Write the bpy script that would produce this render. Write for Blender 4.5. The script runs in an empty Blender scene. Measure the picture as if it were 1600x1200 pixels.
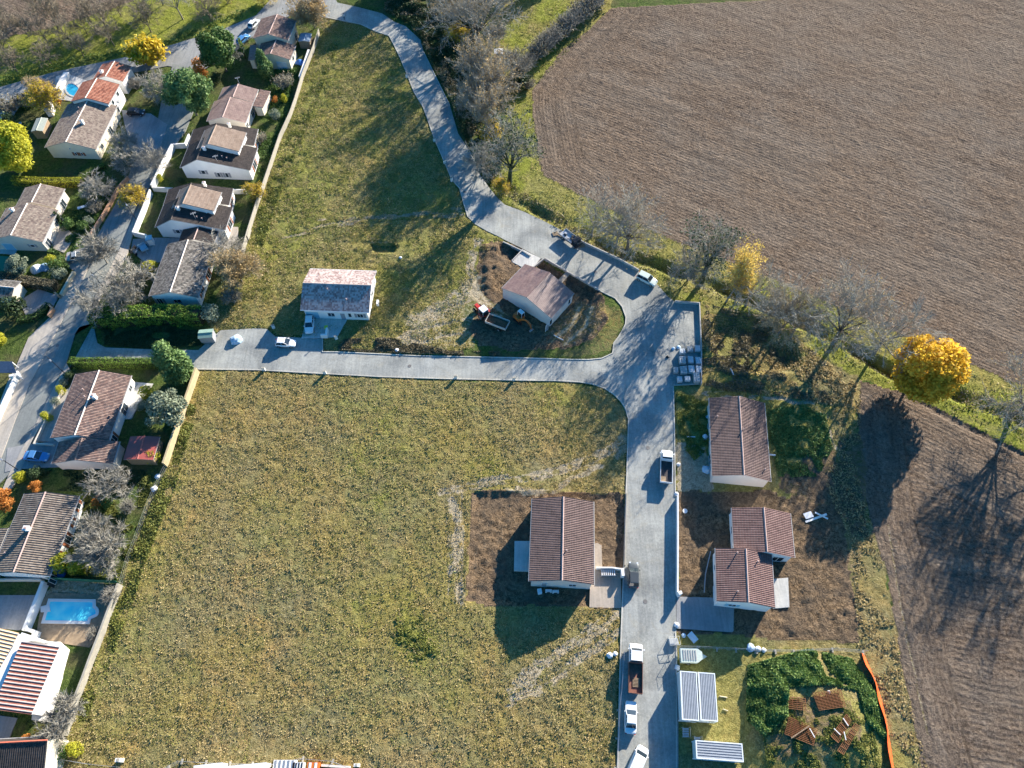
import bpy, math, random
import numpy as np
from mathutils import Vector, Matrix
from mathutils.geometry import tessellate_polygon

# ---------------------------------------------------------------- camera, sky, sun, exposure
SC = bpy.context.scene
COL = SC.collection
CAMH = 113.0
F_PX = 1109.0
TILT = math.radians(30)
cam_d = bpy.data.cameras.new("camera")
cam_d.sensor_width = 36.0
cam_d.lens = F_PX / 1600.0 * 36.0
cam_d.clip_start = 1.0
cam_d.clip_end = 9000.0
cam = bpy.data.objects.new("camera", cam_d)
cam.location = (0, 0, CAMH)
cam.rotation_euler = (TILT, 0, 0)
COL.objects.link(cam)
SC.camera = cam

SUN_AZ = math.radians(36.0)      # from +Y towards +X
SUN_EL = math.radians(18.5)
world = bpy.data.worlds.new("World")
SC.world = world
world.use_nodes = True
wn = world.node_tree
wn.nodes.clear()
sky = wn.nodes.new("ShaderNodeTexSky")
sky.sky_type = 'NISHITA'
sky.sun_disc = False
sky.sun_elevation = SUN_EL
sky.sun_rotation = SUN_AZ
sky.air_density = 1.0
sky.dust_density = 0.6
sky.ozone_density = 3.5
bgn = wn.nodes.new("ShaderNodeBackground")
bgn.inputs['Strength'].default_value = 0.09
wo = wn.nodes.new("ShaderNodeOutputWorld")
hsv = wn.nodes.new("ShaderNodeHueSaturation")
hsv.inputs['Saturation'].default_value = 1.35
wn.links.new(sky.outputs[0], hsv.inputs['Color'])
wn.links.new(hsv.outputs[0], bgn.inputs[0])
wn.links.new(bgn.outputs[0], wo.inputs[0])

sun_d = bpy.data.lights.new("sun", 'SUN')
sun_d.energy = 5.0
sun_d.angle = math.radians(0.53)
sun_d.color = (1.0, 0.92, 0.80)
sun = bpy.data.objects.new("sun", sun_d)
sdir = Vector((math.sin(SUN_AZ) * math.cos(SUN_EL), math.cos(SUN_AZ) * math.cos(SUN_EL), math.sin(SUN_EL)))
sun.rotation_euler = sdir.to_track_quat('Z', 'Y').to_euler()
sun.location = (40, 60, 80)
COL.objects.link(sun)

SC.view_settings.view_transform = 'Standard'
SC.view_settings.look = 'None'
SC.view_settings.exposure = 1.5
SC.view_settings.gamma = 1.0
SC.render.engine = 'CYCLES'
SC.cycles.max_bounces = 5
SC.cycles.diffuse_bounces = 2
SC.cycles.glossy_bounces = 2
SC.cycles.transmission_bounces = 2
SC.cycles.transparent_max_bounces = 4
SC.cycles.use_adaptive_sampling = True
SC.cycles.adaptive_threshold = 0.02

# ---------------------------------------------------------------- survey helpers (photo point -> place on the ground)
CT, ST = math.cos(TILT), math.sin(TILT)

def P(x, y, z=0.0):
    cx, cy = (x - 800.0) / F_PX, -(y - 600.0) / F_PX
    wy, wz = cy * CT + ST, cy * ST - CT
    t = (z - CAMH) / wz
    return Vector((cx * t, wy * t, z))

def PP(pts, z=0.0):
    return [P(a, b, z) for a, b in pts]

def np_uv(n):
    return np.random.RandomState(n)

# ---------------------------------------------------------------- node materials
def new_mat(name):
    m = bpy.data.materials.new(name)
    m.use_nodes = True
    nt = m.node_tree
    nt.nodes.clear()
    out = nt.nodes.new("ShaderNodeOutputMaterial")
    bs = nt.nodes.new("ShaderNodeBsdfPrincipled")
    bs.inputs['Roughness'].default_value = 0.9
    bs.inputs['Specular IOR Level'].default_value = 0.25
    nt.links.new(bs.outputs[0], out.inputs[0])
    return m, nt, bs

def nd(nt, typ, **kw):
    n = nt.nodes.new(typ)
    for k, v in kw.items():
        setattr(n, k, v)
    return n

def L(nt, a, b):
    nt.links.new(a, b)

def c4(c):
    return (c[0], c[1], c[2], 1.0)

def noise(nt, scale, detail=4, rough=0.55, vec=None, typ='3D', dist=0.0):
    n = nd(nt, "ShaderNodeTexNoise", noise_dimensions=typ)
    n.inputs['Scale'].default_value = scale
    n.inputs['Detail'].default_value = detail
    n.inputs['Roughness'].default_value = rough
    n.inputs['Distortion'].default_value = dist
    if vec is not None:
        L(nt, vec, n.inputs['Vector'])
    return n.outputs['Fac']

def ramp(nt, fac, stops):
    r = nd(nt, "ShaderNodeValToRGB")
    el = r.color_ramp.elements
    while len(el) < len(stops):
        el.new(0.5)
    for e, (p, c) in zip(el, stops):
        e.position = p
        e.color = c4(c) if len(c) == 3 else c
    L(nt, fac, r.inputs[0])
    return r.outputs[0]

def math_n(nt, op, a, b=None, clamp=False):
    n = nd(nt, "ShaderNodeMath", operation=op, use_clamp=clamp)
    for i, v in enumerate((a, b)):
        if v is None:
            continue
        if isinstance(v, (int, float)):
            n.inputs[i].default_value = v
        else:
            L(nt, v, n.inputs[i])
    return n.outputs[0]

def mixc(nt, fac, a, b, mode='MIX'):
    n = nd(nt, "ShaderNodeMix", data_type='RGBA', blend_type=mode)
    for s, v in ((n.inputs[0], fac), (n.inputs[6], a), (n.inputs[7], b)):
        if isinstance(v, (int, float)):
            s.default_value = v
        elif isinstance(v, tuple):
            s.default_value = c4(v)
        else:
            L(nt, v, s)
    return n.outputs[2]

def bump(nt, bs, h, strength, dist=1.0):
    b = nd(nt, "ShaderNodeBump")
    b.inputs['Strength'].default_value = strength
    b.inputs['Distance'].default_value = dist
    L(nt, h, b.inputs['Height'])
    L(nt, b.outputs[0], bs.inputs['Normal'])

def coord(nt, which='Object'):
    return nd(nt, "ShaderNodeTexCoord").outputs[which]

MATS = {}

def simple(name, col, rough=0.8, var=0.12, scale=3.0, metal=0.0, spec=0.3, bmp=0.0, emit=None):
    """painted / plain surface with a little dirt variation"""
    if name in MATS:
        return MATS[name]
    m, nt, bs = new_mat(name)
    co = coord(nt)
    n = noise(nt, scale, 5, 0.6, co)
    a = tuple(max(0, c * (1 - var)) for c in col)
    b = tuple(min(1, c * (1 + var)) for c in col)
    L(nt, ramp(nt, n, [(0.3, a), (0.7, b)]), bs.inputs['Base Color'])
    bs.inputs['Roughness'].default_value = rough
    bs.inputs['Metallic'].default_value = metal
    bs.inputs['Specular IOR Level'].default_value = spec
    if bmp:
        bump(nt, bs, n, bmp, 0.1)
    MATS[name] = m
    return m

def leaf_mat(name, dark, light, trans=0.25):
    if name in MATS:
        return MATS[name]
    m, nt, bs = new_mat(name)
    at = nd(nt, "ShaderNodeAttribute", attribute_name="tone")
    oi = nd(nt, "ShaderNodeObjectInfo")
    f = math_n(nt, 'ADD', at.outputs['Fac'], math_n(nt, 'MULTIPLY', math_n(nt, 'SUBTRACT', oi.outputs['Random'], 0.5), 0.25), True)
    L(nt, ramp(nt, f, [(0.0, dark), (1.0, light)]), bs.inputs['Base Color'])
    bs.inputs['Roughness'].default_value = 0.65
    tr = nd(nt, "ShaderNodeBsdfTranslucent")
    L(nt, ramp(nt, f, [(0.0, dark), (1.0, light)]), tr.inputs['Color'])
    mx = nd(nt, "ShaderNodeMixShader")
    mx.inputs[0].default_value = trans
    L(nt, bs.outputs[0], mx.inputs[1])
    L(nt, tr.outputs[0], mx.inputs[2])
    out = [n for n in nt.nodes if n.type == 'OUTPUT_MATERIAL'][0]
    L(nt, mx.outputs[0], out.inputs[0])
    MATS[name] = m
    return m

# ---------------------------------------------------------------- mesh builder
class MB:
    def __init__(self):
        self.v, self.f, self.mi, self.uv = [], [], [], {}
    def face(self, pts, m=0, uv=None):
        b = len(self.v)
        self.v += [tuple(p) for p in pts]
        self.f.append(tuple(range(b, b + len(pts))))
        self.mi.append(m)
        if uv:
            self.uv[len(self.f) - 1] = uv
        return self
    def idx(self, verts, faces, m=0):
        b = len(self.v)
        self.v += [tuple(p) for p in verts]
        for f in faces:
            self.f.append(tuple(b + i for i in f))
            self.mi.append(m)
        return self
    def box(self, x0, x1, y0, y1, z0, z1, m=0, rz=0.0, o=(0, 0, 0), taper=0.0, ry=0.0):
        t = taper
        vs = [(x0, y0, z0), (x1, y0, z0), (x1, y1, z0), (x0, y1, z0),
              (x0 + t, y0 + t, z1), (x1 - t, y0 + t, z1), (x1 - t, y1 - t, z1), (x0 + t, y1 - t, z1)]
        if ry:
            c, s = math.cos(ry), math.sin(ry)
            vs = [(c * a + s * d, b, -s * a + c * d) for a, b, d in vs]
        c, s = math.cos(rz), math.sin(rz)
        vs = [(c * a - s * b + o[0], s * a + c * b + o[1], d + o[2]) for a, b, d in vs]
        return self.idx(vs, [(3, 2, 1, 0), (4, 5, 6, 7), (0, 1, 5, 4), (1, 2, 6, 5), (2, 3, 7, 6), (3, 0, 4, 7)], m)
    def prism(self, pts, z0, z1, m=0, cap_bottom=False):
        n = len(pts)
        if sum(pts[i][0] * pts[(i + 1) % n][1] - pts[(i + 1) % n][0] * pts[i][1] for i in range(n)) < 0:
            pts = pts[::-1]
        vs = [(p[0], p[1], z0) for p in pts] + [(p[0], p[1], z1) for p in pts]
        fs = [(i, (i + 1) % n, n + (i + 1) % n, n + i) for i in range(n)]
        tri = tessellate_polygon([[Vector((p[0], p[1], 0)) for p in pts]])
        for t in tri:
            a, b, c = t
            cr = (pts[b][0] - pts[a][0]) * (pts[c][1] - pts[a][1]) - (pts[b][1] - pts[a][1]) * (pts[c][0] - pts[a][0])
            if cr < 0:
                a, b, c = a, c, b
            fs.append((n + a, n + b, n + c))
            if cap_bottom:
                fs.append((a, c, b))
        return self.idx(vs, fs, m)
    def tube(self, p, q, r0, r1=None, n=6, m=0, caps=True):
        r1 = r0 if r1 is None else r1
        p, q = Vector(p), Vector(q)
        d = (q - p)
        if d.length < 1e-6:
            return self
        d.normalize()
        a = d.orthogonal().normalized()
        b = d.cross(a)
        vs = []
        for c, r in ((p, r0), (q, r1)):
            for i in range(n):
                t = 2 * math.pi * i / n
                vs.append(c + (a * math.cos(t) + b * math.sin(t)) * r)
        fs = [(i, (i + 1) % n, n + (i + 1) % n, n + i) for i in range(n)]
        if caps:
            fs += [tuple(range(n - 1, -1, -1)), tuple(range(n, 2 * n))]
        return self.idx(vs, fs, m)
    def strip(self, pts, w, z0, z1, m=0, closed=False):
        """wall / kerb of width w along a polyline, one solid run with mitred corners"""
        pts = [Vector((p[0], p[1])) for p in pts]
        n = len(pts)
        lo, hi = [], []
        for i in range(n):
            if closed:
                a, b = pts[i - 1], pts[(i + 1) % n]
                d0, d1 = (pts[i] - a).normalized(), (b - pts[i]).normalized()
            else:
                d0 = (pts[i] - pts[i - 1]).normalized() if i else (pts[1] - pts[0]).normalized()
                d1 = (pts[i + 1] - pts[i]).normalized() if i < n - 1 else d0
            t = (d0 + d1)
            t = t.normalized() if t.length > 1e-6 else d0
            nn = Vector((-t.y, t.x))
            k = 1.0 / max(0.35, nn.dot(Vector((-d0.y, d0.x))))
            lo.append(pts[i] + nn * (w / 2 * k))
            hi.append(pts[i] - nn * (w / 2 * k))
        vs, fs = [], []
        for i in range(n):
            vs += [(lo[i].x, lo[i].y, z0), (hi[i].x, hi[i].y, z0), (hi[i].x, hi[i].y, z1), (lo[i].x, lo[i].y, z1)]
        for i in range(n if closed else n - 1):
            a, b = 4 * i, 4 * ((i + 1) % n)
            fs += [(a + 1, b + 1, b + 2, a + 2), (a + 2, b + 2, b + 3, a + 3), (b, a, a + 3, b + 3)]
        if not closed:
            e = 4 * (n - 1)
            fs += [(0, 1, 2, 3), (e + 1, e, e + 3, e + 2)]
        return self.idx(vs, fs, m)
    def build(self, name, mat, parent=None, loc=None, smooth=False):
        me = bpy.data.meshes.new(name)
        me.from_pydata(self.v, [], self.f)
        mats = mat if isinstance(mat, (list, tuple)) else [mat]
        for k in mats:
            me.materials.append(k)
        if len(mats) > 1:
            me.polygons.foreach_set("material_index", self.mi)
        if self.uv:
            u = me.uv_layers.new(name="UVMap")
            for fi, uvs in self.uv.items():
                for li, c in zip(me.polygons[fi].loop_indices, uvs):
                    u.data[li].uv = c
        if smooth:
            me.polygons.foreach_set("use_smooth", [True] * len(me.polygons))
        me.update()
        o = bpy.data.objects.new(name, me)
        COL.objects.link(o)
        if parent is not None:
            o.parent = parent
        if loc is not None:
            o.location = loc
        return o

def tag(o, label=None, cat=None, group=None, kind=None):
    if label:
        o['label'] = label
    if cat:
        o['category'] = cat
    if group:
        o['group'] = group
    if kind:
        o['kind'] = kind
    return o

def thing(name, label, cat, loc, rz=0.0, group=None, s=1.0):
    o = bpy.data.objects.new(name, None)
    o.empty_display_size = 0.5
    COL.objects.link(o)
    o.location = loc
    o.rotation_euler = (0, 0, rz)
    o.scale = (s, s, s)
    return tag(o, label, cat, group)

def copy_tree(o, parent=None):
    c = o.copy()
    COL.objects.link(c)
    c.parent = parent
    for ch in list(o.children):
        copy_tree(ch, c)
    return c

def np_mesh(name, V, F, mat, tone=None, parent=None, quads=True):
    """fast mesh from numpy arrays; F (n,3|4) int; tone per face-corner-vertex float"""
    me = bpy.data.meshes.new(name)
    k = F.shape[1]
    me.vertices.add(len(V))
    me.vertices.foreach_set("co", V.astype(np.float32).ravel())
    me.loops.add(F.size)
    me.loops.foreach_set("vertex_index", F.astype(np.int32).ravel())
    me.polygons.add(len(F))
    me.polygons.foreach_set("loop_start", np.arange(0, F.size, k, dtype=np.int32))
    me.polygons.foreach_set("loop_total", np.full(len(F), k, dtype=np.int32))
    if tone is not None:
        a = me.attributes.new("tone", 'FLOAT', 'POINT')
        a.data.foreach_set("value", tone.astype(np.float32))
    me.materials.append(mat)
    me.update(calc_edges=True)
    return me

def link_mesh(name, me, parent=None, loc=None):
    o = bpy.data.objects.new(name, me)
    COL.objects.link(o)
    if parent is not None:
        o.parent = parent
    if loc is not None:
        o.location = loc
    return o

# ---------------------------------------------------------------- numpy value noise
_G = {}

def vn(x, y, scale, seed=0):
    if seed not in _G:
        _G[seed] = np.random.RandomState(seed + 77).rand(512, 512)
    g = _G[seed]
    u, v = x * scale, y * scale
    i, j = np.floor(u).astype(int), np.floor(v).astype(int)
    a, b = u - i, v - j
    a, b = a * a * (3 - 2 * a), b * b * (3 - 2 * b)
    i0, i1, j0, j1 = i % 512, (i + 1) % 512, j % 512, (j + 1) % 512
    return (g[i0, j0] * (1 - a) * (1 - b) + g[i1, j0] * a * (1 - b) + g[i0, j1] * (1 - a) * b + g[i1, j1] * a * b)

def fbm(x, y, scale, seed=0, oct=3):
    r, amp, tot = 0.0, 1.0, 0.0
    for k in range(oct):
        r = r + vn(x, y, scale * 2 ** k, seed + k * 13) * amp
        tot += amp
        amp *= 0.55
    return r / tot

def pip(X, Y, poly):
    inside = np.zeros(X.shape, bool)
    n = len(poly)
    j = n - 1
    for i in range(n):
        xi, yi, xj, yj = poly[i][0], poly[i][1], poly[j][0], poly[j][1]
        c = ((yi > Y) != (yj > Y))
        if yj != yi:
            inside ^= c & (X < (xj - xi) * (Y - yi) / (yj - yi) + xi)
        j = i
    return inside

def segdist(X, Y, pts, closed=False):
    d = np.full(X.shape, 1e9)
    n = len(pts)
    for i in range(n if closed else n - 1):
        ax, ay = pts[i][0], pts[i][1]
        bx, by = pts[(i + 1) % n][0], pts[(i + 1) % n][1]
        L2 = (bx - ax) ** 2 + (by - ay) ** 2 + 1e-9
        t = np.clip(((X - ax) * (bx - ax) + (Y - ay) * (by - ay)) / L2, 0, 1)
        d = np.minimum(d, np.hypot(X - ax - t * (bx - ax), Y - ay - t * (by - ay)))
    return d
# ================================================================ SETTING: terrain
W_EDGE = [(512, 28), (537, 33), (563, 38), (587, 49), (608, 56), (616, 71), (625, 90), (636, 116), (647, 144), (662, 169),
          (679, 218), (694, 252), (706, 281), (718, 294), (724, 316), (731, 339), (742, 350), (759, 360), (780, 370), (789, 375),
          (816, 388), (846, 404), (881, 423), (936, 454), (961, 466), (972, 479), (978, 496), (977, 507), (972, 517), (966, 527), (959, 536), (958, 545), (957, 552),
          (949, 556), (940, 560), (920, 562), (900, 562), (800, 559), (650, 556), (612, 554), (527, 550), (504, 550), (504, 529), (430, 526),
          (417, 514), (400, 513), (345, 516), (310, 547), (242, 546), (165, 543), (152, 536), (149, 522), (146, 507)]
S_EDGE = [(105, 582), (112, 568), (125, 563), (255, 567), (310, 577), (400, 578), (470, 582), (525, 585), (600, 589), (700, 592), (800, 594), (870, 595), (905, 597), (925, 600), (945, 607), (960, 617),
          (970, 627), (977, 638), (982, 655), (981, 687), (979, 750), (977, 800), (975, 875), (972, 950), (970, 1005), (968, 1075), (965, 1200), (963, 1270)]
E_EDGE = [(1061, 1270), (1060, 1200), (1060, 1125), (1057, 1012), (1056, 925), (1056, 775), (1055, 687), (1053, 602), (1095, 600), (1095, 548),
          (1092, 474), (1054, 471), (1044, 464), (1024, 441), (1000, 425), (964, 405), (912, 381), (880, 361), (847, 344), (819, 331),
          (789, 320), (778, 310), (765, 294), (748, 270), (735, 237), (716, 209), (703, 165), (679, 116), (662, 81), (657, 62),
          (634, 41), (616, 34), (597, 21), (559, 11), (527, 4), (515, -20)]
SITE_ROAD = W_EDGE + S_EDGE + E_EDGE
SITE_ROAD[0:0] = [(455, -20), (462, 14), (490, 24)]
PUB_UP = [(-120, 165), (0, 136), (87, 112), (207, 87), (262, 72), (345, 47), (400, 24), (440, -20)]
PUB_LO = [(520, -20), (500, 26), (462, 20), (405, 48), (375, 74), (345, 96), (310, 112), (262, 103), (205, 114), (100, 150), (60, 160), (0, 172), (-120, 200)]
LANE_W = [(270, 100), (262, 130), (252, 160), (245, 195), (225, 230), (205, 262), (196, 290), (180, 320), (165, 345), (150, 372), (138, 420), (120, 459),
          (108, 480), (90, 516), (66, 564), (47, 600), (25, 655), (0, 722), (-25, 780)]
LANE_E = [(15, 740), (36, 700), (50, 675), (75, 625), (90, 592), (104, 566), (117, 523), (130, 502), (150, 462), (172, 420), (190, 384), (205, 350), (219, 318),
          (236, 288), (256, 262), (272, 230), (290, 205), (302, 175), (312, 140), (318, 108)]
PAV_W = [(150, 372), (138, 420), (120, 459), (108, 480), (90, 516), (66, 564), (47, 600), (25, 655), (0, 722), (-25, 780), (-60, 760), (-28, 690), (-4, 640), (12, 598), (27, 570), (45, 528),
         (78, 496), (96, 462), (115, 426), (132, 392)]
PAV_E = [(219, 318), (205, 350), (190, 384), (172, 420), (150, 462), (130, 502), (117, 523), (122, 512), (147, 505), (150, 480), (163, 455), (185, 425), (200, 395), (208, 366), (222, 336), (232, 308)]
PAV_E2 = [(104, 568), (75, 625), (50, 675), (36, 700), (15, 740), (0, 775), (20, 762), (42, 715), (50, 690), (80, 640), (100, 606), (112, 582)]

PLOUGH = [(955, 12), (920, 47), (882, 75), (832, 140), (832, 170), (842, 250), (850, 275), (900, 300), (1000, 350), (1039, 370), (1124, 402),
          (1156, 416), (1225, 443), (1300, 476), (1400, 520), (1505, 565), (1585, 597), (1700, 650), (2000, 770), (2100, 300), (1900, -60), (1200, 0)]
FIELD2 = [(1345, 596), (1415, 614), (1500, 655), (1600, 707), (1750, 770), (2000, 880), (2000, 1400), (1460, 1400), (1440, 1200), (1410, 1050), (1388, 900), (1365, 830), (1350, 760), (1340, 660)]
MEADOW1 = [(503, 36), (512, 28)] + W_EDGE[:20] + [(760, 400), (742, 440), (720, 490), (735, 545)] + [(650, 556), (612, 554), (527, 550), (504, 550), (504, 529), (430, 526), (417, 514), (400, 513), (345, 516), (325, 505),
           (340, 460), (365, 410), (387, 374), (404, 315), (439, 214), (455, 180), (474, 118), (491, 76)]
MEADOW2 = [(311, 577), (400, 578), (525, 585), (800, 594), (925, 600), (960, 617), (982, 655), (979, 750), (975, 875), (970, 1005), (965, 1200), (963, 1300),
           (60, 1300), (85, 1190), (120, 1100), (135, 1059), (148, 1022), (178, 943), (192, 909), (235, 780), (261, 722)]
VERGE = [(960, -40), (955, 12), (832, 140), (832, 170), (850, 275), (900, 300), (1000, 350), (1124, 402), (1225, 443), (1400, 520), (1585, 597), (2000, 770), (2000, 880),
         (1750, 770), (1600, 707), (1415, 614), (1345, 594), (1300, 570), (1255, 545), (1200, 495), (1120, 480), (1092, 474), (1054, 471), (1000, 425), (880, 361), (790, 318), (765, 292), (790, 240),
         (800, 200), (740, 60), (800, -40)]
SCRUB = [(1092, 474), (1120, 478), (1200, 495), (1255, 545), (1300, 570), (1345, 590), (1340, 660), (1350, 760), (1388, 900), (1410, 1050), (1440, 1200), (1460, 1400), (1060, 1400), (1060, 1125), (1057, 1012), (1056, 925),
         (1055, 687), (1053, 602), (1095, 600)]
LOT6 = [(738, 767), (860, 768), (977, 772), (975, 875), (972, 950), (860, 947), (762, 945), (727, 942), (733, 850)]
LOT45 = [(1056, 768), (1110, 768), (1200, 766), (1290, 790), (1320, 800), (1330, 900), (1338, 1002), (1180, 995), (1057, 988)]
LOT3 = [(1056, 690), (1110, 700), (1112, 765), (1057, 772)]
LOT2 = [(745, 405), (762, 378), (789, 376), (816, 389), (881, 424), (936, 455), (945, 470), (950, 500), (930, 535), (880, 545), (800, 548), (745, 540), (725, 500), (765, 470), (745, 440)]
LOT2B = [(752, 380), (790, 377), (806, 392), (800, 415), (770, 455), (748, 452)]
BASE_G = [(1060, 1180), (1165, 1170), (1168, 1080), (1190, 1040), (1260, 1010), (1060, 1010)]
BROWN_TL = [(-150, 80), (0, 62), (90, 38), (175, 14), (240, -8), (300, -60), (-150, -60)]
TERR_K = [(60, 1000), (75, 985), (145, 965), (186, 930), (190, 909), (78, 908), (66, 950)]
TRACKS = [([(688, 770), (730, 762), (790, 748), (860, 738), (925, 715), (978, 685)], 2.4), ([(705, 780), (712, 850), (715, 940)], 2.6),
          ([(800, 1075), (860, 1030), (970, 958)], 2.2), ([(800, 1100), (880, 1050), (970, 985)], 1.6),
          ([(745, 375), (735, 410), (742, 450), (760, 475), (790, 500)], 2.6), ([(500, 345), (600, 338), (725, 335)], 1.2), ([(430, 376), (520, 350), (725, 325)], 1.0),
          ([(640, 545), (650, 500), (700, 470), (745, 440)], 5.0),
          ([(1100, 618), (1200, 622), (1260, 628), (1290, 650), (1305, 700)], 1.1), ([(985, 700), (930, 730), (860, 765), (800, 768)], 1.5)]
RUTS = [([(800, 1070), (860, 1025), (968, 945)], 0.5), ([(800, 1080), (860, 1036), (968, 958)], 0.5), ([(800, 1092), (880, 1040), (968, 982)], 0.5), ([(780, 1110), (880, 1052), (968, 996)], 0.5),
        ([(693, 780), (700, 850), (700, 930)], 0.5), ([(706, 775), (714, 850), (716, 935)], 0.5), ([(722, 775), (724, 850), (718, 940)], 0.5),
        ([(688, 764), (760, 752), (850, 738), (925, 712), (978, 680)], 0.5), ([(688, 772), (760, 760), (850, 748), (925, 724), (978, 695)], 0.5),
        ([(420, 382), (500, 352), (560, 342), (725, 330)], 0.5), ([(430, 388), (505, 358), (565, 349), (728, 338)], 0.5), ([(500, 376), (560, 379), (640, 376)], 0.6),
        ([(745, 378), (730, 410), (738, 455), (762, 485), (800, 505)], 0.6), ([(752, 382), (738, 412), (746, 452), (768, 478), (800, 495)], 0.6),
        ([(650, 540), (690, 525), (740, 520)], 0.5), ([(655, 515), (700, 505), (740, 495)], 0.5), ([(660, 495), (700, 480), (735, 470)], 0.5), ([(880, 540), (915, 510), (925, 480)], 0.8), ([(860, 535), (895, 505), (905, 480)], 0.8),
        ([(1100, 612), (1180, 608), (1240, 612), (1285, 632), (1305, 670), (1310, 720)], 0.6), ([(1100, 624), (1180, 618), (1235, 624), (1272, 645), (1290, 690)], 0.6), ([(1388, 820), (1410, 960), (1450, 1150)], 0.8)]
BASIN = [(1112, 492), (1150, 483), (1190, 490), (1225, 508), (1250, 535), (1255, 565), (1240, 582), (1190, 588), (1140, 580), (1110, 550), (1102, 520)]
MOUND = [(1168, 1040), (1260, 1015), (1330, 1030), (1365, 1080), (1385, 1160), (1380, 1220), (1180, 1230), (1160, 1120)]
PIT = [(577, 383), (582, 379), (618, 380), (622, 386), (615, 393), (585, 393)]
PITS2 = [[(781, 383), (817, 391), (806, 398), (800, 408), (777, 398)], [(835, 414), (852, 408), (884, 428), (872, 440)], [(879, 445), (889, 433), (930, 454), (922, 470), (899, 456)]]
DITCH = [(775, 285), (812, 312), (850, 335), (905, 362), (960, 395), (1035, 415), (1090, 440), (1140, 455), (1200, 480), (1260, 508), (1330, 545), (1400, 585), (1480, 612), (1560, 640), (1640, 675), (1800, 740)]

HARD = {}   # paved outlines, kept for flattening the ground below them

def wp(poly):
    return [(p.x, p.y) for p in PP(poly)]

def height(X, Y, masks=None):
    h = 0.25 * (fbm(X, Y, 0.03, 5) - 0.5)
    h = h * 0.6
    e = pip(X, Y, wp(LOT2B))
    d = segdist(X, Y, wp(LOT2B), True)
    h = h + np.where(e, np.clip(d / 1.5, 0, 1) * fbm(X, Y, 0.55, 83) * 1.1, 0)
    e = pip(X, Y, wp(BASIN))
    d = segdist(X, Y, wp(BASIN), True)
    h = h - np.where(e, np.clip(d / 2.2, 0, 1) * 2.0, 0)
    e = pip(X, Y, wp(MOUND))
    d = segdist(X, Y, wp(MOUND), True)
    h = h + np.where(e, np.clip(d / 5.0, 0, 1) ** 0.7 * 1.7, 0)
    d = segdist(X, Y, wp(DITCH))
    h = h - 1.6 * np.clip(1.15 - d / 1.6, 0, 1) * np.clip(fbm(X, Y, 0.16, 71) * 2.6 - 0.6, 0.15, 1)
    for pts, w in RUTS:
        d = segdist(X, Y, wp(pts))
        h = h - 0.13 * np.clip(1 - d / 0.5, 0, 1)
    for q, dep in [(PIT, 0.9)] + [(p, 0.9) for p in PITS2]:
        e = pip(X, Y, wp(q))
        h = h - np.where(e, dep, 0)
    e = pip(X, Y, wp(LOT6))
    d = segdist(X, Y, wp(LOT6), True)
    h = h - np.where(e, np.clip(d / 0.8, 0, 1) * 0.35, 0)
    # low ridge of soil east of the first field edge
    d = segdist(X, Y, wp([(1425, 622), (1500, 662), (1600, 712), (1750, 785)]))
    h = h - 0.3 * np.exp(-(d / 0.6) ** 2)
    return h

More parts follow.
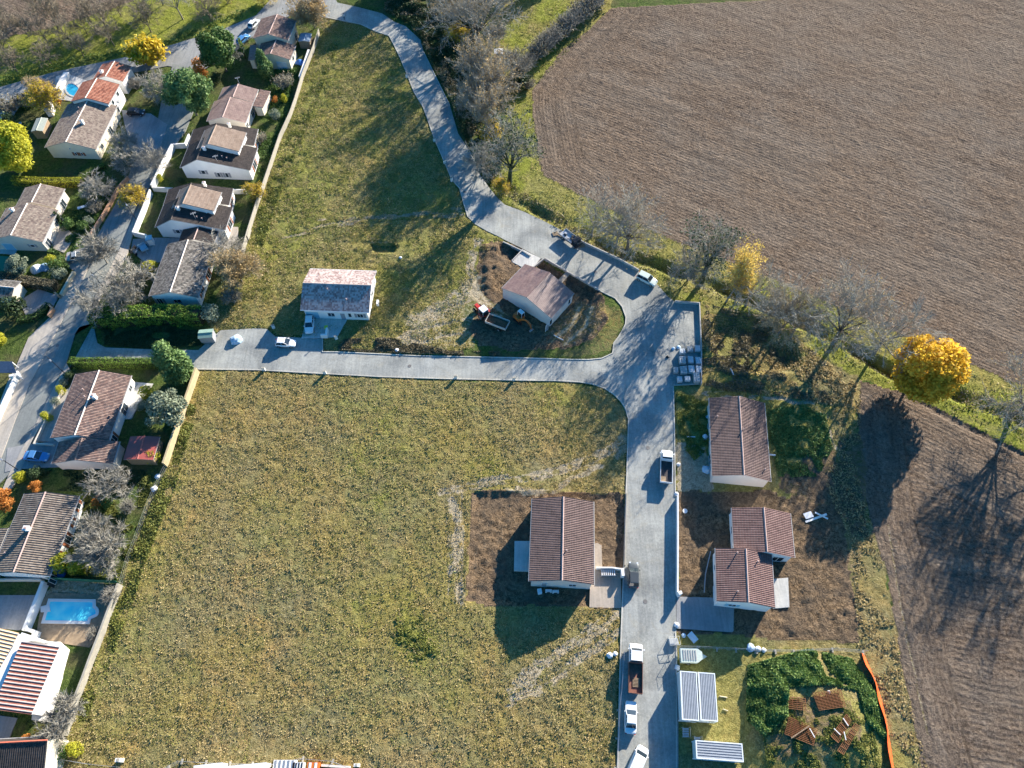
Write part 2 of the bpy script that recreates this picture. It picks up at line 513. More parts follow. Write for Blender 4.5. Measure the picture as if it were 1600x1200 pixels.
def masks_at(X, Y, warp=1.0):
    wx = (fbm(X, Y, 0.35, 31) - 0.5) * 2.2 * warp
    wy = (fbm(X, Y, 0.35, 47) - 0.5) * 2.2 * warp
    U, V = X + wx, Y + wy
    M = np.zeros((6,) + X.shape)   # meadow, green, plough, dirt, pale, garden
    def lay(poly, ch, s=1.0, xy=None):
        a, b = (U, V) if xy is None else xy
        e = pip(a, b, wp(poly)).astype(float) * s
        for k in range(6):
            M[k] = M[k] * (1 - e)
        M[ch] = M[ch] + e
    M[5] = 1.0
    # orchard and roadside grass north west
    lay([(-200, 180), (0, 140), (207, 90), (400, 26), (470, -60), (-200, -60)], 1)
    lay(BROWN_TL, 2, 0.8)
    lay(VERGE, 1)
    lay(SCRUB, 0)
    lay(PLOUGH, 2, 1, (X + 0.3 * wx, Y + 0.3 * wy))
    lay(FIELD2, 2, 1, (X + 0.3 * wx, Y + 0.3 * wy))
    vg = pip(U, V, wp(VERGE)).astype(float) * np.clip((fbm(X, Y, 0.10, 23) - 0.38) * 3.2, 0, 0.55)
    M[0] += M[1] * vg
    M[1] *= (1 - vg)
    lay([(1285, 690), (1345, 680), (1362, 850), (1300, 795), (1215, 765), (1215, 745)], 3, 0.6)
    lay([(1205, 610), (1262, 618), (1308, 650), (1318, 700), (1300, 690), (1288, 655), (1255, 632), (1205, 624)], 3, 0.4)
    lay(MEADOW1, 0)
    lay(MEADOW2, 0)
    # greener growth in the strips
    g = fbm(X, Y, 0.045, 91)
    w1 = pip(U, V, wp(MEADOW1)).astype(float)
    dw = segdist(X, Y, wp([(400, 400), (412, 294), (455, 180), (491, 76)]))
    gm = np.clip((g - 0.47) * 4, 0, 0.65) * w1 + np.clip(1 - dw / 14, 0, 0.7) * w1
    gm = np.clip(gm * 0.9 + 0.28 * w1, 0, 0.85)
    M[1] += M[0] * gm * 0.8
    M[0] *= (1 - gm * 0.8)
    sc = pip(U, V, wp(SCRUB)).astype(float)
    gs = np.clip((fbm(X, Y, 0.12, 17) - 0.42) * 3.0, 0, 0.42) * sc
    for k in (1,):
        t = M[0] * gs
        M[k] += t
        M[0] -= t
    # broad greener bands of the big meadow
    w2 = pip(U, V, wp(MEADOW2)).astype(float)
    db = segdist(X, Y, wp([(560, 610), (590, 700), (620, 830), (650, 1010)]))
    dl = segdist(X, Y, wp([(310, 590), (240, 780), (190, 930), (100, 1150)]))
    gb = w2 * (np.clip(1.2 - db / 9, 0, 1) * 0.5 + np.clip(1.1 - dl / 7, 0, 1) * 0.5) * np.clip((fbm(X, Y, 0.25, 29) - 0.3) * 3.5, 0, 1)
    gb = 0.6 * np.clip(gb + w2 * np.clip((fbm(X, Y, 0.05, 37) - 0.5) * 3, 0, 0.35), 0, 0.75)
    M[1] += M[0] * gb
    M[0] *= (1 - gb)
    # green weeds patches in the big meadow
    for (cx, cy, r) in ((640, 990, 3.6), (655, 1015, 3.2), (560, 940, 1.6), (590, 780, 3), (560, 720, 4), (600, 650, 4), (870, 620, 6), (760, 740, 4), (285, 690, 3), (265, 760, 3), (160, 1060, 3)):
        c = P(cx, cy)
        e = np.clip(1.25 - np.hypot(X - c.x, Y - c.y) / r, 0, 1) * np.clip((vn(X, Y, 0.9, 3) - 0.25) * 3, 0, 1)
        e = e * 0.6
        for k in range(6):
            M[k] *= (1 - e)
        M[1] += e
    lay(LOT6, 3, 1, (X + 0.5 * wx, Y + 0.5 * wy))
    lay(LOT45, 3)
    lay([(1200, 745), (1290, 740), (1345, 780), (1345, 1000), (1320, 1005), (1325, 800)], 3, 0.45)
    lay(LOT3, 4, 0.8)
    lay(LOT2, 3, 0.85)
    lay([(905, 470), (940, 480), (935, 525), (885, 540), (850, 520)], 4, 0.35)
    lay([(600, 545), (700, 470), (745, 435), (765, 470), (735, 500), (740, 545)], 4, 0.42)
    lay(LOT2B, 3, 0.9)
    for p in PITS2:
        lay(p, 3, 1, (X, Y))
    lay(BASE_G, 0, 0.7)
    lay(BASE_G, 1, 0.3)
    lay([(930, 470), (972, 483), (977, 507), (957, 550), (900, 560), (860, 556), (930, 535), (950, 500)], 0, 0.5)
    lay([(1180, 1090), (1330, 1090), (1340, 1170), (1200, 1190)], 3, 0.5)
    lay(TERR_K, 4, 0.6)
    for pts, w in RUTS:
        d = segdist(X, Y, wp(pts))
        e = np.clip(1.25 - d / (w / 2), 0, 1) * 0.5
        for k in range(6):
            M[k] *= (1 - e)
        M[4] += e
    for pts, w in TRACKS:
        d = segdist(U, V, wp(pts))
        e = np.clip(1.3 - d / (w / 2), 0, 1) * np.clip((vn(X, Y, 0.8, 8) - 0.1) * 2, 0.3, 1) * 0.8
        for k in range(6):
            M[k] *= (1 - e)
        M[4] += e
    return M

def row_coord(X, Y):
    """distance across the plough rows in metres (two fields, with headland rows along the edges)"""
    def lin(a, b):
        A, B = P(*a), P(*b)
        d = (B - A).normalized()
        return (X - A.x) * (-d.y) + (Y - A.y) * d.x
    r = lin((1225, 322), (1600, 470)) + 0.8 * fbm(X, Y, 0.02, 61)
    dh = segdist(X, Y, wp([(955, 12), (882, 75), (832, 140), (832, 170), (850, 275), (900, 302)]))
    r = np.where(dh < 9.5, dh, r)
    r2 = lin((1400, 640), (1600, 735))
    d2 = segdist(X, Y, wp([(1345, 640), (1365, 830), (1388, 900), (1410, 1050), (1440, 1200), (1460, 1400)]))
    Xp = P(1500, 900)
    r3 = lin((1400, 1040), (1600, 1085)) + 2.0 * fbm(X, Y, 0.05, 66)
    f2 = pip(X, Y, wp(FIELD2))
    dn = segdist(X, Y, wp([(1415, 614), (1500, 655), (1600, 707), (1750, 770)]))
    rr = np.where(dn < 15, r2, r3)
    rr = np.where(d2 < 7, d2, rr)
    return np.where(f2, rr, r)

def ground_material():
    m, nt, bs = new_mat("ground_soil_and_grass")
    ge = nd(nt, "ShaderNodeNewGeometry")
    pos = ge.outputs['Position']
    n1 = noise(nt, 0.22, 4, 0.6, pos, dist=0.4)
    n2 = noise(nt, 1.7, 5, 0.72, pos, dist=0.6)
    n3 = noise(nt, 5.5, 3, 0.65, pos)
    n4 = noise(nt, 0.06, 3, 0.6, pos)
    A = nd(nt, "ShaderNodeAttribute", attribute_name="mask_a")
    B = nd(nt, "ShaderNodeAttribute", attribute_name="mask_b")
    sa, sb = nd(nt, "ShaderNodeSeparateColor"), nd(nt, "ShaderNodeSeparateColor")
    L(nt, A.outputs['Color'], sa.inputs[0])
    L(nt, B.outputs['Color'], sb.inputs[0])
    mix23 = math_n(nt, 'ADD', math_n(nt, 'MULTIPLY', n2, 0.6), math_n(nt, 'MULTIPLY', n3, 0.4))
    mead = ramp(nt, mix23, [(0.34, (0.075, 0.062, 0.022)), (0.45, (0.20, 0.155, 0.05)), (0.55, (0.31, 0.24, 0.085)), (0.67, (0.50, 0.40, 0.18))])
    meadb = ramp(nt, mix23, [(0.34, (0.07, 0.062, 0.03)), (0.46, (0.18, 0.152, 0.07)), (0.57, (0.28, 0.24, 0.12)), (0.69, (0.45, 0.39, 0.23))])
    mead = mixc(nt, ramp(nt, n4, [(0.40, (0, 0, 0)), (0.6, (1, 1, 1))]), mead, meadb)
    mead = mixc(nt, math_n(nt, 'MULTIPLY', ramp(nt, n1, [(0.5, (0, 0, 0)), (0.7, (1, 1, 1))]), 0.35), mead, (0.19, 0.20, 0.06))
    n6 = noise(nt, 0.11, 5, 0.7, pos, dist=0.8)
    mead = mixc(nt, math_n(nt, 'MULTIPLY', ramp(nt, n6, [(0.52, (0, 0, 0)), (0.66, (1, 1, 1))]), 0.55), mead, mixc(nt, n2, (0.30, 0.18, 0.06), (0.5, 0.33, 0.13)))
    gre = ramp(nt, mix23, [(0.34, (0.05, 0.065, 0.014)), (0.46, (0.155, 0.175, 0.03)), (0.57, (0.27, 0.28, 0.05)), (0.69, (0.45, 0.43, 0.12))])
    gre = mixc(nt, math_n(nt, 'MULTIPLY', ramp(nt, n1, [(0.48, (0, 0, 0)), (0.66, (1, 1, 1))]), 0.55), gre, (0.26, 0.225, 0.10))
    plo = ramp(nt, mix23, [(0.36, (0.05, 0.036, 0.025)), (0.49, (0.15, 0.11, 0.08)), (0.62, (0.27, 0.21, 0.155))])
    plo = mixc(nt, math_n(nt, 'MULTIPLY', ramp(nt, n4, [(0.42, (0, 0, 0)), (0.6, (1, 1, 1))]), 0.35), plo, (0.17, 0.15, 0.125))
    Rw = nd(nt, "ShaderNodeAttribute", attribute_name="row")
    wv = nd(nt, "ShaderNodeCombineXYZ")
    L(nt, math_n(nt, 'MULTIPLY', Rw.outputs['Fac'], 0.45), wv.inputs[0])
    L(nt, math_n(nt, 'MULTIPLY', n4, 6.0), wv.inputs[1])
    bands = noise(nt, 1.0, 3, 0.7, wv.outputs[0])
    plo = mixc(nt, 0.8, plo, ramp(nt, bands, [(0.35, (0.68, 0.66, 0.66)), (0.65, (1.22, 1.2, 1.18))]), 'MULTIPLY')
    plo = mixc(nt, math_n(nt, 'MULTIPLY', ramp(nt, noise(nt, 0.018, 3, 0.6, pos, dist=1.0), [(0.42, (0, 0, 0)), (0.6, (1, 1, 1))]), 0.5), plo, mixc(nt, 0.5, plo, (0.20, 0.145, 0.10)))
    dirt = ramp(nt, mix23, [(0.37, (0.035, 0.025, 0.016)), (0.49, (0.155, 0.105, 0.062)), (0.62, (0.34, 0.235, 0.14))])
    dirt = mixc(nt, math_n(nt, 'MULTIPLY', ramp(nt, n1, [(0.4, (0, 0, 0)), (0.62, (1, 1, 1))]), 0.75), dirt, mixc(nt, n2, (0.07, 0.05, 0.035), (0.2, 0.15, 0.105)))
    pale = ramp(nt, mix23, [(0.34, (0.16, 0.13, 0.085)), (0.5, (0.36, 0.30, 0.2)), (0.66, (0.55, 0.47, 0.34))])
    gard = ramp(nt, mix23, [(0.34, (0.015, 0.03, 0.010)), (0.5, (0.07, 0.105, 0.026)), (0.64, (0.16, 0.19, 0.055))])
    gard = mixc(nt, math_n(nt, 'MULTIPLY', ramp(nt, n1, [(0.45, (0, 0, 0)), (0.62, (1, 1, 1))]), 0.5), gard, (0.13, 0.10, 0.06))
    col = mixc(nt, sa.outputs[1], mead, gre)
    def add(c, fac, k):
        # fac is the cover share; noise-eaten border
        f = math_n(nt, 'ADD', fac, math_n(nt, 'MULTIPLY', math_n(nt, 'SUBTRACT', n2, 0.5), 0.9))
        f = ramp(nt, f, [(0.38, (0, 0, 0)), (0.62, (1, 1, 1))])
        return mixc(nt, f, c, k)
    col = add(col, sb.outputs[2], gard)
    col = add(col, sa.outputs[2], plo)
    col = add(col, sb.outputs[0], dirt)
    col = add(col, sb.outputs[1], pale)
    L(nt, col, bs.inputs['Base Color'])
    bs.inputs['Roughness'].default_value = 1.0
    bs.inputs['Specular IOR Level'].default_value = 0.05
    R = nd(nt, "ShaderNodeAttribute", attribute_name="row")
    ph = math_n(nt, 'ADD', math_n(nt, 'MULTIPLY', R.outputs['Fac'], 2 * math.pi / 0.8), math_n(nt, 'MULTIPLY', n1, 1.6))
    s = math_n(nt, 'SINE', ph)
    s = math_n(nt, 'MULTIPLY', s, math_n(nt, 'MULTIPLY', sa.outputs[2], ramp(nt, noise(nt, 0.35, 3, 0.6, pos), [(0.35, (0.15,) * 3), (0.6, (1,) * 3)])))
    soil = math_n(nt, 'ADD', sa.outputs[2], sb.outputs[0], True)
    hh = math_n(nt, 'ADD', math_n(nt, 'MULTIPLY', s, 0.042), math_n(nt, 'MULTIPLY', n2, math_n(nt, 'ADD', 0.24, math_n(nt, 'MULTIPLY', soil, 0.24))))
    hh = math_n(nt, 'ADD', hh, math_n(nt, 'MULTIPLY', n3, 0.15))
    bump(nt, bs, hh, 0.9, 1.0)
    return m

GM = ground_material()
RES = 0.42
gx0, gx1 = -160.0, 150.0
gy0, gy1 = -14.0, 205.0
xs = np.arange(gx0, gx1, RES)
ys = np.arange(gy0, gy1, RES)
GX, GY = np.meshgrid(xs, ys, indexing='ij')
# keep what the photograph (plus a wide margin) can see
keepw = 88 + 0.361 * (GY - 3)
KEEP = (np.abs(GX) < keepw)
MK = masks_at(GX, GY)
HT = height(GX, GY)
rough_amp = 0.085 * MK[0] + 0.075 * MK[1] + 0.085 * MK[2] + 0.17 * MK[3] + 0.03 * MK[4] + 0.05 * MK[5]
HT = HT + rough_amp * ((vn(GX, GY, 1.25, 201) - 0.5) * 2 + (np.random.RandomState(4).rand(*GX.shape) - 0.5) * 1.1)
PAVED_W = []
EDGE_DROP = np.maximum(np.clip((np.abs(GX) - (keepw - 9)) / 9, 0, 1), np.maximum(np.clip((GY - (gy1 - 9)) / 9, 0, 1), np.clip((gy0 + 9 - GY) / 9, 0, 1)))

def flatten_under(poly, z, pad=0.45):
    global HT
    q = wp(poly)
    x0, x1 = min(p[0] for p in q) - 2, max(p[0] for p in q) + 2
    y0, y1 = min(p[1] for p in q) - 2, max(p[1] for p in q) + 2
    i0, i1 = max(0, int((x0 - gx0) / RES)), min(len(xs), int((x1 - gx0) / RES) + 2)
    j0, j1 = max(0, int((y0 - gy0) / RES)), min(len(ys), int((y1 - gy0) / RES) + 2)
    if i1 <= i0 or j1 <= j0:
        return
    X, Y = GX[i0:i1, j0:j1], GY[i0:i1, j0:j1]
    e = pip(X, Y, q)
    d = segdist(X, Y, q, True)
    t = np.where(e, 1.0, np.clip(1 - d / pad, 0, 1))
    sub = HT[i0:i1, j0:j1]
    HT[i0:i1, j0:j1] = np.where(e | (d < 0.3), z, sub * (1 - t) + (z + 0.02) * t) if pad > 0.3 else np.where(e, z, sub)
    near = (~e) & (d < 2.5)
    HT[i0:i1, j0:j1] = np.where(near, np.minimum(HT[i0:i1, j0:j1], 0.05 + 0.1 * d), HT[i0:i1, j0:j1])

for q in (SITE_ROAD, PUB_UP + PUB_LO, LANE_W + LANE_E, PAV_W, PAV_E, PAV_E2):
    flatten_under(q, -0.12)

def ground_z(x, y):
    i = int(round((x - gx0) / RES))
    j = int(round((y - gy0) / RES))
    if 0 <= i < len(xs) and 0 <= j < len(ys):
        return float(HT[i, j])
    return 0.0

PLATFORMS = []   # filled by slabs/houses; ground is finally meshed in finish_ground()

def finish_ground():
    global HT
    HT = HT - 2.7 * EDGE_DROP
    nx, ny = GX.shape
    ids = np.arange(nx * ny).reshape(nx, ny)
    row = row_coord(GX, GY)
    # region per cell
    cxm, cym = (GX[:-1, :-1] + RES / 2), (GY[:-1, :-1] + RES / 2)
    reg = np.zeros(cxm.shape, int)
    for k, q in ((1, VERGE), (2, SCRUB), (3, PLOUGH), (4, FIELD2), (5, MEADOW1), (6, MEADOW2), (7, LOT6), (8, LOT45), (9, LOT2), (10, BROWN_TL)):
        reg[pip(cxm, cym, wp(q))] = k
    orch = pip(cxm, cym, wp([(-200, 180), (0, 140), (207, 90), (400, 26), (470, -60), (-200, -60)])) & (reg == 0)
    reg[orch] = 11
    keep = KEEP[:-1, :-1]
    names = {0: 'garden_ground', 1: 'grass_verge', 2: 'scrub_ground', 3: 'ploughed_field', 4: 'tilled_field', 5: 'meadow', 6: 'meadow', 7: 'building_plot_ground', 8: 'building_plot_ground', 9: 'building_plot_ground', 10: 'ploughed_field', 11: 'orchard_grass'}
    labs = {0: 'lawns and beds between the houses of the old street', 1: 'bright green grass verge along the ditch', 2: 'rough scrubby ground between the plots and the tilled field', 3: 'large brown ploughed field with long furrows',
            4: 'smaller tilled field with tree shadows', 5: 'green and yellow meadow beside the narrow road', 6: 'large dry ochre meadow', 7: 'bare earth plot around the single house', 8: 'dark bare earth around the two joined houses',
            9: 'churned orange earth around the house with the excavator', 10: 'brown field corner beyond the orchard', 11: 'orchard grass beside the public road'}
    quad = np.stack([ids[:-1, :-1], ids[1:, :-1], ids[1:, 1:], ids[:-1, 1:]], -1)
    V = np.stack([GX.ravel(), GY.ravel(), HT.ravel()], -1)
    ma = np.stack([MK[0].ravel(), MK[1].ravel(), MK[2].ravel(), np.ones(nx * ny)], -1)
    mb = np.stack([MK[3].ravel(), MK[4].ravel(), MK[5].ravel(), np.ones(nx * ny)], -1)
    # share of green only within the soft grass pair
    s = np.maximum(MK[0] + MK[1], 1e-3)
    ma[:, 1] = (MK[1] / s).ravel()
    for k in range(12):
        F = quad[(reg == k) & keep]
        if not len(F):
            continue
        u, inv = np.unique(F.ravel(), return_inverse=True)
        me = np_mesh(names[k], V[u], inv.reshape(-1, 4), GM)
        for nm, arr in (("mask_a", ma), ("mask_b", mb)):
            at = me.attributes.new(nm, 'FLOAT_COLOR', 'POINT')
            at.data.foreach_set("color", arr[u].astype(np.float32).ravel())
        at = me.attributes.new("row", 'FLOAT', 'POINT')
        at.data.foreach_set("value", row.ravel()[u].astype(np.float32))
        me.polygons.foreach_set("use_smooth", np.ones(len(me.polygons), bool))
        o = link_mesh(names[k], me)
        tag(o, labs[k], None, None, 'structure')
    # far land round the surveyed patch, a little lower, reaching the horizon
    mb2 = MB()
    S = 4000.0
    mb2.face([(-S, -S, -2.6), (S, -S, -2.6), (S, S, -2.6), (-S, S, -2.6)])
    o = mb2.build('ground', far_mat())
    tag(o, 'farmland reaching the horizon', None, None, 'structure')

def far_mat():
    m, nt, bs = new_mat("far_farmland")
    ge = nd(nt, "ShaderNodeNewGeometry")
    v = nd(nt, "ShaderNodeTexVoronoi")
    v.inputs['Scale'].default_value = 0.006
    L(nt, ge.outputs['Position'], v.inputs['Vector'])
    n = noise(nt, 0.8, 5, 0.65, ge.outputs['Position'])
    sp = nd(nt, "ShaderNodeSeparateColor")
    L(nt, v.outputs['Color'], sp.inputs[0])
    c = ramp(nt, sp.outputs[0], [(0.0, (0.10, 0.14, 0.04)), (0.4, (0.2, 0.16, 0.11)), (0.7, (0.16, 0.18, 0.06)), (1.0, (0.24, 0.2, 0.1))])
    L(nt, mixc(nt, 0.6, c, ramp(nt, n, [(0.3, (0.3,) * 3), (0.7, (1,) * 3)]), 'MULTIPLY'), bs.inputs['Base Color'])
    return m

# ================================================================ SETTING: roads and paving
def asphalt_mat(name, dark, light, tint=None, speck=0.0):
    m, nt, bs = new_mat(name)
    ge = nd(nt, "ShaderNodeNewGeometry")
    pos = ge.outputs['Position']
    n1 = noise(nt, 0.12, 5, 0.65, pos, dist=1.0)
    n2 = noise(nt, 2.5, 5, 0.7, pos)
    n3 = noise(nt, 9.0, 2, 0.6, pos)
    f = math_n(nt, 'ADD', math_n(nt, 'MULTIPLY', n1, 0.5), math_n(nt, 'ADD', math_n(nt, 'MULTIPLY', n2, 0.3), math_n(nt, 'MULTIPLY', n3, 0.2)))
    c = ramp(nt, f, [(0.36, dark), (0.62, light)])
    if tint:
        c = mixc(nt, math_n(nt, 'MULTIPLY', ramp(nt, noise(nt, 0.3, 4, 0.7, pos, dist=1.5), [(0.55, (0,) * 3), (0.7, (1,) * 3)]), 0.5), c, tint)
    n5 = noise(nt, 0.035, 3, 0.6, pos, dist=2.0)
    c = mixc(nt, 0.55, c, ramp(nt, n5, [(0.4, (0.72, 0.74, 0.76)), (0.6, (1.1, 1.08, 1.03))]), 'MULTIPLY')
    sc2 = nd(nt, "ShaderNodeMapping")
    sc2.inputs['Scale'].default_value = (2.2, 0.12, 1.0)
    L(nt, pos, sc2.inputs['Vector'])
    tr = noise(nt, 1.0, 4, 0.6, sc2.outputs[0], dist=0.6)
    c = mixc(nt, 0.6, c, ramp(nt, tr, [(0.38, (0.78, 0.79, 0.8)), (0.62, (1.08, 1.07, 1.05))]), 'MULTIPLY')
    L(nt, c, bs.inputs['Base Color'])
    bs.inputs['Roughness'].default_value = 0.92
    bump(nt, bs, math_n(nt, 'ADD', n2, n3), 0.35, 0.06)
    return m

M_SITE = asphalt_mat("site_road_gravel_asphalt", (0.19, 0.195, 0.185), (0.46, 0.46, 0.42), (0.36, 0.33, 0.26))
M_ASPH = asphalt_mat("street_asphalt", (0.19, 0.2, 0.19), (0.32, 0.33, 0.305))
M_PAVE = asphalt_mat("beige_pavement", (0.36, 0.32, 0.27), (0.55, 0.49, 0.42))
M_PUB = asphalt_mat("public_road_asphalt", (0.2, 0.205, 0.2), (0.36, 0.36, 0.35))
M_CONC = asphalt_mat("concrete_slab", (0.45, 0.44, 0.41), (0.66, 0.64, 0.6))
M_KERB = asphalt_mat("kerb_stone", (0.40, 0.38, 0.33), (0.66, 0.62, 0.54))
M_DRIVE = asphalt_mat("compacted_drive", (0.30, 0.25, 0.2), (0.5, 0.42, 0.34))
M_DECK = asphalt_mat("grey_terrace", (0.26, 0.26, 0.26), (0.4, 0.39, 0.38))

def slab(name, poly, z0, z1, mat, label=None, z=0.0, flat=True):
    mb = MB()
    mb.prism([(p.x, p.y) for p in PP(poly, z)], z0, z1)
    o = mb.build(name, mat)
    tag(o, label, None, None, 'structure')
    if flat:
        flatten_under(poly, z0 + 0.02 if z0 < 0 else -0.1, 0.3)
    return o

slab('site_road', SITE_ROAD, -0.3, 0.02, M_SITE, 'pale grey site road with turning bays', flat=False)
slab('public_road', PUB_UP + PUB_LO, -0.3, 0.028, M_PUB, 'public road passing the orchard', flat=False)
slab('street', LANE_W + LANE_E, -0.3, 0.036, M_ASPH, 'grey street in front of the old houses', flat=False)
slab('pavement', PAV_W, -0.3, 0.13, M_PAVE, 'wide beige pavement on the west side of the street', flat=False)
slab('pavement', PAV_E, -0.3, 0.12, M_PAVE, 'pavement along the white garden wall', flat=False)
slab('pavement', PAV_E2, -0.3, 0.12, M_PAVE, 'pavement before the house with low walled front yard', flat=False)

def kerb(pts, label, w=0.18, h=0.12):
    mb = MB()
    mb.strip([(p.x, p.y) for p in PP(pts)], w, -0.1, h)
    tag(mb.build('kerb', M_KERB), label, None, None, 'structure')

kerb(W_EDGE[:16], 'kerb between meadow and narrow road')
kerb(W_EDGE[22:43], 'kerb round the plot with the excavator')
kerb(S_EDGE[4:16] + S_EDGE[16:29], 'kerb between large meadow and site road')
kerb([(1057, 1200), (1057, 1012), (1055, 988)], 'kerb by the site cabins')
kerb([(1055, 770), (1054, 687), (1052, 604)], 'kerb before the long plain roofed house')
kerb([(1052, 602), (1093, 600)], 'kerb below the stacked pallets')
kerb([(703, 165), (679, 116), (662, 81)], 'white kerb on the bramble side of the narrow road', 0.14, 0.1)
kerb([(537, 33), (563, 38), (587, 49)], 'kerb at the top of the meadow', 0.16, 0.13) if False else None
# ================================================================ HOUSES
def tile_mat(name, base, dark, light, moss=None, mossamt=0.0, mortar=None, du=0.29, dv=0.42, streak=0.25, rough=0.85, amp=1.0, spec=0.25, stripe=None):
    """rows of canal tiles: u runs along the ridge, v down the slope (metres)"""
    m, nt, bs = new_mat(name)
    uv = nd(nt, "ShaderNodeUVMap", uv_map="UVMap").outputs[0]
    sp = nd(nt, "ShaderNodeSeparateXYZ")
    L(nt, uv, sp.inputs[0])
    pos = coord(nt)
    su = math_n(nt, 'SINE', math_n(nt, 'MULTIPLY', sp.outputs[0], 2 * math.pi / du))
    wv = math_n(nt, 'FRACT', math_n(nt, 'MULTIPLY', sp.outputs[1], 1 / dv))
    # per tile tone
    cell = nd(nt, "ShaderNodeTexWhiteNoise", noise_dimensions='2D')
    cmb = nd(nt, "ShaderNodeCombineXYZ")
    L(nt, math_n(nt, 'FLOOR', math_n(nt, 'MULTIPLY', sp.outputs[0], 1 / du)), cmb.inputs[0])
    L(nt, math_n(nt, 'FLOOR', math_n(nt, 'MULTIPLY', sp.outputs[1], 1 / dv)), cmb.inputs[1])
    L(nt, cmb.outputs[0], cell.inputs['Vector'])
    n1 = noise(nt, 0.9, 4, 0.65, pos)
    f = math_n(nt, 'ADD', math_n(nt, 'MULTIPLY', cell.outputs['Value'], streak), math_n(nt, 'MULTIPLY', n1, 1 - streak * 0.6))
    c = ramp(nt, f, [(0.25, dark), (0.5, base), (0.85, light)])
    if moss:
        c = mixc(nt, math_n(nt, 'MULTIPLY', ramp(nt, noise(nt, 1.6, 5, 0.75, pos, dist=0.5), [(0.45, (0,) * 3), (0.6, (1,) * 3)]), mossamt), c, moss)
    if mortar:
        g = ramp(nt, su, [(0.0, (1,) * 3), (0.30, (0,) * 3)])
        r = ramp(nt, wv, [(0.0, (1,) * 3), (0.16, (0,) * 3)])
        gm = math_n(nt, 'MULTIPLY', r, math_n(nt, 'SUBTRACT', 1.0, math_n(nt, 'MULTIPLY', g, 0.8)))
        c = mixc(nt, math_n(nt, 'MULTIPLY', gm, 0.85), c, mortar)
    if stripe:
        c = mixc(nt, math_n(nt, 'MULTIPLY', ramp(nt, su, [(0.2, (0,) * 3), (0.6, (1,) * 3)]), 0.8), c, stripe)
    st = noise(nt, 0.35, 4, 0.6, pos, dist=0.5)
    c = mixc(nt, 0.5, c, ramp(nt, st, [(0.35, (0.75,) * 3), (0.65, (1.12,) * 3)]), 'MULTIPLY')
    L(nt, c, bs.inputs['Base Color'])
    bs.inputs['Roughness'].default_value = rough
    bs.inputs['Specular IOR Level'].default_value = spec
    h = math_n(nt, 'ADD', math_n(nt, 'MULTIPLY', su, 0.055 * amp), math_n(nt, 'MULTIPLY', wv, 0.05 * amp))
    bump(nt, bs, h, 1.0, 1.0)
    return m

T_NEW = tile_mat("tiles_new_brown", (0.13, 0.088, 0.08), (0.085, 0.058, 0.054), (0.18, 0.122, 0.11), mortar=(0.31, 0.26, 0.24))
T_NEW2 = tile_mat("tiles_new_rose", (0.155, 0.09, 0.082), (0.10, 0.058, 0.054), (0.22, 0.135, 0.12), mortar=(0.38, 0.31, 0.29))
T_DARKRED = tile_mat("tiles_dark_red", (0.30, 0.21, 0.185), (0.2, 0.12, 0.105), (0.48, 0.39, 0.35), du=0.3, dv=0.36, streak=0.7, amp=0.12, rough=0.5, spec=0.7)
T_PLUM = tile_mat("tiles_plum", (0.21, 0.125, 0.105), (0.16, 0.09, 0.08), (0.29, 0.19, 0.155), du=0.28, dv=0.4, streak=0.3, amp=0.15, rough=0.5, spec=0.7)
T_ROSEPALE = tile_mat("tiles_pale_rose", (0.42, 0.28, 0.22), (0.30, 0.17, 0.15), (0.62, 0.48, 0.38), du=0.28, dv=0.4, streak=0.2)
T_RED = tile_mat("tiles_orange_red", (0.33, 0.115, 0.07), (0.17, 0.055, 0.04), (0.45, 0.2, 0.13), mortar=(0.5, 0.33, 0.22), du=0.42, dv=0.42, streak=0.45)
T_OLD = tile_mat("tiles_old_beige", (0.25, 0.19, 0.155), (0.16, 0.115, 0.10), (0.36, 0.29, 0.23), moss=(0.13, 0.11, 0.09), mossamt=0.25, streak=0.6, du=0.3)
T_OLDROSE = tile_mat("tiles_old_rose", (0.215, 0.135, 0.11), (0.13, 0.08, 0.07), (0.33, 0.225, 0.18), moss=(0.10, 0.08, 0.08), mossamt=0.65, streak=0.5)
T_ROSE = tile_mat("tiles_rose_grey", (0.29, 0.2, 0.175), (0.2, 0.135, 0.125), (0.38, 0.28, 0.24), streak=0.25)
T_MOSSY = tile_mat("tiles_mossy_grey", (0.21, 0.185, 0.16), (0.08, 0.07, 0.065), (0.33, 0.3, 0.26), moss=(0.06, 0.058, 0.05), mossamt=0.8, streak=0.5)
T_SLATE = tile_mat("tiles_dark_brown", (0.052, 0.042, 0.038), (0.036, 0.03, 0.028), (0.085, 0.068, 0.06), streak=0.3, rough=0.75)
T_SLATE_SUNLIT = tile_mat("tiles_dark_brown_sunlit", (0.33, 0.24, 0.18), (0.24, 0.17, 0.125), (0.42, 0.32, 0.25), streak=0.2)  # dark villa tiles as the sun shows them, sunlight put into the colour
T_BLACK = tile_mat("tiles_black_brown", (0.155, 0.125, 0.10), (0.10, 0.08, 0.07), (0.24, 0.2, 0.165), mortar=(0.27, 0.22, 0.19), du=0.36, dv=0.44, streak=0.35, rough=0.7)
T_STRIPE = tile_mat("tiles_striped_red", (0.24, 0.09, 0.07), (0.16, 0.06, 0.05), (0.32, 0.14, 0.1), du=0.55, dv=0.45, streak=0.4, stripe=(0.68, 0.56, 0.5))
T_ORANGE = tile_mat("tiles_striped_orange", (0.5, 0.32, 0.18), (0.4, 0.24, 0.14), (0.6, 0.4, 0.25), du=0.5, dv=0.45, streak=0.2, stripe=(0.75, 0.65, 0.5))
W_WHITE = simple("render_white", (0.82, 0.80, 0.76), 0.9, 0.06, 0.6, bmp=0.1)
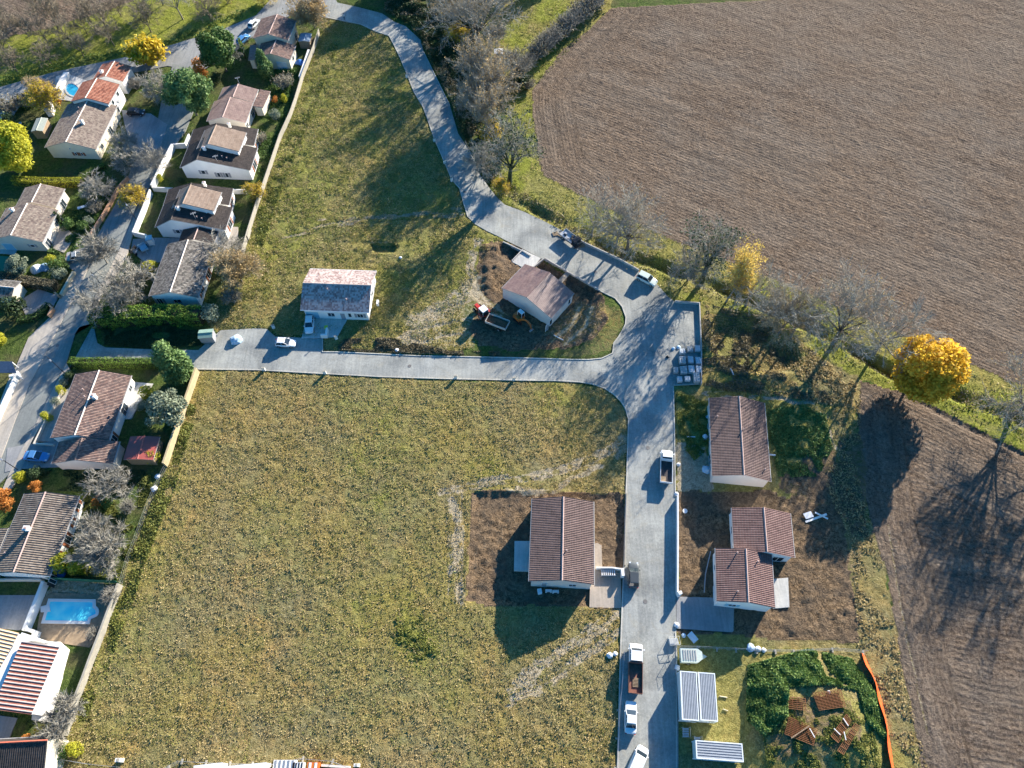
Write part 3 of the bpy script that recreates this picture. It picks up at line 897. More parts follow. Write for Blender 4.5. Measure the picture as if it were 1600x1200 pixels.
W_CREAM = simple("render_cream", (0.72, 0.64, 0.5), 0.9, 0.07, 0.6, bmp=0.1)
W_GREYB = simple("render_grey_beige", (0.64, 0.57, 0.48), 0.9, 0.07, 0.6, bmp=0.1)
W_PINK = simple("render_pale_rose", (0.72, 0.62, 0.55), 0.9, 0.05, 0.6, bmp=0.1)
W_BLOCK = simple("bare_blockwork", (0.42, 0.4, 0.37), 0.95, 0.2, 1.5, bmp=0.3)
M_RIDGE = simple("ridge_tiles_pale", (0.46, 0.33, 0.29), 0.85, 0.15, 4)
M_RIDGEW = simple("ridge_mortar_white", (0.72, 0.62, 0.54), 0.85, 0.15, 4)
M_GUT = simple("gutter_grey", (0.35, 0.34, 0.33), 0.5, 0.1, 2, spec=0.5)
M_GUTW = simple("gutter_white", (0.7, 0.7, 0.7), 0.5, 0.1, 2, spec=0.5)
M_GLASS = simple("window_glass", (0.03, 0.045, 0.06), 0.08, 0.2, 1, spec=0.8)
M_FRAME = simple("window_frame_white", (0.75, 0.75, 0.74), 0.5, 0.05)
M_SHUT = simple("shutter_brown", (0.28, 0.1, 0.05), 0.6, 0.15)
M_SHUTG = simple("shutter_grey", (0.30, 0.31, 0.33), 0.6, 0.1)
M_GARAGE = simple("garage_door_white", (0.7, 0.71, 0.72), 0.5, 0.05)
M_BLUEDOOR = simple("garage_door_blue", (0.25, 0.5, 0.62), 0.5, 0.05)
M_STEEL = simple("grey_steel", (0.45, 0.46, 0.47), 0.4, 0.12, 3, metal=0.6)
M_WOOD = simple("weathered_wood", (0.30, 0.22, 0.14), 0.85, 0.25, 3)
M_DARK = simple("dark_plastic", (0.03, 0.03, 0.032), 0.5, 0.2)
M_WHITEP = simple("white_paint", (0.8, 0.8, 0.78), 0.4, 0.04, spec=0.5)
M_RUST = simple("rusty_steel", (0.30, 0.13, 0.055), 0.85, 0.35, 6)

def rect_from(quad, z):
    """photo corners TL, TR, BR, BL of a roof edge -> centre, axis along TL->BL (u), sizes"""
    a, b, c, d = [Vector((p.x, p.y)) for p in PP(quad, z)]
    ctr = (a + b + c + d) / 4
    v = ((b - a).normalized() + (c - d).normalized())          # across (left->right)
    u = ((a - d).normalized() + (b - c).normalized())          # along (bottom->top)
    v.normalize(); u.normalize()
    # make square: rotate half the error each way
    x = v + Vector((u.y, -u.x))
    x.normalize()
    wid = ((b - a).dot(x) + (c - d).dot(x)) / 2
    y = Vector((-x.y, x.x))
    ln = ((a - d).dot(y) + (b - c).dot(y)) / 2
    return ctr, math.atan2(x.y, x.x), wid, ln

def opening(par, kind, side, s, z, w, h, W, Ln, deep, frame, pane, shut=None, name='window'):
    """window / door on a wall; side in 'lrtb' (photo left,right,top,bottom), s = offset along the wall"""
    fr, pn, sh = MB(), MB(), MB()
    def put(mb, a0, a1, z0, z1, d0, d1, m=0):
        if side == 'l':
            mb.box(-W - d1, -W - d0, s + a0, s + a1, z0, z1, m)
        elif side == 'r':
            mb.box(W + d0, W + d1, s + a0, s + a1, z0, z1, m)
        elif side == 't':
            mb.box(s + a0, s + a1, Ln + d0, Ln + d1, z0, z1, m)
        else:
            mb.box(s + a0, s + a1, -Ln - d1, -Ln - d0, z0, z1, m)
    t = 0.07
    put(fr, -w / 2, -w / 2 + t, z, z + h, 0.003, 0.07)
    put(fr, w / 2 - t, w / 2, z, z + h, 0.003, 0.07)
    put(fr, -w / 2 + t, w / 2 - t, z + h - t, z + h, 0.003, 0.07)
    put(fr, -w / 2 + t, w / 2 - t, z, z + t, 0.003, 0.09)
    if w > 1.0 and kind != 'garage':
        put(fr, -0.03, 0.03, z + t, z + h - t, 0.003, 0.06)
    put(pn, -w / 2 + t, w / 2 - t, z + t, z + h - t, 0.003, 0.04)
    if kind == 'garage':
        for k in range(1, 5):
            put(pn, -w / 2 + t, w / 2 - t, z + h * k / 5 - 0.02, z + h * k / 5 + 0.02, 0.04, 0.055)
    f = fr.build(name, frame, par)
    pn.build('pane' if kind != 'garage' else 'panel', pane, f)
    if shut is not None:
        for a0, a1 in ((-w / 2 - 0.5, -w / 2 - 0.02), (w / 2 + 0.02, w / 2 + 0.5)):
            sh = MB()
            put(sh, a0, a1, z, z + h, 0.003, 0.06)
            sh.build('shutter', shut, f)
    return f

def house(name, label, cat, quad, wall, roof, eave=3.0, pitch=0.32, axis='v', frac=0.5, over=0.35, gover=0.12, wins=(), chims=(), vents=(), ridge=None,
          gutter=None, base=0.0, group=None, verge=None, rise=None, hasgut=True):
    ctr, rz, wid, ln = rect_from(quad, eave)
    root = thing(name, label, cat, (ctr.x, ctr.y, base), rz, group)
    eave = eave - base
    # local: x across (photo left->right), y up the photo
    if axis == 'v':
        A, Lh = wid, ln / 2          # A = total across the ridge, Lh = half length of ridge
    else:
        A, Lh = ln, wid / 2
    xl, xr = -A / 2, A / 2
    xm = xl + A * frac
    if rise is None:
        rise = pitch * min(xm - xl, xr - xm) if frac not in (0, 1) else pitch * A
    def T(x, y, z):                  # roof frame -> house frame
        return (x, y, z) if axis == 'v' else (-y, x, z)
    th = 0.16
    rb = MB()
    sl = math.hypot(xm - xl, rise)
    sr = math.hypot(xr - xm, rise)
    zr, ze = eave + rise, eave
    if frac > 0.01:
        rb.face([T(xl, Lh, ze), T(xl, -Lh, ze), T(xm, -Lh, zr), T(xm, Lh, zr)], 0, [(Lh, sl), (-Lh, sl), (-Lh, 0), (Lh, 0)])
        rb.face([T(xl, -Lh, ze - th), T(xl, Lh, ze - th), T(xm, Lh, zr - th), T(xm, -Lh, zr - th)], 1)
        rb.face([T(xl, Lh, ze), T(xl, Lh, ze - th), T(xl, -Lh, ze - th), T(xl, -Lh, ze)], 1)
        for y in (-Lh, Lh):
            q = [T(xl, y, ze), T(xl, y, ze - th), T(xm, y, zr - th), T(xm, y, zr)]
            rb.face(q if y < 0 else q[::-1], 1)
    if frac < 0.99:
        rb.face([T(xr, -Lh, ze), T(xr, Lh, ze), T(xm, Lh, zr), T(xm, -Lh, zr)], 0, [(-Lh, sr), (Lh, sr), (Lh, 0), (-Lh, 0)])
        rb.face([T(xr, Lh, ze - th), T(xr, -Lh, ze - th), T(xm, -Lh, zr - th), T(xm, Lh, zr - th)], 1)
        rb.face([T(xr, -Lh, ze), T(xr, -Lh, ze - th), T(xr, Lh, ze - th), T(xr, Lh, ze)], 1)
        for y in (-Lh, Lh):
            q = [T(xm, y, zr), T(xm, y, zr - th), T(xr, y, ze - th), T(xr, y, ze)]
            rb.face(q if y < 0 else q[::-1], 1)
    if frac in (0, 1):
        xe = xl if frac == 0 else xr
        q = [T(xe, -Lh, zr), T(xe, Lh, zr), T(xe, Lh, zr - th), T(xe, -Lh, zr - th)]
        rb.face(q if frac == 1 else q[::-1], 1)
    edge = verge or M_GUT
    ro = rb.build('roof', [roof, edge], root)
    # ridge run and verges stand 3 cm proud of the tiles
    if frac not in (0, 1):
        mb = MB()
        n = max(2, int(Lh * 2 / 0.45))
        for i in range(n):
            y0 = -Lh + 2 * Lh * i / n
            y1 = y0 + 2 * Lh / n - 0.02
            w = 0.15
            a = [T(xm - w, y0, zr - w * 0.25), T(xm, y0, zr + 0.09), T(xm + w, y0, zr - w * 0.25)]
            b = [T(xm - w, y1, zr - w * 0.25), T(xm, y1, zr + 0.11), T(xm + w, y1, zr - w * 0.25)]
            if axis == 'v':
                mb.face([a[0], a[1], b[1], b[0]][::-1]); mb.face([a[1], a[2], b[2], b[1]][::-1])
                mb.face([a[0], a[1], a[2]][::-1]); mb.face([b[0], b[1], b[2]])
            else:
                mb.face([a[0], a[1], b[1], b[0]][::-1]); mb.face([a[1], a[2], b[2], b[1]][::-1])
                mb.face([a[0], a[1], a[2]][::-1]); mb.face([b[0], b[1], b[2]])
        mb.build('ridge_cap', ridge or M_RIDGE, ro)
    if hasgut:
        for sx, on in ((-1, frac > 0.01), (1, frac < 0.99)):
            if on:
                mb = MB()
                xe = (xl - 0.07) if sx < 0 else (xr + 0.07)
                a, b = T(xe, -Lh, ze - 0.1), T(xe, Lh, ze - 0.1)
                mb.tube(a, b, 0.075, n=6)
                mb.build('gutter', gutter or M_GUT, root)
    # walls (pentagon ends butt against the under side of the roof)
    wx0, wx1, wy = xl + over, xr - over, Lh - gover
    if axis == 'h':
        pass
    def zr_at(x):
        if x <= xm and frac > 0.01:
            return ze + rise * (x - xl) / max(1e-6, xm - xl)
        return ze + rise * (xr - x) / max(1e-6, xr - xm)
    wb = MB()
    z0 = -0.6
    pts = [(wx0, z0), (wx1, z0), (wx1, zr_at(wx1) - th - 0.003), (min(max(xm, wx0), wx1), (zr if wx0 <= xm <= wx1 else zr_at(wx0 if xm < wx0 else wx1)) - th - 0.003), (wx0, zr_at(wx0) - th - 0.003)]
    fr = [T(x, -wy, z) for x, z in pts]
    bk = [T(x, wy, z) for x, z in pts]
    wb.idx(fr + bk, [(0, 1, 2, 3, 4), (9, 8, 7, 6, 5), (1, 6, 7, 2), (5, 0, 4, 9), (2, 7, 8, 3), (3, 8, 9, 4)])
    wb.build('wall', wall, root)
    if axis == 'v':
        Wx, Wy = ((wx1 - wx0) / 2), wy
    else:
        Wx, Wy = wy, (A / 2 - over)
    for w in wins:
        kind, side, s, z, ww, hh = w[:6]
        shut = w[6] if len(w) > 6 else None
        fm = w[7] if len(w) > 7 else M_FRAME
        if kind == 'window':
            opening(root, kind, side, s, z, ww, hh, Wx, Wy, 0.05, fm, M_GLASS, shut, 'window')
        elif kind == 'door':
            opening(root, kind, side, s, z, ww, hh, Wx, Wy, 0.05, fm, M_SHUTG if shut is None else shut, None, 'door')
        else:
            opening(root, kind, side, s, z, ww, hh, Wx, Wy, 0.05, fm, M_GARAGE if shut is None else shut, None, 'garage_door')
    for (x, y, w, h) in chims:
        mb = MB()
        zz = zr_at(x)
        p = T(x, y, 0)
        mb.box(-w / 2, w / 2, -w * 0.4, w * 0.4, zz - 0.5, zz + h, 0, 0, (p[0], p[1], 0))
        mb.box(-w / 2 - 0.08, w / 2 + 0.08, -w * 0.4 - 0.08, w * 0.4 + 0.08, zz + h, zz + h + 0.12, 0, 0, (p[0], p[1], 0))
        mb.box(-w / 4, w / 4, -w * 0.2, w * 0.2, zz + h + 0.12, zz + h + 0.35, 1, 0, (p[0], p[1], 0))
        mb.build('chimney', [W_WHITE, M_RIDGE], ro)
    for (x, y) in vents:
        mb = MB()
        p = T(x, y, zr_at(x))
        mb.tube((p[0], p[1], p[2] - 0.1), (p[0], p[1], p[2] + 0.42), 0.08, n=8)
        mb.tube((p[0], p[1], p[2] + 0.42), (p[0], p[1], p[2] + 0.5), 0.15, 0.1, n=8)
        mb.build('vent_pipe', M_RIDGE, ro)
    root['_dims'] = [Wx, Wy, wid, ln]
    fp = []
    c, s = math.cos(rz), math.sin(rz)
    for x, y in ((-Wx, -Wy), (Wx, -Wy), (Wx, Wy), (-Wx, Wy)):
        fp.append((ctr.x + c * x - s * y, ctr.y + s * x + c * y))
    return root, Wx, Wy

def wall_run(pts, label, mat, w=0.2, h=1.0, z0=-0.3, name='garden_wall', cat='wall', cap=None, group=None):
    q = PP(pts)
    o0 = q[0]
    loc = [(p.x - o0.x, p.y - o0.y) for p in q]
    if cap is None:
        mb = MB()
        mb.strip(loc, w, z0, h)
        o = mb.build(name, mat, None, (o0.x, o0.y, 0))
        return tag(o, label, cat, group)
    root = thing(name, label, cat, (o0.x, o0.y, 0), 0, group)
    mb = MB(); mb.strip(loc, w, z0, h); mb.build('wall', mat, root)
    mb = MB(); mb.strip(loc, w + 0.08, h + 0.003, h + 0.07); mb.build('coping', cap, root)
    return root

# ---- new plots
house('house', 'lone house with red brown roof in the bare earth plot west of the site road', 'house',
      [(831.75, 779.5), (928.5, 783), (926.7, 913.3), (826.5, 908.5)], W_PINK, T_NEW, ridge=M_RIDGE,
      wins=[('door', 'b', -2.6, 0, 0.9, 2.1), ('window', 'b', 1.8, 1.0, 1.2, 1.1), ('garage', 'r', -3.6, 0, 2.5, 2.1), ('window', 'r', 1.0, 0.9, 1.4, 1.2), ('window', 'r', 4.4, 0.9, 1.2, 1.2),
            ('window', 'l', -2.2, 0.1, 2.4, 2.1), ('window', 'l', 2.2, 0.9, 1.2, 1.2), ('window', 'l', 5.0, 1.2, 0.7, 0.8)],
      vents=[(0.6, -2.1)])
house('house', 'white walled house with dark red near roof slope and a white car before it', 'house',
      [(483.7, 420.3), (589.3, 423.3), (576, 487.8), (469.3, 484)], W_WHITE, T_DARKRED, axis='h', frac=0.5, gover=0.55, over=0.2, pitch=0.37, verge=M_GUTW, gutter=M_GUTW, ridge=T_DARKRED,
      wins=[('garage', 'b', -4.7, 0, 2.6, 2.2, M_BLUEDOOR), ('window', 'b', -1.0, 0.9, 1.4, 1.2), ('door', 'b', 1.2, 0, 1.0, 2.1), ('window', 'b', 2.6, 0.9, 0.7, 1.3), ('window', 'b', 4.6, 0.9, 1.2, 1.2, M_SHUTG),
            ('window', 'r', 0.5, 1.0, 1.0, 1.1), ('window', 't', -2, 0.9, 1.6, 1.2), ('window', 't', 2.5, 0.1, 2.4, 2.1)],
      vents=[(-1.1, 1.7), (-2.9, -2.1), (3.0, 4.2)])
house('house', 'house with plum and pale rose roof slopes beside the small orange excavator', 'house',
      [(784.2, 450), (819.8, 413.3), (897.8, 457.2), (860.5, 497.3)], W_PINK, T_PLUM, axis='h', over=0.15, gover=0.1, ridge=T_PLUM,
      wins=[('window', 'b', -3.6, 0.6, 0.9, 1.7), ('window', 'b', 2.6, 0.6, 0.8, 1.6), ('door', 'b', -4.8, 0, 0.9, 2.1), ('window', 'r', 0.6, 0.7, 1.7, 1.4), ('window', 't', 1, 0.9, 1.4, 1.1)],
      vents=[(-1.3, -1.0)])
house('house', 'long rose walled house with brown tree shadowed roof just below the stacked pallets', 'house',
      [(1108.8, 622.2), (1195.5, 629), (1203.3, 751.8), (1112.2, 743.7)], W_PINK, T_NEW,
      wins=[('window', 'l', -3.5, 0.1, 2.0, 2.1), ('window', 'l', 0.5, 0.9, 1.3, 1.2), ('door', 'l', 3.2, 0, 1.0, 2.1), ('window', 'l', 5.6, 1.0, 0.8, 1.0), ('window', 'r', -2, 0.9, 1.3, 1.2), ('window', 'r', 3, 0.9, 1.3, 1.2)],
      vents=[(-3.7, 3.6), (0.3, 1.0), (3.8, -5.6)])
house('house', 'rear wing of the two joined red roofed houses, set further from the road', 'house',
      [(1142.8, 793.2), (1235.5, 802.2), (1241, 870.8), (1147.5, 862.5)], W_WHITE, T_NEW2,
      wins=[('window', 'l', 0.5, 0.9, 1.3, 1.2), ('window', 'r', 0, 0.9, 1.4, 1.2), ('window', 'b', 2.6, 0.1, 1.8, 2.1)], ridge=M_RIDGE)
house('house', 'front wing of the two joined red roofed houses, pale terrace at its side', 'house',
      [(1117.7, 855.5), (1205.8, 866.7), (1210.7, 949.2), (1120.3, 940.2)], W_WHITE, T_NEW2, eave=3.25,
      wins=[('window', 'b', -1.6, 1.0, 1.2, 1.1, M_BLUEDOOR), ('garage', 'l', -2.2, 0, 2.4, 2.1), ('window', 'r', -1.5, 0.1, 2.2, 2.1), ('window', 'l', 1.6, 1.0, 0.9, 1.0)],
      vents=[(-1.5, -2.6), (-1.3, 3.4), (1.8, 2.4)])

# ---- old street, from north to south
W2 = [('window', 'b', -1.2, 1.2, 0.9, 1.1, M_SHUTG), ('window', 'r', -2.5, 0.9, 1.3, 1.2), ('window', 'r', 2.0, 0.1, 1.6, 2.1), ('window', 'l', 1.0, 0.9, 1.2, 1.2)]
house('house', 'taller back half of the mottled rose roofed house nearest the public road', 'house',
      [(408, 27), (458.7, 33.7), (452.7, 64.5), (396.5, 58.5)], W_CREAM, T_OLDROSE, eave=4.2, wins=W2)
house('house', 'lower front half of the mottled rose roofed house beside the clipped grey shrub', 'house',
      [(407, 66), (460.5, 72.5), (453.5, 94.5), (401.5, 88.5)], W_CREAM, T_OLDROSE, wins=[('window', 'b', -1.5, 0, 0.9, 2.1), ('garage', 'b', 1.8, 0, 2.4, 2.1), ('window', 'r', 0, 0.9, 1, 1.2)], frac=0.48)
house('lean_to', 'pinkish flat roofed carport on the street side of the mottled rose roofed house', 'carport',
      [(391, 70.5), (402, 70), (398, 93), (387.5, 94)], W_CREAM, T_ROSE, eave=2.5, frac=1, pitch=0.05, hasgut=False)
house('house', 'bright orange red roofed house beside the oval pool', 'house',
      [(129, 127), (186, 132.5), (170.3, 162.5), (111, 159)], W_WHITE, T_RED, eave=4.3, ridge=M_RIDGEW,
      wins=[('window', 'r', -1.5, 2.6, 1.0, 1.1), ('window', 'r', 1.5, 2.6, 1.0, 1.1), ('window', 'r', -1.5, 0.1, 1.6, 2.0)], frac=0.46)
house('house', 'northern wing of the orange red roofed house, its roof darkened by tree shadows', 'house',
      [(160, 101), (206, 103), (192, 127), (144, 124)], W_WHITE, T_RED, eave=3.6, ridge=M_RIDGEW, chims=[(-1.8, -1.0, 0.7, 0.5)],
      wins=[('window', 'r', 0, 0.9, 1.2, 1.2)], frac=0.5)
house('house', 'beige roofed house with cream gable in front of the orange red roof', 'house',
      [(103, 161.5), (182.7, 166.3), (148.5, 234.5), (74.6, 229.3)], W_CREAM, T_OLD, ridge=M_RIDGEW,
      wins=[('window', 'b', 0.4, 0.9, 0.5, 0.9, M_SHUT), ('window', 'b', 1.8, 0.9, 0.5, 0.9, M_SHUT), ('window', 'r', -4.5, 0.9, 1.2, 1.1), ('window', 'r', 1.0, 0.1, 1.6, 2.0), ('window', 'b', -0.2, 2.6, 0.4, 0.4)],
      chims=[(1.4, -0.8, 0.6, 0.9)], vents=[(-1.2, 4.0), (-0.8, 2.2)])
house('house', 'front half of the rose grey roofed house just north of the two dark roofed villas', 'house',
      [(334.5, 157.5), (396, 161), (382.7, 191.3), (323.5, 189.8)], W_GREYB, T_ROSE, wins=W2, frac=0.46)
house('house', 'back half of the rose grey roofed house with a television aerial', 'house',
      [(348, 137.5), (404, 139), (395, 161), (341, 156)], W_GREYB, T_ROSE, eave=2.85, wins=[('window', 'r', 0, 0.9, 1, 1.2)], frac=0.48)
house('lean_to', 'low plum roofed extension on the garden side of the rose grey house', 'extension',
      [(405.5, 140), (420.5, 143), (412.5, 169), (397, 167)], W_CREAM, T_OLDROSE, eave=2.5, frac=0, pitch=0.12, hasgut=False)

def villa(dx, dy, lab1, lab2, lab3):
    def q(p):
        return [(a + dx, b + dy) for a, b in p]
    house('house', lab1, 'house', q([(294, 226), (402, 232), (390.3, 267), (283, 261)]), W_WHITE, T_SLATE, frac=0.3, pitch=0.34, ridge=T_SLATE, gover=0.1, rise=2.5,
          wins=[('window', 'b', -3.0, 1.3, 0.9, 1.1, M_SHUTG), ('window', 'b', 0.2, 0.6, 0.7, 1.3, M_SHUTG), ('window', 'b', 2.0, 0.6, 0.7, 1.3, M_SHUTG), ('window', 'r', 0, 0.3, 1.8, 1.9, M_SHUT)],
          chims=[(-2.2, -0.3, 0.6, 0.7)], vents=[(1.6, -1.4), (2.6, -1.6)])
    house('house', lab2, 'house', q([(303, 200.5), (401, 203), (398, 229), (294.5, 227)]), W_WHITE, T_SLATE, frac=0.4, ridge=T_SLATE, rise=1.7, eave=2.9,
          wins=[('window', 'r', 0, 0.9, 1.4, 1.2, M_SHUT)], chims=[(1.5, 2.0, 0.5, 1.0)])
    house('house', lab3, 'house', q([(317, 204), (391, 206), (368, 235), (310, 234)]), W_WHITE, T_SLATE_SUNLIT, eave=4.9, rise=1.6, frac=0.33, ridge=T_SLATE_SUNLIT,
          wins=[('window', 'b', 2.3, 3.4, 0.7, 0.7, M_SHUT), ('window', 'r', -0.8, 3.2, 0.7, 0.8)])

villa(0, 0, 'front part of the northern dark roofed villa, long white gable with two small windows', 'back part of the northern dark roofed villa', 'raised middle of the northern dark roofed villa, sunlit tan slope')
villa(-39, 93, 'front part of the southern dark roofed villa with pale blue white gable', 'back part of the southern dark roofed villa', 'raised middle of the southern dark roofed villa with a sunlit tan slope')
house('garage', 'dark brown roofed garage wedged between the southern villa and the mossy grey roof', 'garage',
      [(285, 358.5), (341, 362), (333, 383), (280, 377)], W_WHITE, T_SLATE, eave=2.6, ridge=M_RIDGE, wins=[])
house('house', 'long house with mossy grey roof behind the bright green hedge', 'house',
      [(262.5, 381), (336.8, 383.5), (307.5, 463), (231, 464.5)], W_WHITE, T_MOSSY, ridge=M_RIDGEW, over=0.45,
      wins=[('window', 'b', -3.3, 0.2, 1.1, 2.0, M_SHUTG), ('window', 'b', 0.2, 0.9, 1.6, 1.2), ('window', 'r', -4.0, 0.9, 1.3, 1.2, M_SHUT), ('window', 'r', 0.6, 0.1, 1.3, 2.1, M_SHUT), ('window', 'r', 4.0, 0.9, 1.3, 1.2, M_SHUT)])
house('house', 'near half of the beige roofed house west of the street, blue door in its gable', 'house',
      [(9, 325), (90.8, 328.3), (66, 378.5), (-16, 375)], W_GREYB, T_OLD, ridge=M_RIDGEW, frac=0.5,
      wins=[('window', 'b', 2.6, 1.2, 0.9, 0.8, M_SHUTG), ('garage', 'b', -2.6, 0, 2.2, 2.0, M_BLUEDOOR), ('window', 'r', -3, 0.1, 1.6, 2.0), ('window', 'r', 2, 0.9, 1.2, 1.2)], chims=[(-2.9, 2.9, 0.6, 0.6)])
house('house', 'far half of the beige roofed house at the west side of the street', 'house',
      [(39.5, 292.5), (99.8, 295.3), (87, 325), (26, 321)], W_GREYB, T_OLD, ridge=M_RIDGEW, frac=0.48, eave=2.9,
      wins=[('window', 'r', 0, 0.1, 1.6, 2.0)])
house('outbuilding', 'small outbuilding with one white and one dark slope at the west edge', 'outbuilding',
      [(-28, 433), (31.5, 441), (17.5, 466.5), (-42, 458)], W_CREAM, T_MOSSY, axis='h', eave=2.6, gover=0.1, frac=0.5, ridge=M_RIDGEW)
house('house', 'long house with brown rose roof and white chimney west of the wide ochre wall', 'house',
      [(119.6, 583.6), (206.3, 587.1), (169.5, 685.1), (76.7, 686.9)], W_WHITE, T_OLDROSE, ridge=M_RIDGEW,
      wins=[('window', 'r', -5.5, 0.1, 1.4, 2.0, M_SHUT), ('window', 'r', 0.5, 0.1, 2.0, 2.0), ('window', 'r', 4.6, 0.9, 1.1, 1.1), ('window', 'l', -3, 0.9, 1.2, 1.2), ('window', 'l', 3, 0.9, 1.2, 1.2)],
      chims=[(1.0, 0.9, 0.7, 0.9)], vents=[(-1.8, 2.6), (-0.8, 1.0)])
house('garage', 'garage wing with plum tiled roof beside the parked blue car', 'garage',
      [(91.5, 690), (187, 690), (176, 725.5), (81, 723.6)], W_PINK, T_OLDROSE, eave=2.75, ridge=T_OLDROSE, wins=[('garage', 'l', 0, 0, 2.4, 2.1)], frac=0.46)
M_METAL = simple("red_sheet_metal", (0.36, 0.09, 0.07), 0.45, 0.08, 1, spec=0.5)
house('garden_shed', 'garden shed with plain red sheet metal roof', 'shed',
      [(204, 682), (249, 682.5), (240.4, 719.3), (192, 717.5)], M_WOOD, M_METAL, eave=2.4, pitch=0.12, ridge=M_METAL, hasgut=False)
house('house', 'large house with black brown roof and white garden front with red shutters', 'house',
      [(38.3, 771.5), (124.5, 774.8), (76.5, 899.8), (-14, 896)], W_WHITE, T_BLACK, ridge=M_RIDGE, frac=0.47, over=0.5,
      wins=[('window', 'r', 5.4, 0.9, 0.9, 1.2, M_SHUT), ('window', 'r', 2.6, 0.9, 0.6, 0.8, M_SHUT), ('window', 'r', -0.2, 0.1, 1.2, 2.0, M_SHUT), ('window', 'r', -3.4, 0.1, 1.4, 2.0, M_SHUT), ('window', 'r', -6.6, 0.1, 1.2, 2.0, M_DARK)],
      chims=[(-0.6, 0.2, 0.8, 0.7)], vents=[(-3.2, -3.5)])
house('lean_to', 'street side porch roof of the large black brown roofed house', 'porch',
      [(3, 825.5), (15, 825.5), (-14, 896), (-34, 896)], W_WHITE, T_BLACK, eave=2.75, frac=1, rise=0.35, hasgut=False)
house('house', 'house with boldly striped red roof beside a dazzling white terrace', 'house',
      [(40, 1003), (90, 1011), (51.7, 1118), (-6, 1108)], W_WHITE, T_STRIPE, frac=0, rise=0.9, over=0.1, gover=0.1, hasgut=False, verge=M_GUTW)
house('house', 'small orange striped roof at the left edge above the white flat roof', 'house',
      [(-22, 978), (30, 988), (2, 1040), (-50, 1028)], W_WHITE, T_ORANGE, frac=0.02, rise=1.0, hasgut=False)
house('house', 'dark roofed house cut off by the bottom left corner', 'house',
      [(-60, 1142), (78, 1168), (70, 1290), (-80, 1270)], W_CREAM, T_SLATE, axis='h', frac=0.93, rise=2.6, ridge=simple("ridge_red", (0.4, 0.1, 0.06)))
# flat white roof linking the striped roofs
mb = MB()
q = [(p.x, p.y) for p in PP([(34, 988), (60, 997), (40, 1003), (-4, 1106), (-30, 1100), (2, 1040)], 3.2)]
mb.prism(q, -0.5, 3.2)
tag(mb.build('flat_roof_extension', simple("white_flat_roof", (0.8, 0.78, 0.75), 0.8, 0.05, 0.5)), 'flat white roofed link between the striped red roof and the orange striped roof', 'extension')
# ================================================================ VEGETATION
def bark(name, col):
    return simple(name, col, 0.95, 0.3, 4)

BARK_G = bark("bark_grey", (0.24, 0.215, 0.175))
BARK_D = bark("bark_dark", (0.12, 0.10, 0.08))
BARK_L = bark("bark_pale", (0.34, 0.30, 0.24))
TWIG_G = simple("twigs_grey", (0.36, 0.335, 0.28), 0.95, 0.2, 0.8)
TWIG_O = simple("twigs_orchard", (0.24, 0.20, 0.14), 0.95, 0.2, 0.8)
TWIG_T = simple("twigs_tan", (0.40, 0.32, 0.2), 0.95, 0.2, 0.8)
TWIG_S = simple("twigs_silver", (0.30, 0.28, 0.235), 0.95, 0.15, 0.8)
LEAF = {
    'yellow': leaf_mat("leaves_yellow", (0.36, 0.25, 0.015), (0.78, 0.60, 0.06), 0.35),
    'gold': leaf_mat("leaves_gold", (0.52, 0.30, 0.02), (0.90, 0.62, 0.08), 0.5),
    'paleyellow': leaf_mat("leaves_pale_yellow", (0.50, 0.33, 0.04), (0.85, 0.66, 0.20), 0.35),
    'orange': leaf_mat("leaves_orange", (0.38, 0.13, 0.025), (0.72, 0.34, 0.08), 0.3),
    'lime': leaf_mat("leaves_yellow_green", (0.22, 0.24, 0.02), (0.66, 0.62, 0.06), 0.35),
    'tan': leaf_mat("leaves_tan", (0.30, 0.21, 0.09), (0.58, 0.42, 0.2), 0.3),
    'green': leaf_mat("leaves_green", (0.03, 0.065, 0.018), (0.16, 0.26, 0.06), 0.2),
    'bright': leaf_mat("leaves_bright_green", (0.06, 0.115, 0.015), (0.24, 0.36, 0.055), 0.25),
    'dark': leaf_mat("leaves_dark_green", (0.018, 0.035, 0.014), (0.08, 0.125, 0.045), 0.15),
    'olive': leaf_mat("leaves_olive_grey", (0.10, 0.13, 0.08), (0.36, 0.40, 0.28), 0.15),
    'pine': leaf_mat("leaves_pine", (0.05, 0.10, 0.03), (0.24, 0.36, 0.12), 0.2),
    'brush': leaf_mat("dry_brush", (0.09, 0.075, 0.045), (0.30, 0.26, 0.16), 0.2),
    'straw': leaf_mat("dry_grass_tufts", (0.26, 0.20, 0.08), (0.60, 0.47, 0.25), 0.3),
    'grassg': leaf_mat("green_grass_tufts", (0.09, 0.11, 0.025), (0.34, 0.35, 0.09), 0.3),
    'ivy': leaf_mat("ivy_green", (0.04, 0.085, 0.018), (0.32, 0.44, 0.13), 0.15),
}

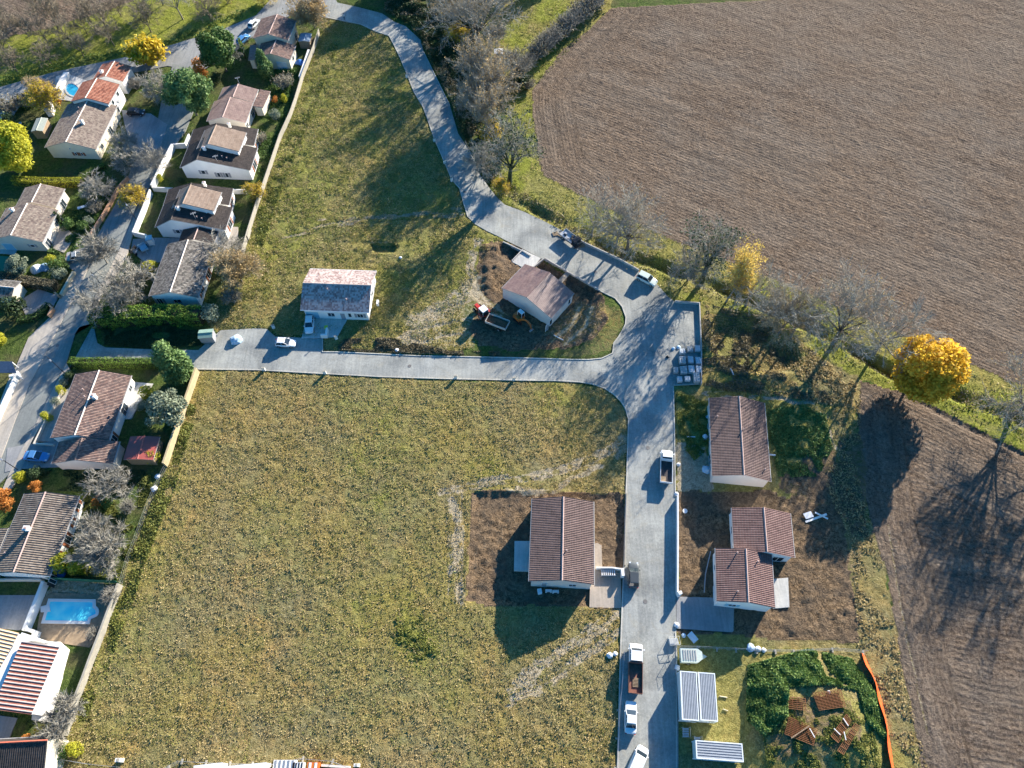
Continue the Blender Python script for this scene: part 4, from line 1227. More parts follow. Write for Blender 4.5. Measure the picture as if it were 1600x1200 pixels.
def tubes_np(segs, n=3):
    """segs: list of (p0,p1,r0,r1) -> V,F"""
    S = np.array([[*a, *b, r0, r1] for a, b, r0, r1 in segs], float)
    p, q, r0, r1 = S[:, 0:3], S[:, 3:6], S[:, 6], S[:, 7]
    d = q - p
    d /= (np.linalg.norm(d, axis=1, keepdims=True) + 1e-9)
    up = np.where(np.abs(d[:, 2:3]) < 0.9, np.array([[0, 0, 1.0]]), np.array([[1.0, 0, 0]]))
    a = np.cross(d, up)
    a /= np.linalg.norm(a, axis=1, keepdims=True)
    b = np.cross(d, a)
    V = []
    for k in range(n):
        t = 2 * math.pi * k / n
        V.append(p + (a * math.cos(t) + b * math.sin(t)) * r0[:, None])
    for k in range(n):
        t = 2 * math.pi * k / n
        V.append(q + (a * math.cos(t) + b * math.sin(t)) * r1[:, None])
    V = np.stack(V, 1).reshape(-1, 3)
    base = np.arange(len(S))[:, None] * 2 * n
    F = np.concatenate([base + np.array([[k, (k + 1) % n, n + (k + 1) % n, n + k]]) for k in range(n)], 0)
    return V, F

def grow(seed, h, spread, limbs=5, fork=0.3, depth=4, up=0.55, kids=4, droop=0.0, jit=0.35, twig=1.1, rk=1.0):
    """branching skeleton; returns trunk segments and crown segments"""
    R = random.Random(seed)
    trunk, crown = [], []
    def rnd(s):
        return Vector((R.gauss(0, s), R.gauss(0, s), R.gauss(0, s)))
    def branch(p, d, length, r, lvl):
        steps = 3 if lvl < 3 else 2
        seg = length / steps
        dst = trunk if lvl <= 1 else crown
        nodes = []
        for i in range(steps):
            d = (d + rnd(jit * 0.35) + Vector((0, 0, (up - 0.35) * 0.25 - droop * 0.1 * lvl))).normalized()
            q = p + d * seg
            r1 = r * (1 - 0.55 * (i + 1) / steps)
            dst.append((tuple(p), tuple(q), r * (1 - 0.55 * i / steps), r1))
            nodes.append((q, d, r1))
            p = q
        if lvl >= depth:
            return
        n = kids + (1 if lvl == 1 else 0)
        for k in range(n):
            q, dd, rr = nodes[min(steps - 1, int((k + 0.8) / n * steps))]
            side = dd.orthogonal().normalized()
            side.rotate(Matrix.Rotation(R.uniform(0, 2 * math.pi), 3, dd))
            ang = R.uniform(0.4, 0.95)
            nd_ = (dd * math.cos(ang) + side * math.sin(ang)).normalized()
            branch(q, nd_, length * R.uniform(0.5, 0.78), max(rr * 0.6, 0.012), lvl + 1)
    base = Vector((0, 0, -0.3))
    top = h * fork
    p, d, r = base, Vector((0, 0, 1)), max(0.1, h * 0.019 * rk)
    for i in range(3):
        d = (d + rnd(0.05)).normalized()
        q = p + d * ((top + 0.3) / 3)
        trunk.append((tuple(p), tuple(q), r * (1.25 - 0.15 * i), r * (1.25 - 0.15 * (i + 1))))
        p = q
    for k in range(limbs):
        a = 2 * math.pi * k / limbs + R.uniform(-0.4, 0.4)
        t = R.uniform(0.5, 1.0) * spread
        dd = Vector((math.cos(a) * t, math.sin(a) * t, R.uniform(0.7, 1.1))).normalized()
        branch(p - d * R.uniform(0, 0.12) * h * fork, dd, h * R.uniform(0.32, 0.44), r * 0.55, 1)
    branch(p, Vector((0, 0, 1)), h * 0.42, r * 0.7, 1)
    return trunk, crown

_TREE = {}

def bare_proto(key, seed, h, spread, limbs, fork, depth, up, kids, twmat, bk, twigs=5, twl=0.9, leafm=None, nleaf=0, lsz=0.22, tw=0.021, rk=1.0):
    tr, cr = grow(seed, h, spread, limbs, fork, depth, up, kids, rk=rk)
    V, F = tubes_np(tr, 5)
    mt = np_mesh('trunk', V, F, bk)
    rs = np.random.RandomState(seed)
    # fine twigs from the crown segments
    ends = np.array([s[1] for s in cr])
    dirs = np.array([np.array(s[1]) - np.array(s[0]) for s in cr])
    dirs /= np.linalg.norm(dirs, axis=1, keepdims=True) + 1e-9
    k = twigs
    e = np.repeat(ends, k, 0)
    dd = np.repeat(dirs, k, 0) + rs.normal(0, 0.55, (len(ends) * k, 3)) + np.array([0, 0, 0.25])
    dd /= np.linalg.norm(dd, axis=1, keepdims=True)
    st = np.repeat(np.array([s[0] for s in cr]), k, 0)
    t = rs.rand(len(e), 1)
    s0 = st * (1 - t) + e * t
    ln = twl * rs.uniform(0.5, 1.3, (len(e), 1))
    e1 = s0 + dd * ln
    sd = np.cross(dd, rs.normal(size=dd.shape))
    sd /= np.linalg.norm(sd, axis=1, keepdims=True)
    w = tw
    Vt = np.stack([s0 - sd * w, s0 + sd * w, e1 + sd * w * 0.4, e1 - sd * w * 0.4], 1).reshape(-1, 3)
    Ft = np.arange(len(Vt)).reshape(-1, 4)
    Vc, Fc = tubes_np([(a, b, max(r0, 0.034), max(r1, 0.024)) for a, b, r0, r1 in cr], 3)
    V = np.concatenate([Vc, Vt])
    F = np.concatenate([Fc, Ft + len(Vc)])
    mc = np_mesh('crown', V, F, twmat)
    ml = None
    if leafm is not None:
        idx = rs.randint(0, len(e1), nleaf)
        ml = leaf_cloud(e1[idx] + rs.normal(0, 0.25, (nleaf, 3)), lsz, rs, leafm, 'leaves')
    _TREE[key] = (mt, mc, ml)

def leaf_cloud(C, size, rs, mat, name, tone=None, up=0.35, nrm=None):
    n = len(C)
    N = rs.normal(size=(n, 3)) + np.array([0, 0, up])
    if nrm is not None:
        N = N * 0.8 + nrm
    N /= np.linalg.norm(N, axis=1, keepdims=True) + 1e-9
    A = np.cross(N, rs.normal(size=(n, 3)))
    A /= np.linalg.norm(A, axis=1, keepdims=True) + 1e-9
    B = np.cross(N, A)
    s = (size * rs.uniform(0.55, 1.35, (n, 1)))
    s2 = s * rs.uniform(0.5, 0.9, (n, 1))
    V = np.stack([C - A * s, C - B * s2 * 0.9, C + A * s, C + B * s2], 1).reshape(-1, 3)
    F = np.arange(4 * n).reshape(-1, 4)
    t = rs.rand(n) if tone is None else np.clip(tone, 0, 1)
    return np_mesh(name, V, F, mat, np.repeat(t, 4))

def blob_points(blobs, n, rs, shell=0.55):
    """leaf clusters: points near the surface of many overlapping lumps"""
    vol = np.array([b[3] * b[4] * b[5] for b in blobs]) ** (2 / 3)
    ch = rs.choice(len(blobs), n, p=vol / vol.sum())
    B = np.array(blobs)[ch]
    d = rs.normal(size=(n, 3))
    d /= np.linalg.norm(d, axis=1, keepdims=True)
    r = shell + (1 - shell) * rs.rand(n, 1) ** 0.6
    r = np.where(rs.rand(n, 1) < 0.12, r * 1.12, r)
    C = B[:, :3] + d * r * B[:, 3:6]
    tone = 0.25 + 0.5 * rs.rand(n) + 0.25 * (B[:, 6] - 0.5)
    return C, tone, d

def crown_blobs(seed, rx, rz, zc, lumps=14, lump=0.42, flat=1.0, cone=0.0):
    R = random.Random(seed)
    out = []
    for k in range(lumps):
        a = R.uniform(0, 2 * math.pi)
        u = R.uniform(-1, 1)
        rr = math.sqrt(max(0.0, 1 - u * u)) * R.uniform(0.45, 0.75)
        z = u * 0.68
        tp = 1 - cone * (z + 0.68) / 1.36
        s = lump * R.uniform(0.7, 1.2) * (0.55 + 0.45 * tp)
        out.append((rx * rr * math.cos(a) * tp, rx * rr * math.sin(a) * tp, zc + rz * z, rx * s, rx * s, rz * s * flat * 0.9, R.random()))
    return out

def leafy_proto(key, seed, h, rx, leaf, n, size, bk=None, lumps=16, lump=0.42, zc=None, rz=None, cone=0.0, trunk_h=None, shell=0.5):
    rs = np.random.RandomState(seed)
    rz = rz or h * 0.42
    zc = zc or h - rz
    bl = crown_blobs(seed, rx, rz, zc, lumps, lump, 1.0, cone)
    C, tone, nr = blob_points(bl, n, rs, shell)
    ok = C[:, 2] > 0.05
    mc = leaf_cloud(C[ok], size, rs, LEAF[leaf], 'crown', tone[ok], 0.3, nr[ok] * 0.9)
    R = random.Random(seed)
    seg = []
    th = trunk_h or zc
    r = max(0.06, h * 0.018)
    seg.append(((0, 0, -0.3), (0.05, 0, th * 0.6), r * 1.3, r))
    for b in bl[:9]:
        seg.append(((0.05, 0, th * 0.55), (b[0], b[1], b[2]), r * 0.6, r * 0.2))
    V, F = tubes_np(seg, 5)
    _TREE[key] = (np_mesh('trunk', V, F, bk or BARK_D), mc, None)

def shrub_proto(key, seed, n, leaf, size, nl, r=1.0, h=1.2, twm=None):
    """several stems from the ground with or without leaves; unit radius"""
    rs = np.random.RandomState(seed)
    seg = []
    a = rs.rand(n) * 2 * math.pi
    t = rs.rand(n) ** 0.5
    for i in range(n):
        e = np.array([math.cos(a[i]) * t[i] * r, math.sin(a[i]) * t[i] * r, h * (1.0 - 0.45 * t[i] ** 2) * rs.uniform(0.7, 1.05)])
        b = np.array([e[0] * 0.12, e[1] * 0.12, -0.1])
        m = b * 0.45 + e * 0.55 + np.array([-e[0] * 0.12, -e[1] * 0.12, h * 0.12]) + rs.normal(0, 0.04, 3)
        seg.append((b, m, 0.03, 0.02))
        seg.append((m, e, 0.02, 0.01))
        for k in range(3):
            q = m * (1 - (k + 0.5) / 3) + e * (k + 0.5) / 3
            seg.append((q, q + rs.normal(0, 0.16, 3) * np.array([1, 1, 0.6]) + np.array([0, 0, 0.15]), 0.013, 0.006))
    V, F = tubes_np(seg, 3)
    mt = np_mesh('stems', V, F, twm or TWIG_G)
    mc = None
    if leaf:
        ends = np.array([s[1] for s in seg])
        idx = rs.randint(0, len(ends), nl)
        mc = leaf_cloud(ends[idx] + rs.normal(0, 0.07, (nl, 3)), size, rs, LEAF[leaf], 'foliage')
    _TREE[key] = (mt, mc, None)

# prototypes (metres, real size)
bare_proto('ivied', 61, 13, 0.75, 6, 0.36, 4, 0.55, 3, TWIG_G, simple('ivy_trunk', (0.05, 0.065, 0.03), 0.95, 0.4, 5), 5, 1.0, leafm=LEAF['dark'], nleaf=1500, lsz=0.2, rk=1.9)
bare_proto('bigbare', 62, 15, 0.9, 8, 0.28, 4, 0.5, 4, TWIG_G, BARK_D, 4, 1.0, leafm=LEAF['tan'], nleaf=900, lsz=0.16, rk=1.4)
bare_proto('bareA', 11, 13, 0.95, 6, 0.27, 4, 0.5, 3, TWIG_G, BARK_G, 5, 1.0)
bare_proto('bareB', 12, 13, 0.8, 5, 0.34, 4, 0.55, 3, TWIG_G, BARK_G, 4, 1.0)
bare_proto('bareC', 13, 12, 1.15, 7, 0.2, 4, 0.45, 4, TWIG_T, BARK_G, 5, 1.0)
bare_proto('slim', 14, 14, 0.38, 6, 0.2, 4, 0.8, 4, TWIG_G, BARK_G, 6, 0.9, leafm=LEAF['tan'], nleaf=2200, lsz=0.16)
bare_proto('orch', 51, 7, 0.8, 6, 0.25, 4, 0.5, 3, TWIG_O, BARK_D, 3, 0.7, tw=0.02)
bare_proto('orch2', 52, 6, 1.0, 5, 0.25, 4, 0.5, 3, TWIG_O, BARK_D, 3, 0.7, tw=0.02)
bare_proto('garden', 15, 7, 1.2, 7, 0.16, 4, 0.5, 3, TWIG_S, BARK_L, 3, 0.8, tw=0.026)
bare_proto('garden2', 16, 6, 1.4, 8, 0.14, 4, 0.4, 3, TWIG_G, BARK_L, 4, 0.7, tw=0.026)
bare_proto('small', 17, 5, 1.0, 6, 0.22, 3, 0.5, 5, TWIG_S, BARK_L, 5, 0.7, tw=0.024)
bare_proto('tan', 18, 8, 0.9, 8, 0.12, 4, 0.6, 4, TWIG_T, BARK_G, 5, 0.9, leafm=LEAF['tan'], nleaf=2600, lsz=0.2)
bare_proto('yellowthin', 19, 12, 0.2, 5, 0.3, 4, 0.85, 3, TWIG_T, BARK_G, 3, 0.7, leafm=LEAF['paleyellow'], nleaf=4200, lsz=0.17)
bare_proto('yellowsoft', 20, 7, 0.9, 7, 0.2, 4, 0.5, 4, TWIG_T, BARK_G, 4, 0.8, leafm=LEAF['yellow'], nleaf=4200, lsz=0.2)
leafy_proto('orangebig', 31, 12.5, 6.8, 'gold', 19000, 0.29, BARK_D, 34, 0.34, zc=7.2, rz=6.0, shell=0.35)
leafy_proto('lime', 32, 8.5, 5.0, 'lime', 11000, 0.24, BARK_D, 24, 0.38, zc=5.0, rz=4.2, shell=0.4)
leafy_proto('greentree', 33, 8.5, 4.0, 'green', 9500, 0.22, BARK_D, 22, 0.38, zc=4.6, rz=4.0, shell=0.4)
leafy_proto('pine', 34, 9.0, 4.6, 'pine', 10500, 0.22, BARK_G, 26, 0.36, zc=5.2, rz=4.0, shell=0.35)
leafy_proto('cone', 35, 8.5, 3.0, 'pine', 8000, 0.2, BARK_D, 26, 0.4, zc=4.4, rz=5.2, cone=0.65, shell=0.4)
leafy_proto('olive', 36, 5.5, 3.4, 'olive', 8000, 0.16, BARK_L, 24, 0.34, zc=3.3, rz=2.6, shell=0.3)
leafy_proto('orange', 37, 4.5, 2.3, 'orange', 4200, 0.15, BARK_D, 16, 0.38, zc=2.8, rz=2.2, shell=0.3)
leafy_proto('ball', 38, 1.9, 1.0, 'green', 1500, 0.09, BARK_D, 12, 0.6, zc=0.95, rz=1.0, shell=0.75)
leafy_proto('ballolive', 39, 1.9, 1.0, 'olive', 1500, 0.09, BARK_D, 12, 0.6, zc=0.95, rz=1.0, shell=0.75)
leafy_proto('balllime', 40, 1.9, 1.0, 'lime', 1500, 0.09, BARK_D, 12, 0.6, zc=0.95, rz=1.0, shell=0.7)
leafy_proto('balldark', 41, 1.9, 1.0, 'dark', 1500, 0.1, BARK_D, 12, 0.6, zc=0.95, rz=1.0, shell=0.7)
leafy_proto('ballorange', 42, 1.9, 1.0, 'orange', 1300, 0.1, BARK_D, 12, 0.6, zc=0.95, rz=1.0, shell=0.6)
leafy_proto('cypress', 43, 5.0, 1.0, 'dark', 2600, 0.13, BARK_D, 16, 0.7, zc=2.5, rz=2.7, cone=0.6, shell=0.6)
shrub_proto('thicket', 44, 130, None, 0, 0, 1.0, 1.3, TWIG_S)
shrub_proto('thicketg', 45, 130, 'brush', 0.09, 300, 1.0, 1.2, TWIG_G)
shrub_proto('fan', 46, 170, 'yellow', 0.1, 3600, 1.0, 1.4, TWIG_T)
shrub_proto('thickety', 47, 110, 'yellow', 0.08, 420, 1.0, 1.2, TWIG_T)

_tr = random.Random(5)
NAMES = {'orangebig': 'plane_tree', 'ball': 'round_bush', 'ballolive': 'round_bush', 'balllime': 'round_bush', 'balldark': 'round_bush', 'ballorange': 'round_bush', 'cypress': 'cypress',
         'thicket': 'bare_shrub', 'thicketg': 'bare_shrub', 'fan': 'willow_shrub', 'thickety': 'bare_shrub', 'cone': 'conifer', 'pine': 'pine_tree', 'olive': 'olive_tree'}

def tree(key, x, y, s, label, group=None, sz=None, rz=None):
    """s scales the prototype; x, y is where it stands in the survey"""
    p = P(x, y)
    name = NAMES.get(key, 'tree')
    cat = 'shrub' if ('bush' in name or 'shrub' in name) else 'tree'
    mt, mc, ml = _TREE[key]
    z = ground_z(p.x, p.y)
    root = thing(name, label, cat, (p.x, p.y, z), _tr.uniform(0, 6.28) if rz is None else rz, group)
    root.scale = (s, s, sz or s)
    if mt is not None:
        link_mesh('trunk' if name not in ('bare_shrub', 'willow_shrub') else 'stems', mt, root)
    if mc is not None:
        link_mesh('crown' if name not in ('bare_shrub', 'willow_shrub') else 'foliage', mc, root)
    if ml is not None:
        link_mesh('leaves', ml, root)
    return root

G_LINE = 'bare trees along the ditch'
DT = [
    ('bareA', 962, 385, 0.95, 'left tree of the bare pair whose trunk shadows cross the turning bay'),
    ('bigbare', 980, 389, 0.85, 'wide bare tree with tan twigs at the ditch above the turning bay'),
    ('bareB', 925, 368, 0.7, 'thin bare tree behind the dark machine parked in the bay'),
    ('garden', 1075, 436, 1.25, 'silvery bare tree by the ditch above the angled end wall'),
    ('ivied', 1097, 441, 1.0, 'ivy wrapped bare tree by the ditch above the angled end wall'),
    ('bareA', 1165, 478, 0.9, 'bare tree just right of the slim yellow tree'),
    ('bareB', 1212, 512, 0.98, 'bare tree with two trunks side by side, above the sunken basin, left one'),
    ('bareC', 1219, 516, 0.92, 'bare tree above the sunken basin, right of its twin trunk'),
    ('bareB', 1236, 528, 0.85, 'slender bare tree above the east rim of the sunken basin'),
    ('bigbare', 1303, 534, 0.95, 'tallest bare tree by the ditch, wide fan crown over the ploughed field edge'),
    ('bareA', 1366, 552, 1.1, 'leaning bare tree immediately left of the golden tree'),
    ('bigbare', 1580, 650, 0.98, 'bare tree at the right edge casting a long thin shadow on the tilled field'),
]
for k, x, y, s, lab in DT:
    tree(k, x, y, s, lab, G_LINE)
tree('bareA', 1665, 690, 1.25, 'bare tree beyond the right edge by the ditch', G_LINE)
tree('yellowthin', 1134, 472, 0.85, 'slim tree with sparse yellow leaves by the ditch', sz=1.15)
tree('yellowthin', 1148, 474, 0.62, 'short yellow leaved tree at the foot of the slim yellow tree')
tree('orangebig', 1418, 604, 1.0, 'big round tree full of golden orange leaves between the two brown fields', sz=1.0)
# trees between the narrow road and the great ploughed field
NT = [
    ('bigbare', 747, 74, 1.1, 'large bare tree at the top of the picture with a dark thick trunk'),
    ('bareC', 712, 40, 0.9, 'bare tree with yellowing lower branches left of the large top tree'),
    ('small', 775, 74, 1.3, 'small bare tree behind the white topped hut'),
    ('slim', 755, 150, 1.0, 'tall slim grey tree beside the bramble bank, upper one of the row'),
    ('slim', 772, 178, 0.95, 'slim grey tree with some tan leaves in the middle of the bramble bank row'),
    ('slim', 748, 190, 0.8, 'slim grey tree nearest the narrow road kerb'),
    ('slim', 762, 215, 0.9, 'slim grey tree at the lower end of the bramble bank row'),
    ('small', 804, 126, 1.6, 'lone slender bare tree on the bright lawn'),
    ('ivied', 796, 290, 1.08, 'bare tree with dark forked trunk above the bend of the road'),
    ('garden2', 757, 268, 1.3, 'dense grey bare tree overhanging the road bend'),
    ('garden', 735, 176, 1.0, 'silver twigged small tree leaning over the narrow road'),
    ('bareA', 690, -10, 1.0, 'bare tree at the top edge above the bramble bank'),
    ('bareC', 800, 5, 0.9, 'bare tree at the top edge, right of the large one'),
]
for k, x, y, s, lab in NT:
    tree(k, x, y, s, lab, 'trees between the narrow road and the ploughed field')
tree('yellowsoft', 768, 218, 0.65, 'yellow leaved small tree below the slim grey row')
tree('yellowsoft', 715, 66, 0.6, 'yellow leaved small tree under the large bare tree')
tree('yellowsoft', 782, 300, 0.45, 'yellowish low tree at the foot of the forked trunk')
# tall evergreens out of frame whose shadows fall across the top lawn
for i, (x, y, s) in enumerate([(640, -25, 1.5), (672, -45, 1.6), (850, -70, 1.7), (900, -62, 1.6), (700, -70, 1.7), (800, -60, 1.5)]):
    tree('cone' if i % 2 else 'greentree', x, y, s, ['dense evergreen beyond the top edge, above the road corner', 'tall dark conifer beyond the top edge, above the road corner', 'evergreen beyond the top edge, above the bright lawn',
         'conifer beyond the top edge, above the grey shrub row', 'evergreen beyond the top edge, above the bramble bank', 'conifer beyond the top edge, above the large bare tree'][i])
# grey shrub row between lawn and field
for i, (x, y, s) in enumerate([(838, 92, 3.0), (850, 82, 3.4), (862, 72, 3.4), (874, 62, 3.2), (886, 50, 3.6), (898, 40, 3.4), (910, 30, 3.6), (922, 20, 3.8), (934, 8, 3.6), (944, -6, 3.6), (826, 105, 2.6), (815, 118, 2.4)]):
    tree('thicket' if i % 3 else 'thicketg', x, y, s, 'grey leafless shrub in the row between bright lawn and ploughed field', 'grey shrubs along the field edge', sz=s * 1.1)
for i, (x, y, s) in enumerate([(800, 138, 2.0), (812, 137, 2.2), (824, 138, 2.0), (790, 142, 1.8)]):
    tree('balldark' if i % 2 else 'thicketg', x, y, s, 'dark low shrub at the corner of the bright lawn', 'dark shrubs at the lawn corner')
# orchard
OR = [(45, 57), (75, 67), (91, 46), (142, 35), (137, 54), (179, 72), (131, 88), (81, 101), (29, 115), (167, 47), (189, 25), (236, 50), (228, 30), (330, 34), (60, 20), (15, 60), (112, 70), (255, 8), (12, 88), (0, 35)]
for i, (x, y) in enumerate(OR):
    tree(['orch', 'orch2', 'orch'][i % 3], x, y, [0.95, 1.05, 1.1][i % 3] * _tr.uniform(0.85, 1.1), 'leafless orchard tree in the grass north of the public road', 'leafless orchard trees')
tree('bareB', 286, 30, 0.7, 'taller dark trunked tree standing in the orchard', None)
tree('tan', 356, 6, 0.7, 'tan leaved tree at the top edge left of the road fork')
tree('yellowsoft', 420, 2, 0.6, 'small yellowish tree at the top edge by the road fork')

OLD = [
    ('fan', 237, 100, 4.4, 'golden fan shaped willow shrub beside the public road'),
    ('lime', 38, 264, 1.2, 'big yellow green tree at the left edge'),
    ('yellowsoft', 78, 172, 0.85, 'soft yellow tree west of the oval pool'),
    ('tan', 66, 150, 0.6, 'tan tree touching the soft yellow tree'),
    ('pine', 308, 180, 1.22, 'large bright green tree at the end of the side lane'),
    ('ballorange', 312, 118, 2.2, 'orange leaved bush on top of the large bright green tree'),
    ('greentree', 354, 112, 1.3, 'large dark green tree beside the north house carport'),
    ('bareA', 366, 100, 0.45, 'grey bare tree merging with the large dark green tree'),
    ('cone', 419, 122, 0.85, 'green conifer in front of the mottled rose roofed house'),
    ('thicketg', 447, 136, 2.6, 'clipped grey leafless shrub by the boundary wall'),
    ('tan', 492, 44, 1.1, 'tan leafed spreading tree where the wall meets the road'),
    ('cone', 289, 592, 1.3, 'light green conifer beside the entrance of the cross road'),
    ('olive', 270, 655, 1.2, 'grey green olive tree in the walled garden'),
    ('balllime', 232, 617, 1.2, 'round yellow bush on the terrace corner'),
    ('garden2', 213, 452, 1.25, 'wide bare tree in front of the mossy grey roof'),
    ('garden', 172, 492, 1.2, 'pale bare spreading tree at the west end of the bright hedge'),
    ('garden', 205, 478, 1.0, 'pale bare tree between wide bare tree and bright hedge'),
    ('small', 168, 412, 1.5, 'bare tree planted on the street verge'),
    ('garden2', 150, 402, 0.7, 'bare shrub tree next to the grey parked car'),
    ('balllime', 240, 425, 1.5, 'olive yellow bush touching the mossy roof corner'),
    ('garden2', 160, 306, 0.95, 'bare bushy tree above the brick wall'),
    ('garden', 248, 268, 1.0, 'bare tree on the pavement, first north of the white garden wall'),
    ('garden2', 208, 262, 1.0, 'bare bush tree in front of the cream gable'),
    ('yellowsoft', 214, 320, 0.6, 'yellowish bare tree on the pavement by the white garden wall corner'),
    ('garden2', 200, 232, 0.85, 'dark bare bush beside the driveway of the beige roofed house'),
    ('thicket', 215, 138, 2.2, 'silver bare shrub beside the orange red roof'),
    ('garden2', 255, 150, 1.15, 'wide bare tree between the orange red roof and the large bright green tree'),
    ('tan', 378, 440, 0.95, 'tan bare tree by the thin boundary fence east of the mossy roof'),
    ('garden2', 360, 408, 1.15, 'wide bare tree overhanging the sun lit patio'),
    ('thicketg', 365, 470, 2.2, 'reddish bare shrub south east of the mossy roof'),
    ('yellowsoft', 402, 308, 0.5, 'small yellow orange tree at the bend of the boundary wall'),
    ('thicketg', 408, 222, 1.8, 'brown bare shrub by the boundary wall next to the northern villa'),
    ('ballolive', 333, 498, 1.7, 'round grey green bush at the east end of the bright hedge'),
    ('olive', 38, 425, 0.75, 'grey green rounded tree behind the brown hedge'),
    ('ball', 100, 420, 1.6, 'clipped round bush beside the pavement, upper one'),
    ('ballolive', 96, 434, 1.4, 'clipped grey round bush beside the pavement, lower one'),
    ('balllime', 84, 414, 1.2, 'olive brown clipped bush left of the clipped round pair'),
    ('balldark', 30, 490, 2.1, 'glossy dark green bush below the small outbuilding'),
    ('lime', 2, 540, 0.4, 'yellow bush at the left edge beside the street lawn'),
    ('cypress', 99, 350, 0.7, 'dark narrow cypress at the corner of the beige roofed house'),
    ('ball', 110, 357, 1.4, 'green bush next to the dark narrow cypress'),
    ('ball', 134, 358, 1.2, 'clipped round bush inside the brick wall'),
    ('ballolive', 142, 350, 1.0, 'grey clipped round bush inside the brick wall'),
    ('thicketg', 152, 330, 2.0, 'leafless grey shrub inside the brick wall'),
    ('balllime', 98, 613, 0.85, 'small pale yellow bush in the front yard, upper'),
    ('ballolive', 102, 600, 0.75, 'small grey green bush in the front yard, topmost'),
    ('ballolive', 90, 630, 0.75, 'small grey green bush in the front yard, middle'),
    ('balllime', 77, 655, 0.95, 'small mottled bush in the front yard, lowest'),
    ('balldark', 112, 590, 0.9, 'dark bush at the street corner of the striped hedge'),
    ('orange', 18, 792, 1.0, 'orange leaved tree left of the large black brown roof'),
    ('orange', 64, 766, 0.55, 'small orange tree touching the top of the large black brown roof'),
    ('balllime', 36, 748, 1.0, 'round yellow bush beside the street south of the blue car'),
    ('balldark', 62, 744, 1.2, 'round dark green bush between orange tree and garage wing'),
    ('orange', 160, 790, 0.55, 'small orange bush tree in the vegetable garden'),
    ('ball', 168, 790, 1.4, 'green bush right below the small orange bush tree'),
    ('garden', 190, 768, 0.95, 'white limbed bare tree below the red metal shed'),
    ('thicket', 204, 794, 1.7, 'pale leafless bush in the vegetable garden'),
    ('small', 160, 836, 1.1, 'little white branched tree in the long garden, first of three down the slope'),
    ('small', 156, 868, 1.2, 'little white branched tree in the long garden, second of three down the slope'),
    ('small', 186, 860, 1.3, 'little tan branched tree in the long garden beside the wire fence'),
    ('small', 180, 884, 1.1, 'little white branched tree in the long garden, last of three down the slope'),
    ('balllime', 110, 882, 1.8, 'yellow green bush before the white garden front'),
    ('balllime', 132, 888, 1.5, 'second yellow green bush before the white garden front'),
    ('ball', 152, 862, 0.9, 'small green bush beside the long garden path'),
    ('thicket', 178, 932, 1.8, 'thin bare shrub bush at the corner of the turquoise pool'),
    ('thicket', 150, 992, 1.3, 'bare shrub below the turquoise pool by the concrete wall'),
    ('small', 118, 1108, 1.0, 'thin bare tree over the concrete wall beside the striped roof'),
    ('small', 105, 1146, 1.0, 'thin bare tree at the lower end of the concrete wall'),
    ('orange', 50, 1160, 0.5, 'small bright orange bush in the bottom left corner'),
    ('thickety', 75, 1165, 2.4, 'yellow green tangled shrub in the bottom left corner'),
    ('ball', 100, 1178, 1.3, 'green shrub at the end of the concrete wall, bottom left'),
    ('balllime', 122, 1172, 1.1, 'lime shrub at the meadow corner, bottom left'),
    ('balldark', 285, 285, 0.7, 'small shrub inside the white garden wall of the northern villa'),
    ('balllime', 252, 282, 0.8, 'pale shrub in the corner of the white garden wall'),
    ('balllime', 445, 158, 0.9, 'yellow bush between the clipped grey shrub and the wall'),
    ('ballorange', 430, 160, 0.8, 'orange bush beside the yellow bush near the wall'),
    ('ballolive', 432, 185, 1.2, 'grey green bush in the narrow garden east of the rose grey house'),
    ('balldark', 340, 130, 1.4, 'dark bush below the large dark green tree'),
    ('orange', 95, 165, 0.35, 'tiny orange bush beside the soft yellow tree'),
    ('balldark', 20, 205, 2.2, 'dark bush behind the covered pool enclosure'),
    ('balllime', 242, 718, 1.3, 'lime green bush right of the red metal shed'),
    ('ballolive', 222, 638, 0.9, 'low shrub on the edge of the terrace'),
    ('thicketg', 20, 175, 3.0, 'wide grey bare shrub mass at the left edge below the public road'),
    ('thicketg', 45, 165, 2.4, 'grey bare shrub beside the covered pool enclosure'),
]
for k, x, y, s, lab in OLD:
    tree(k, x, y, s, lab)

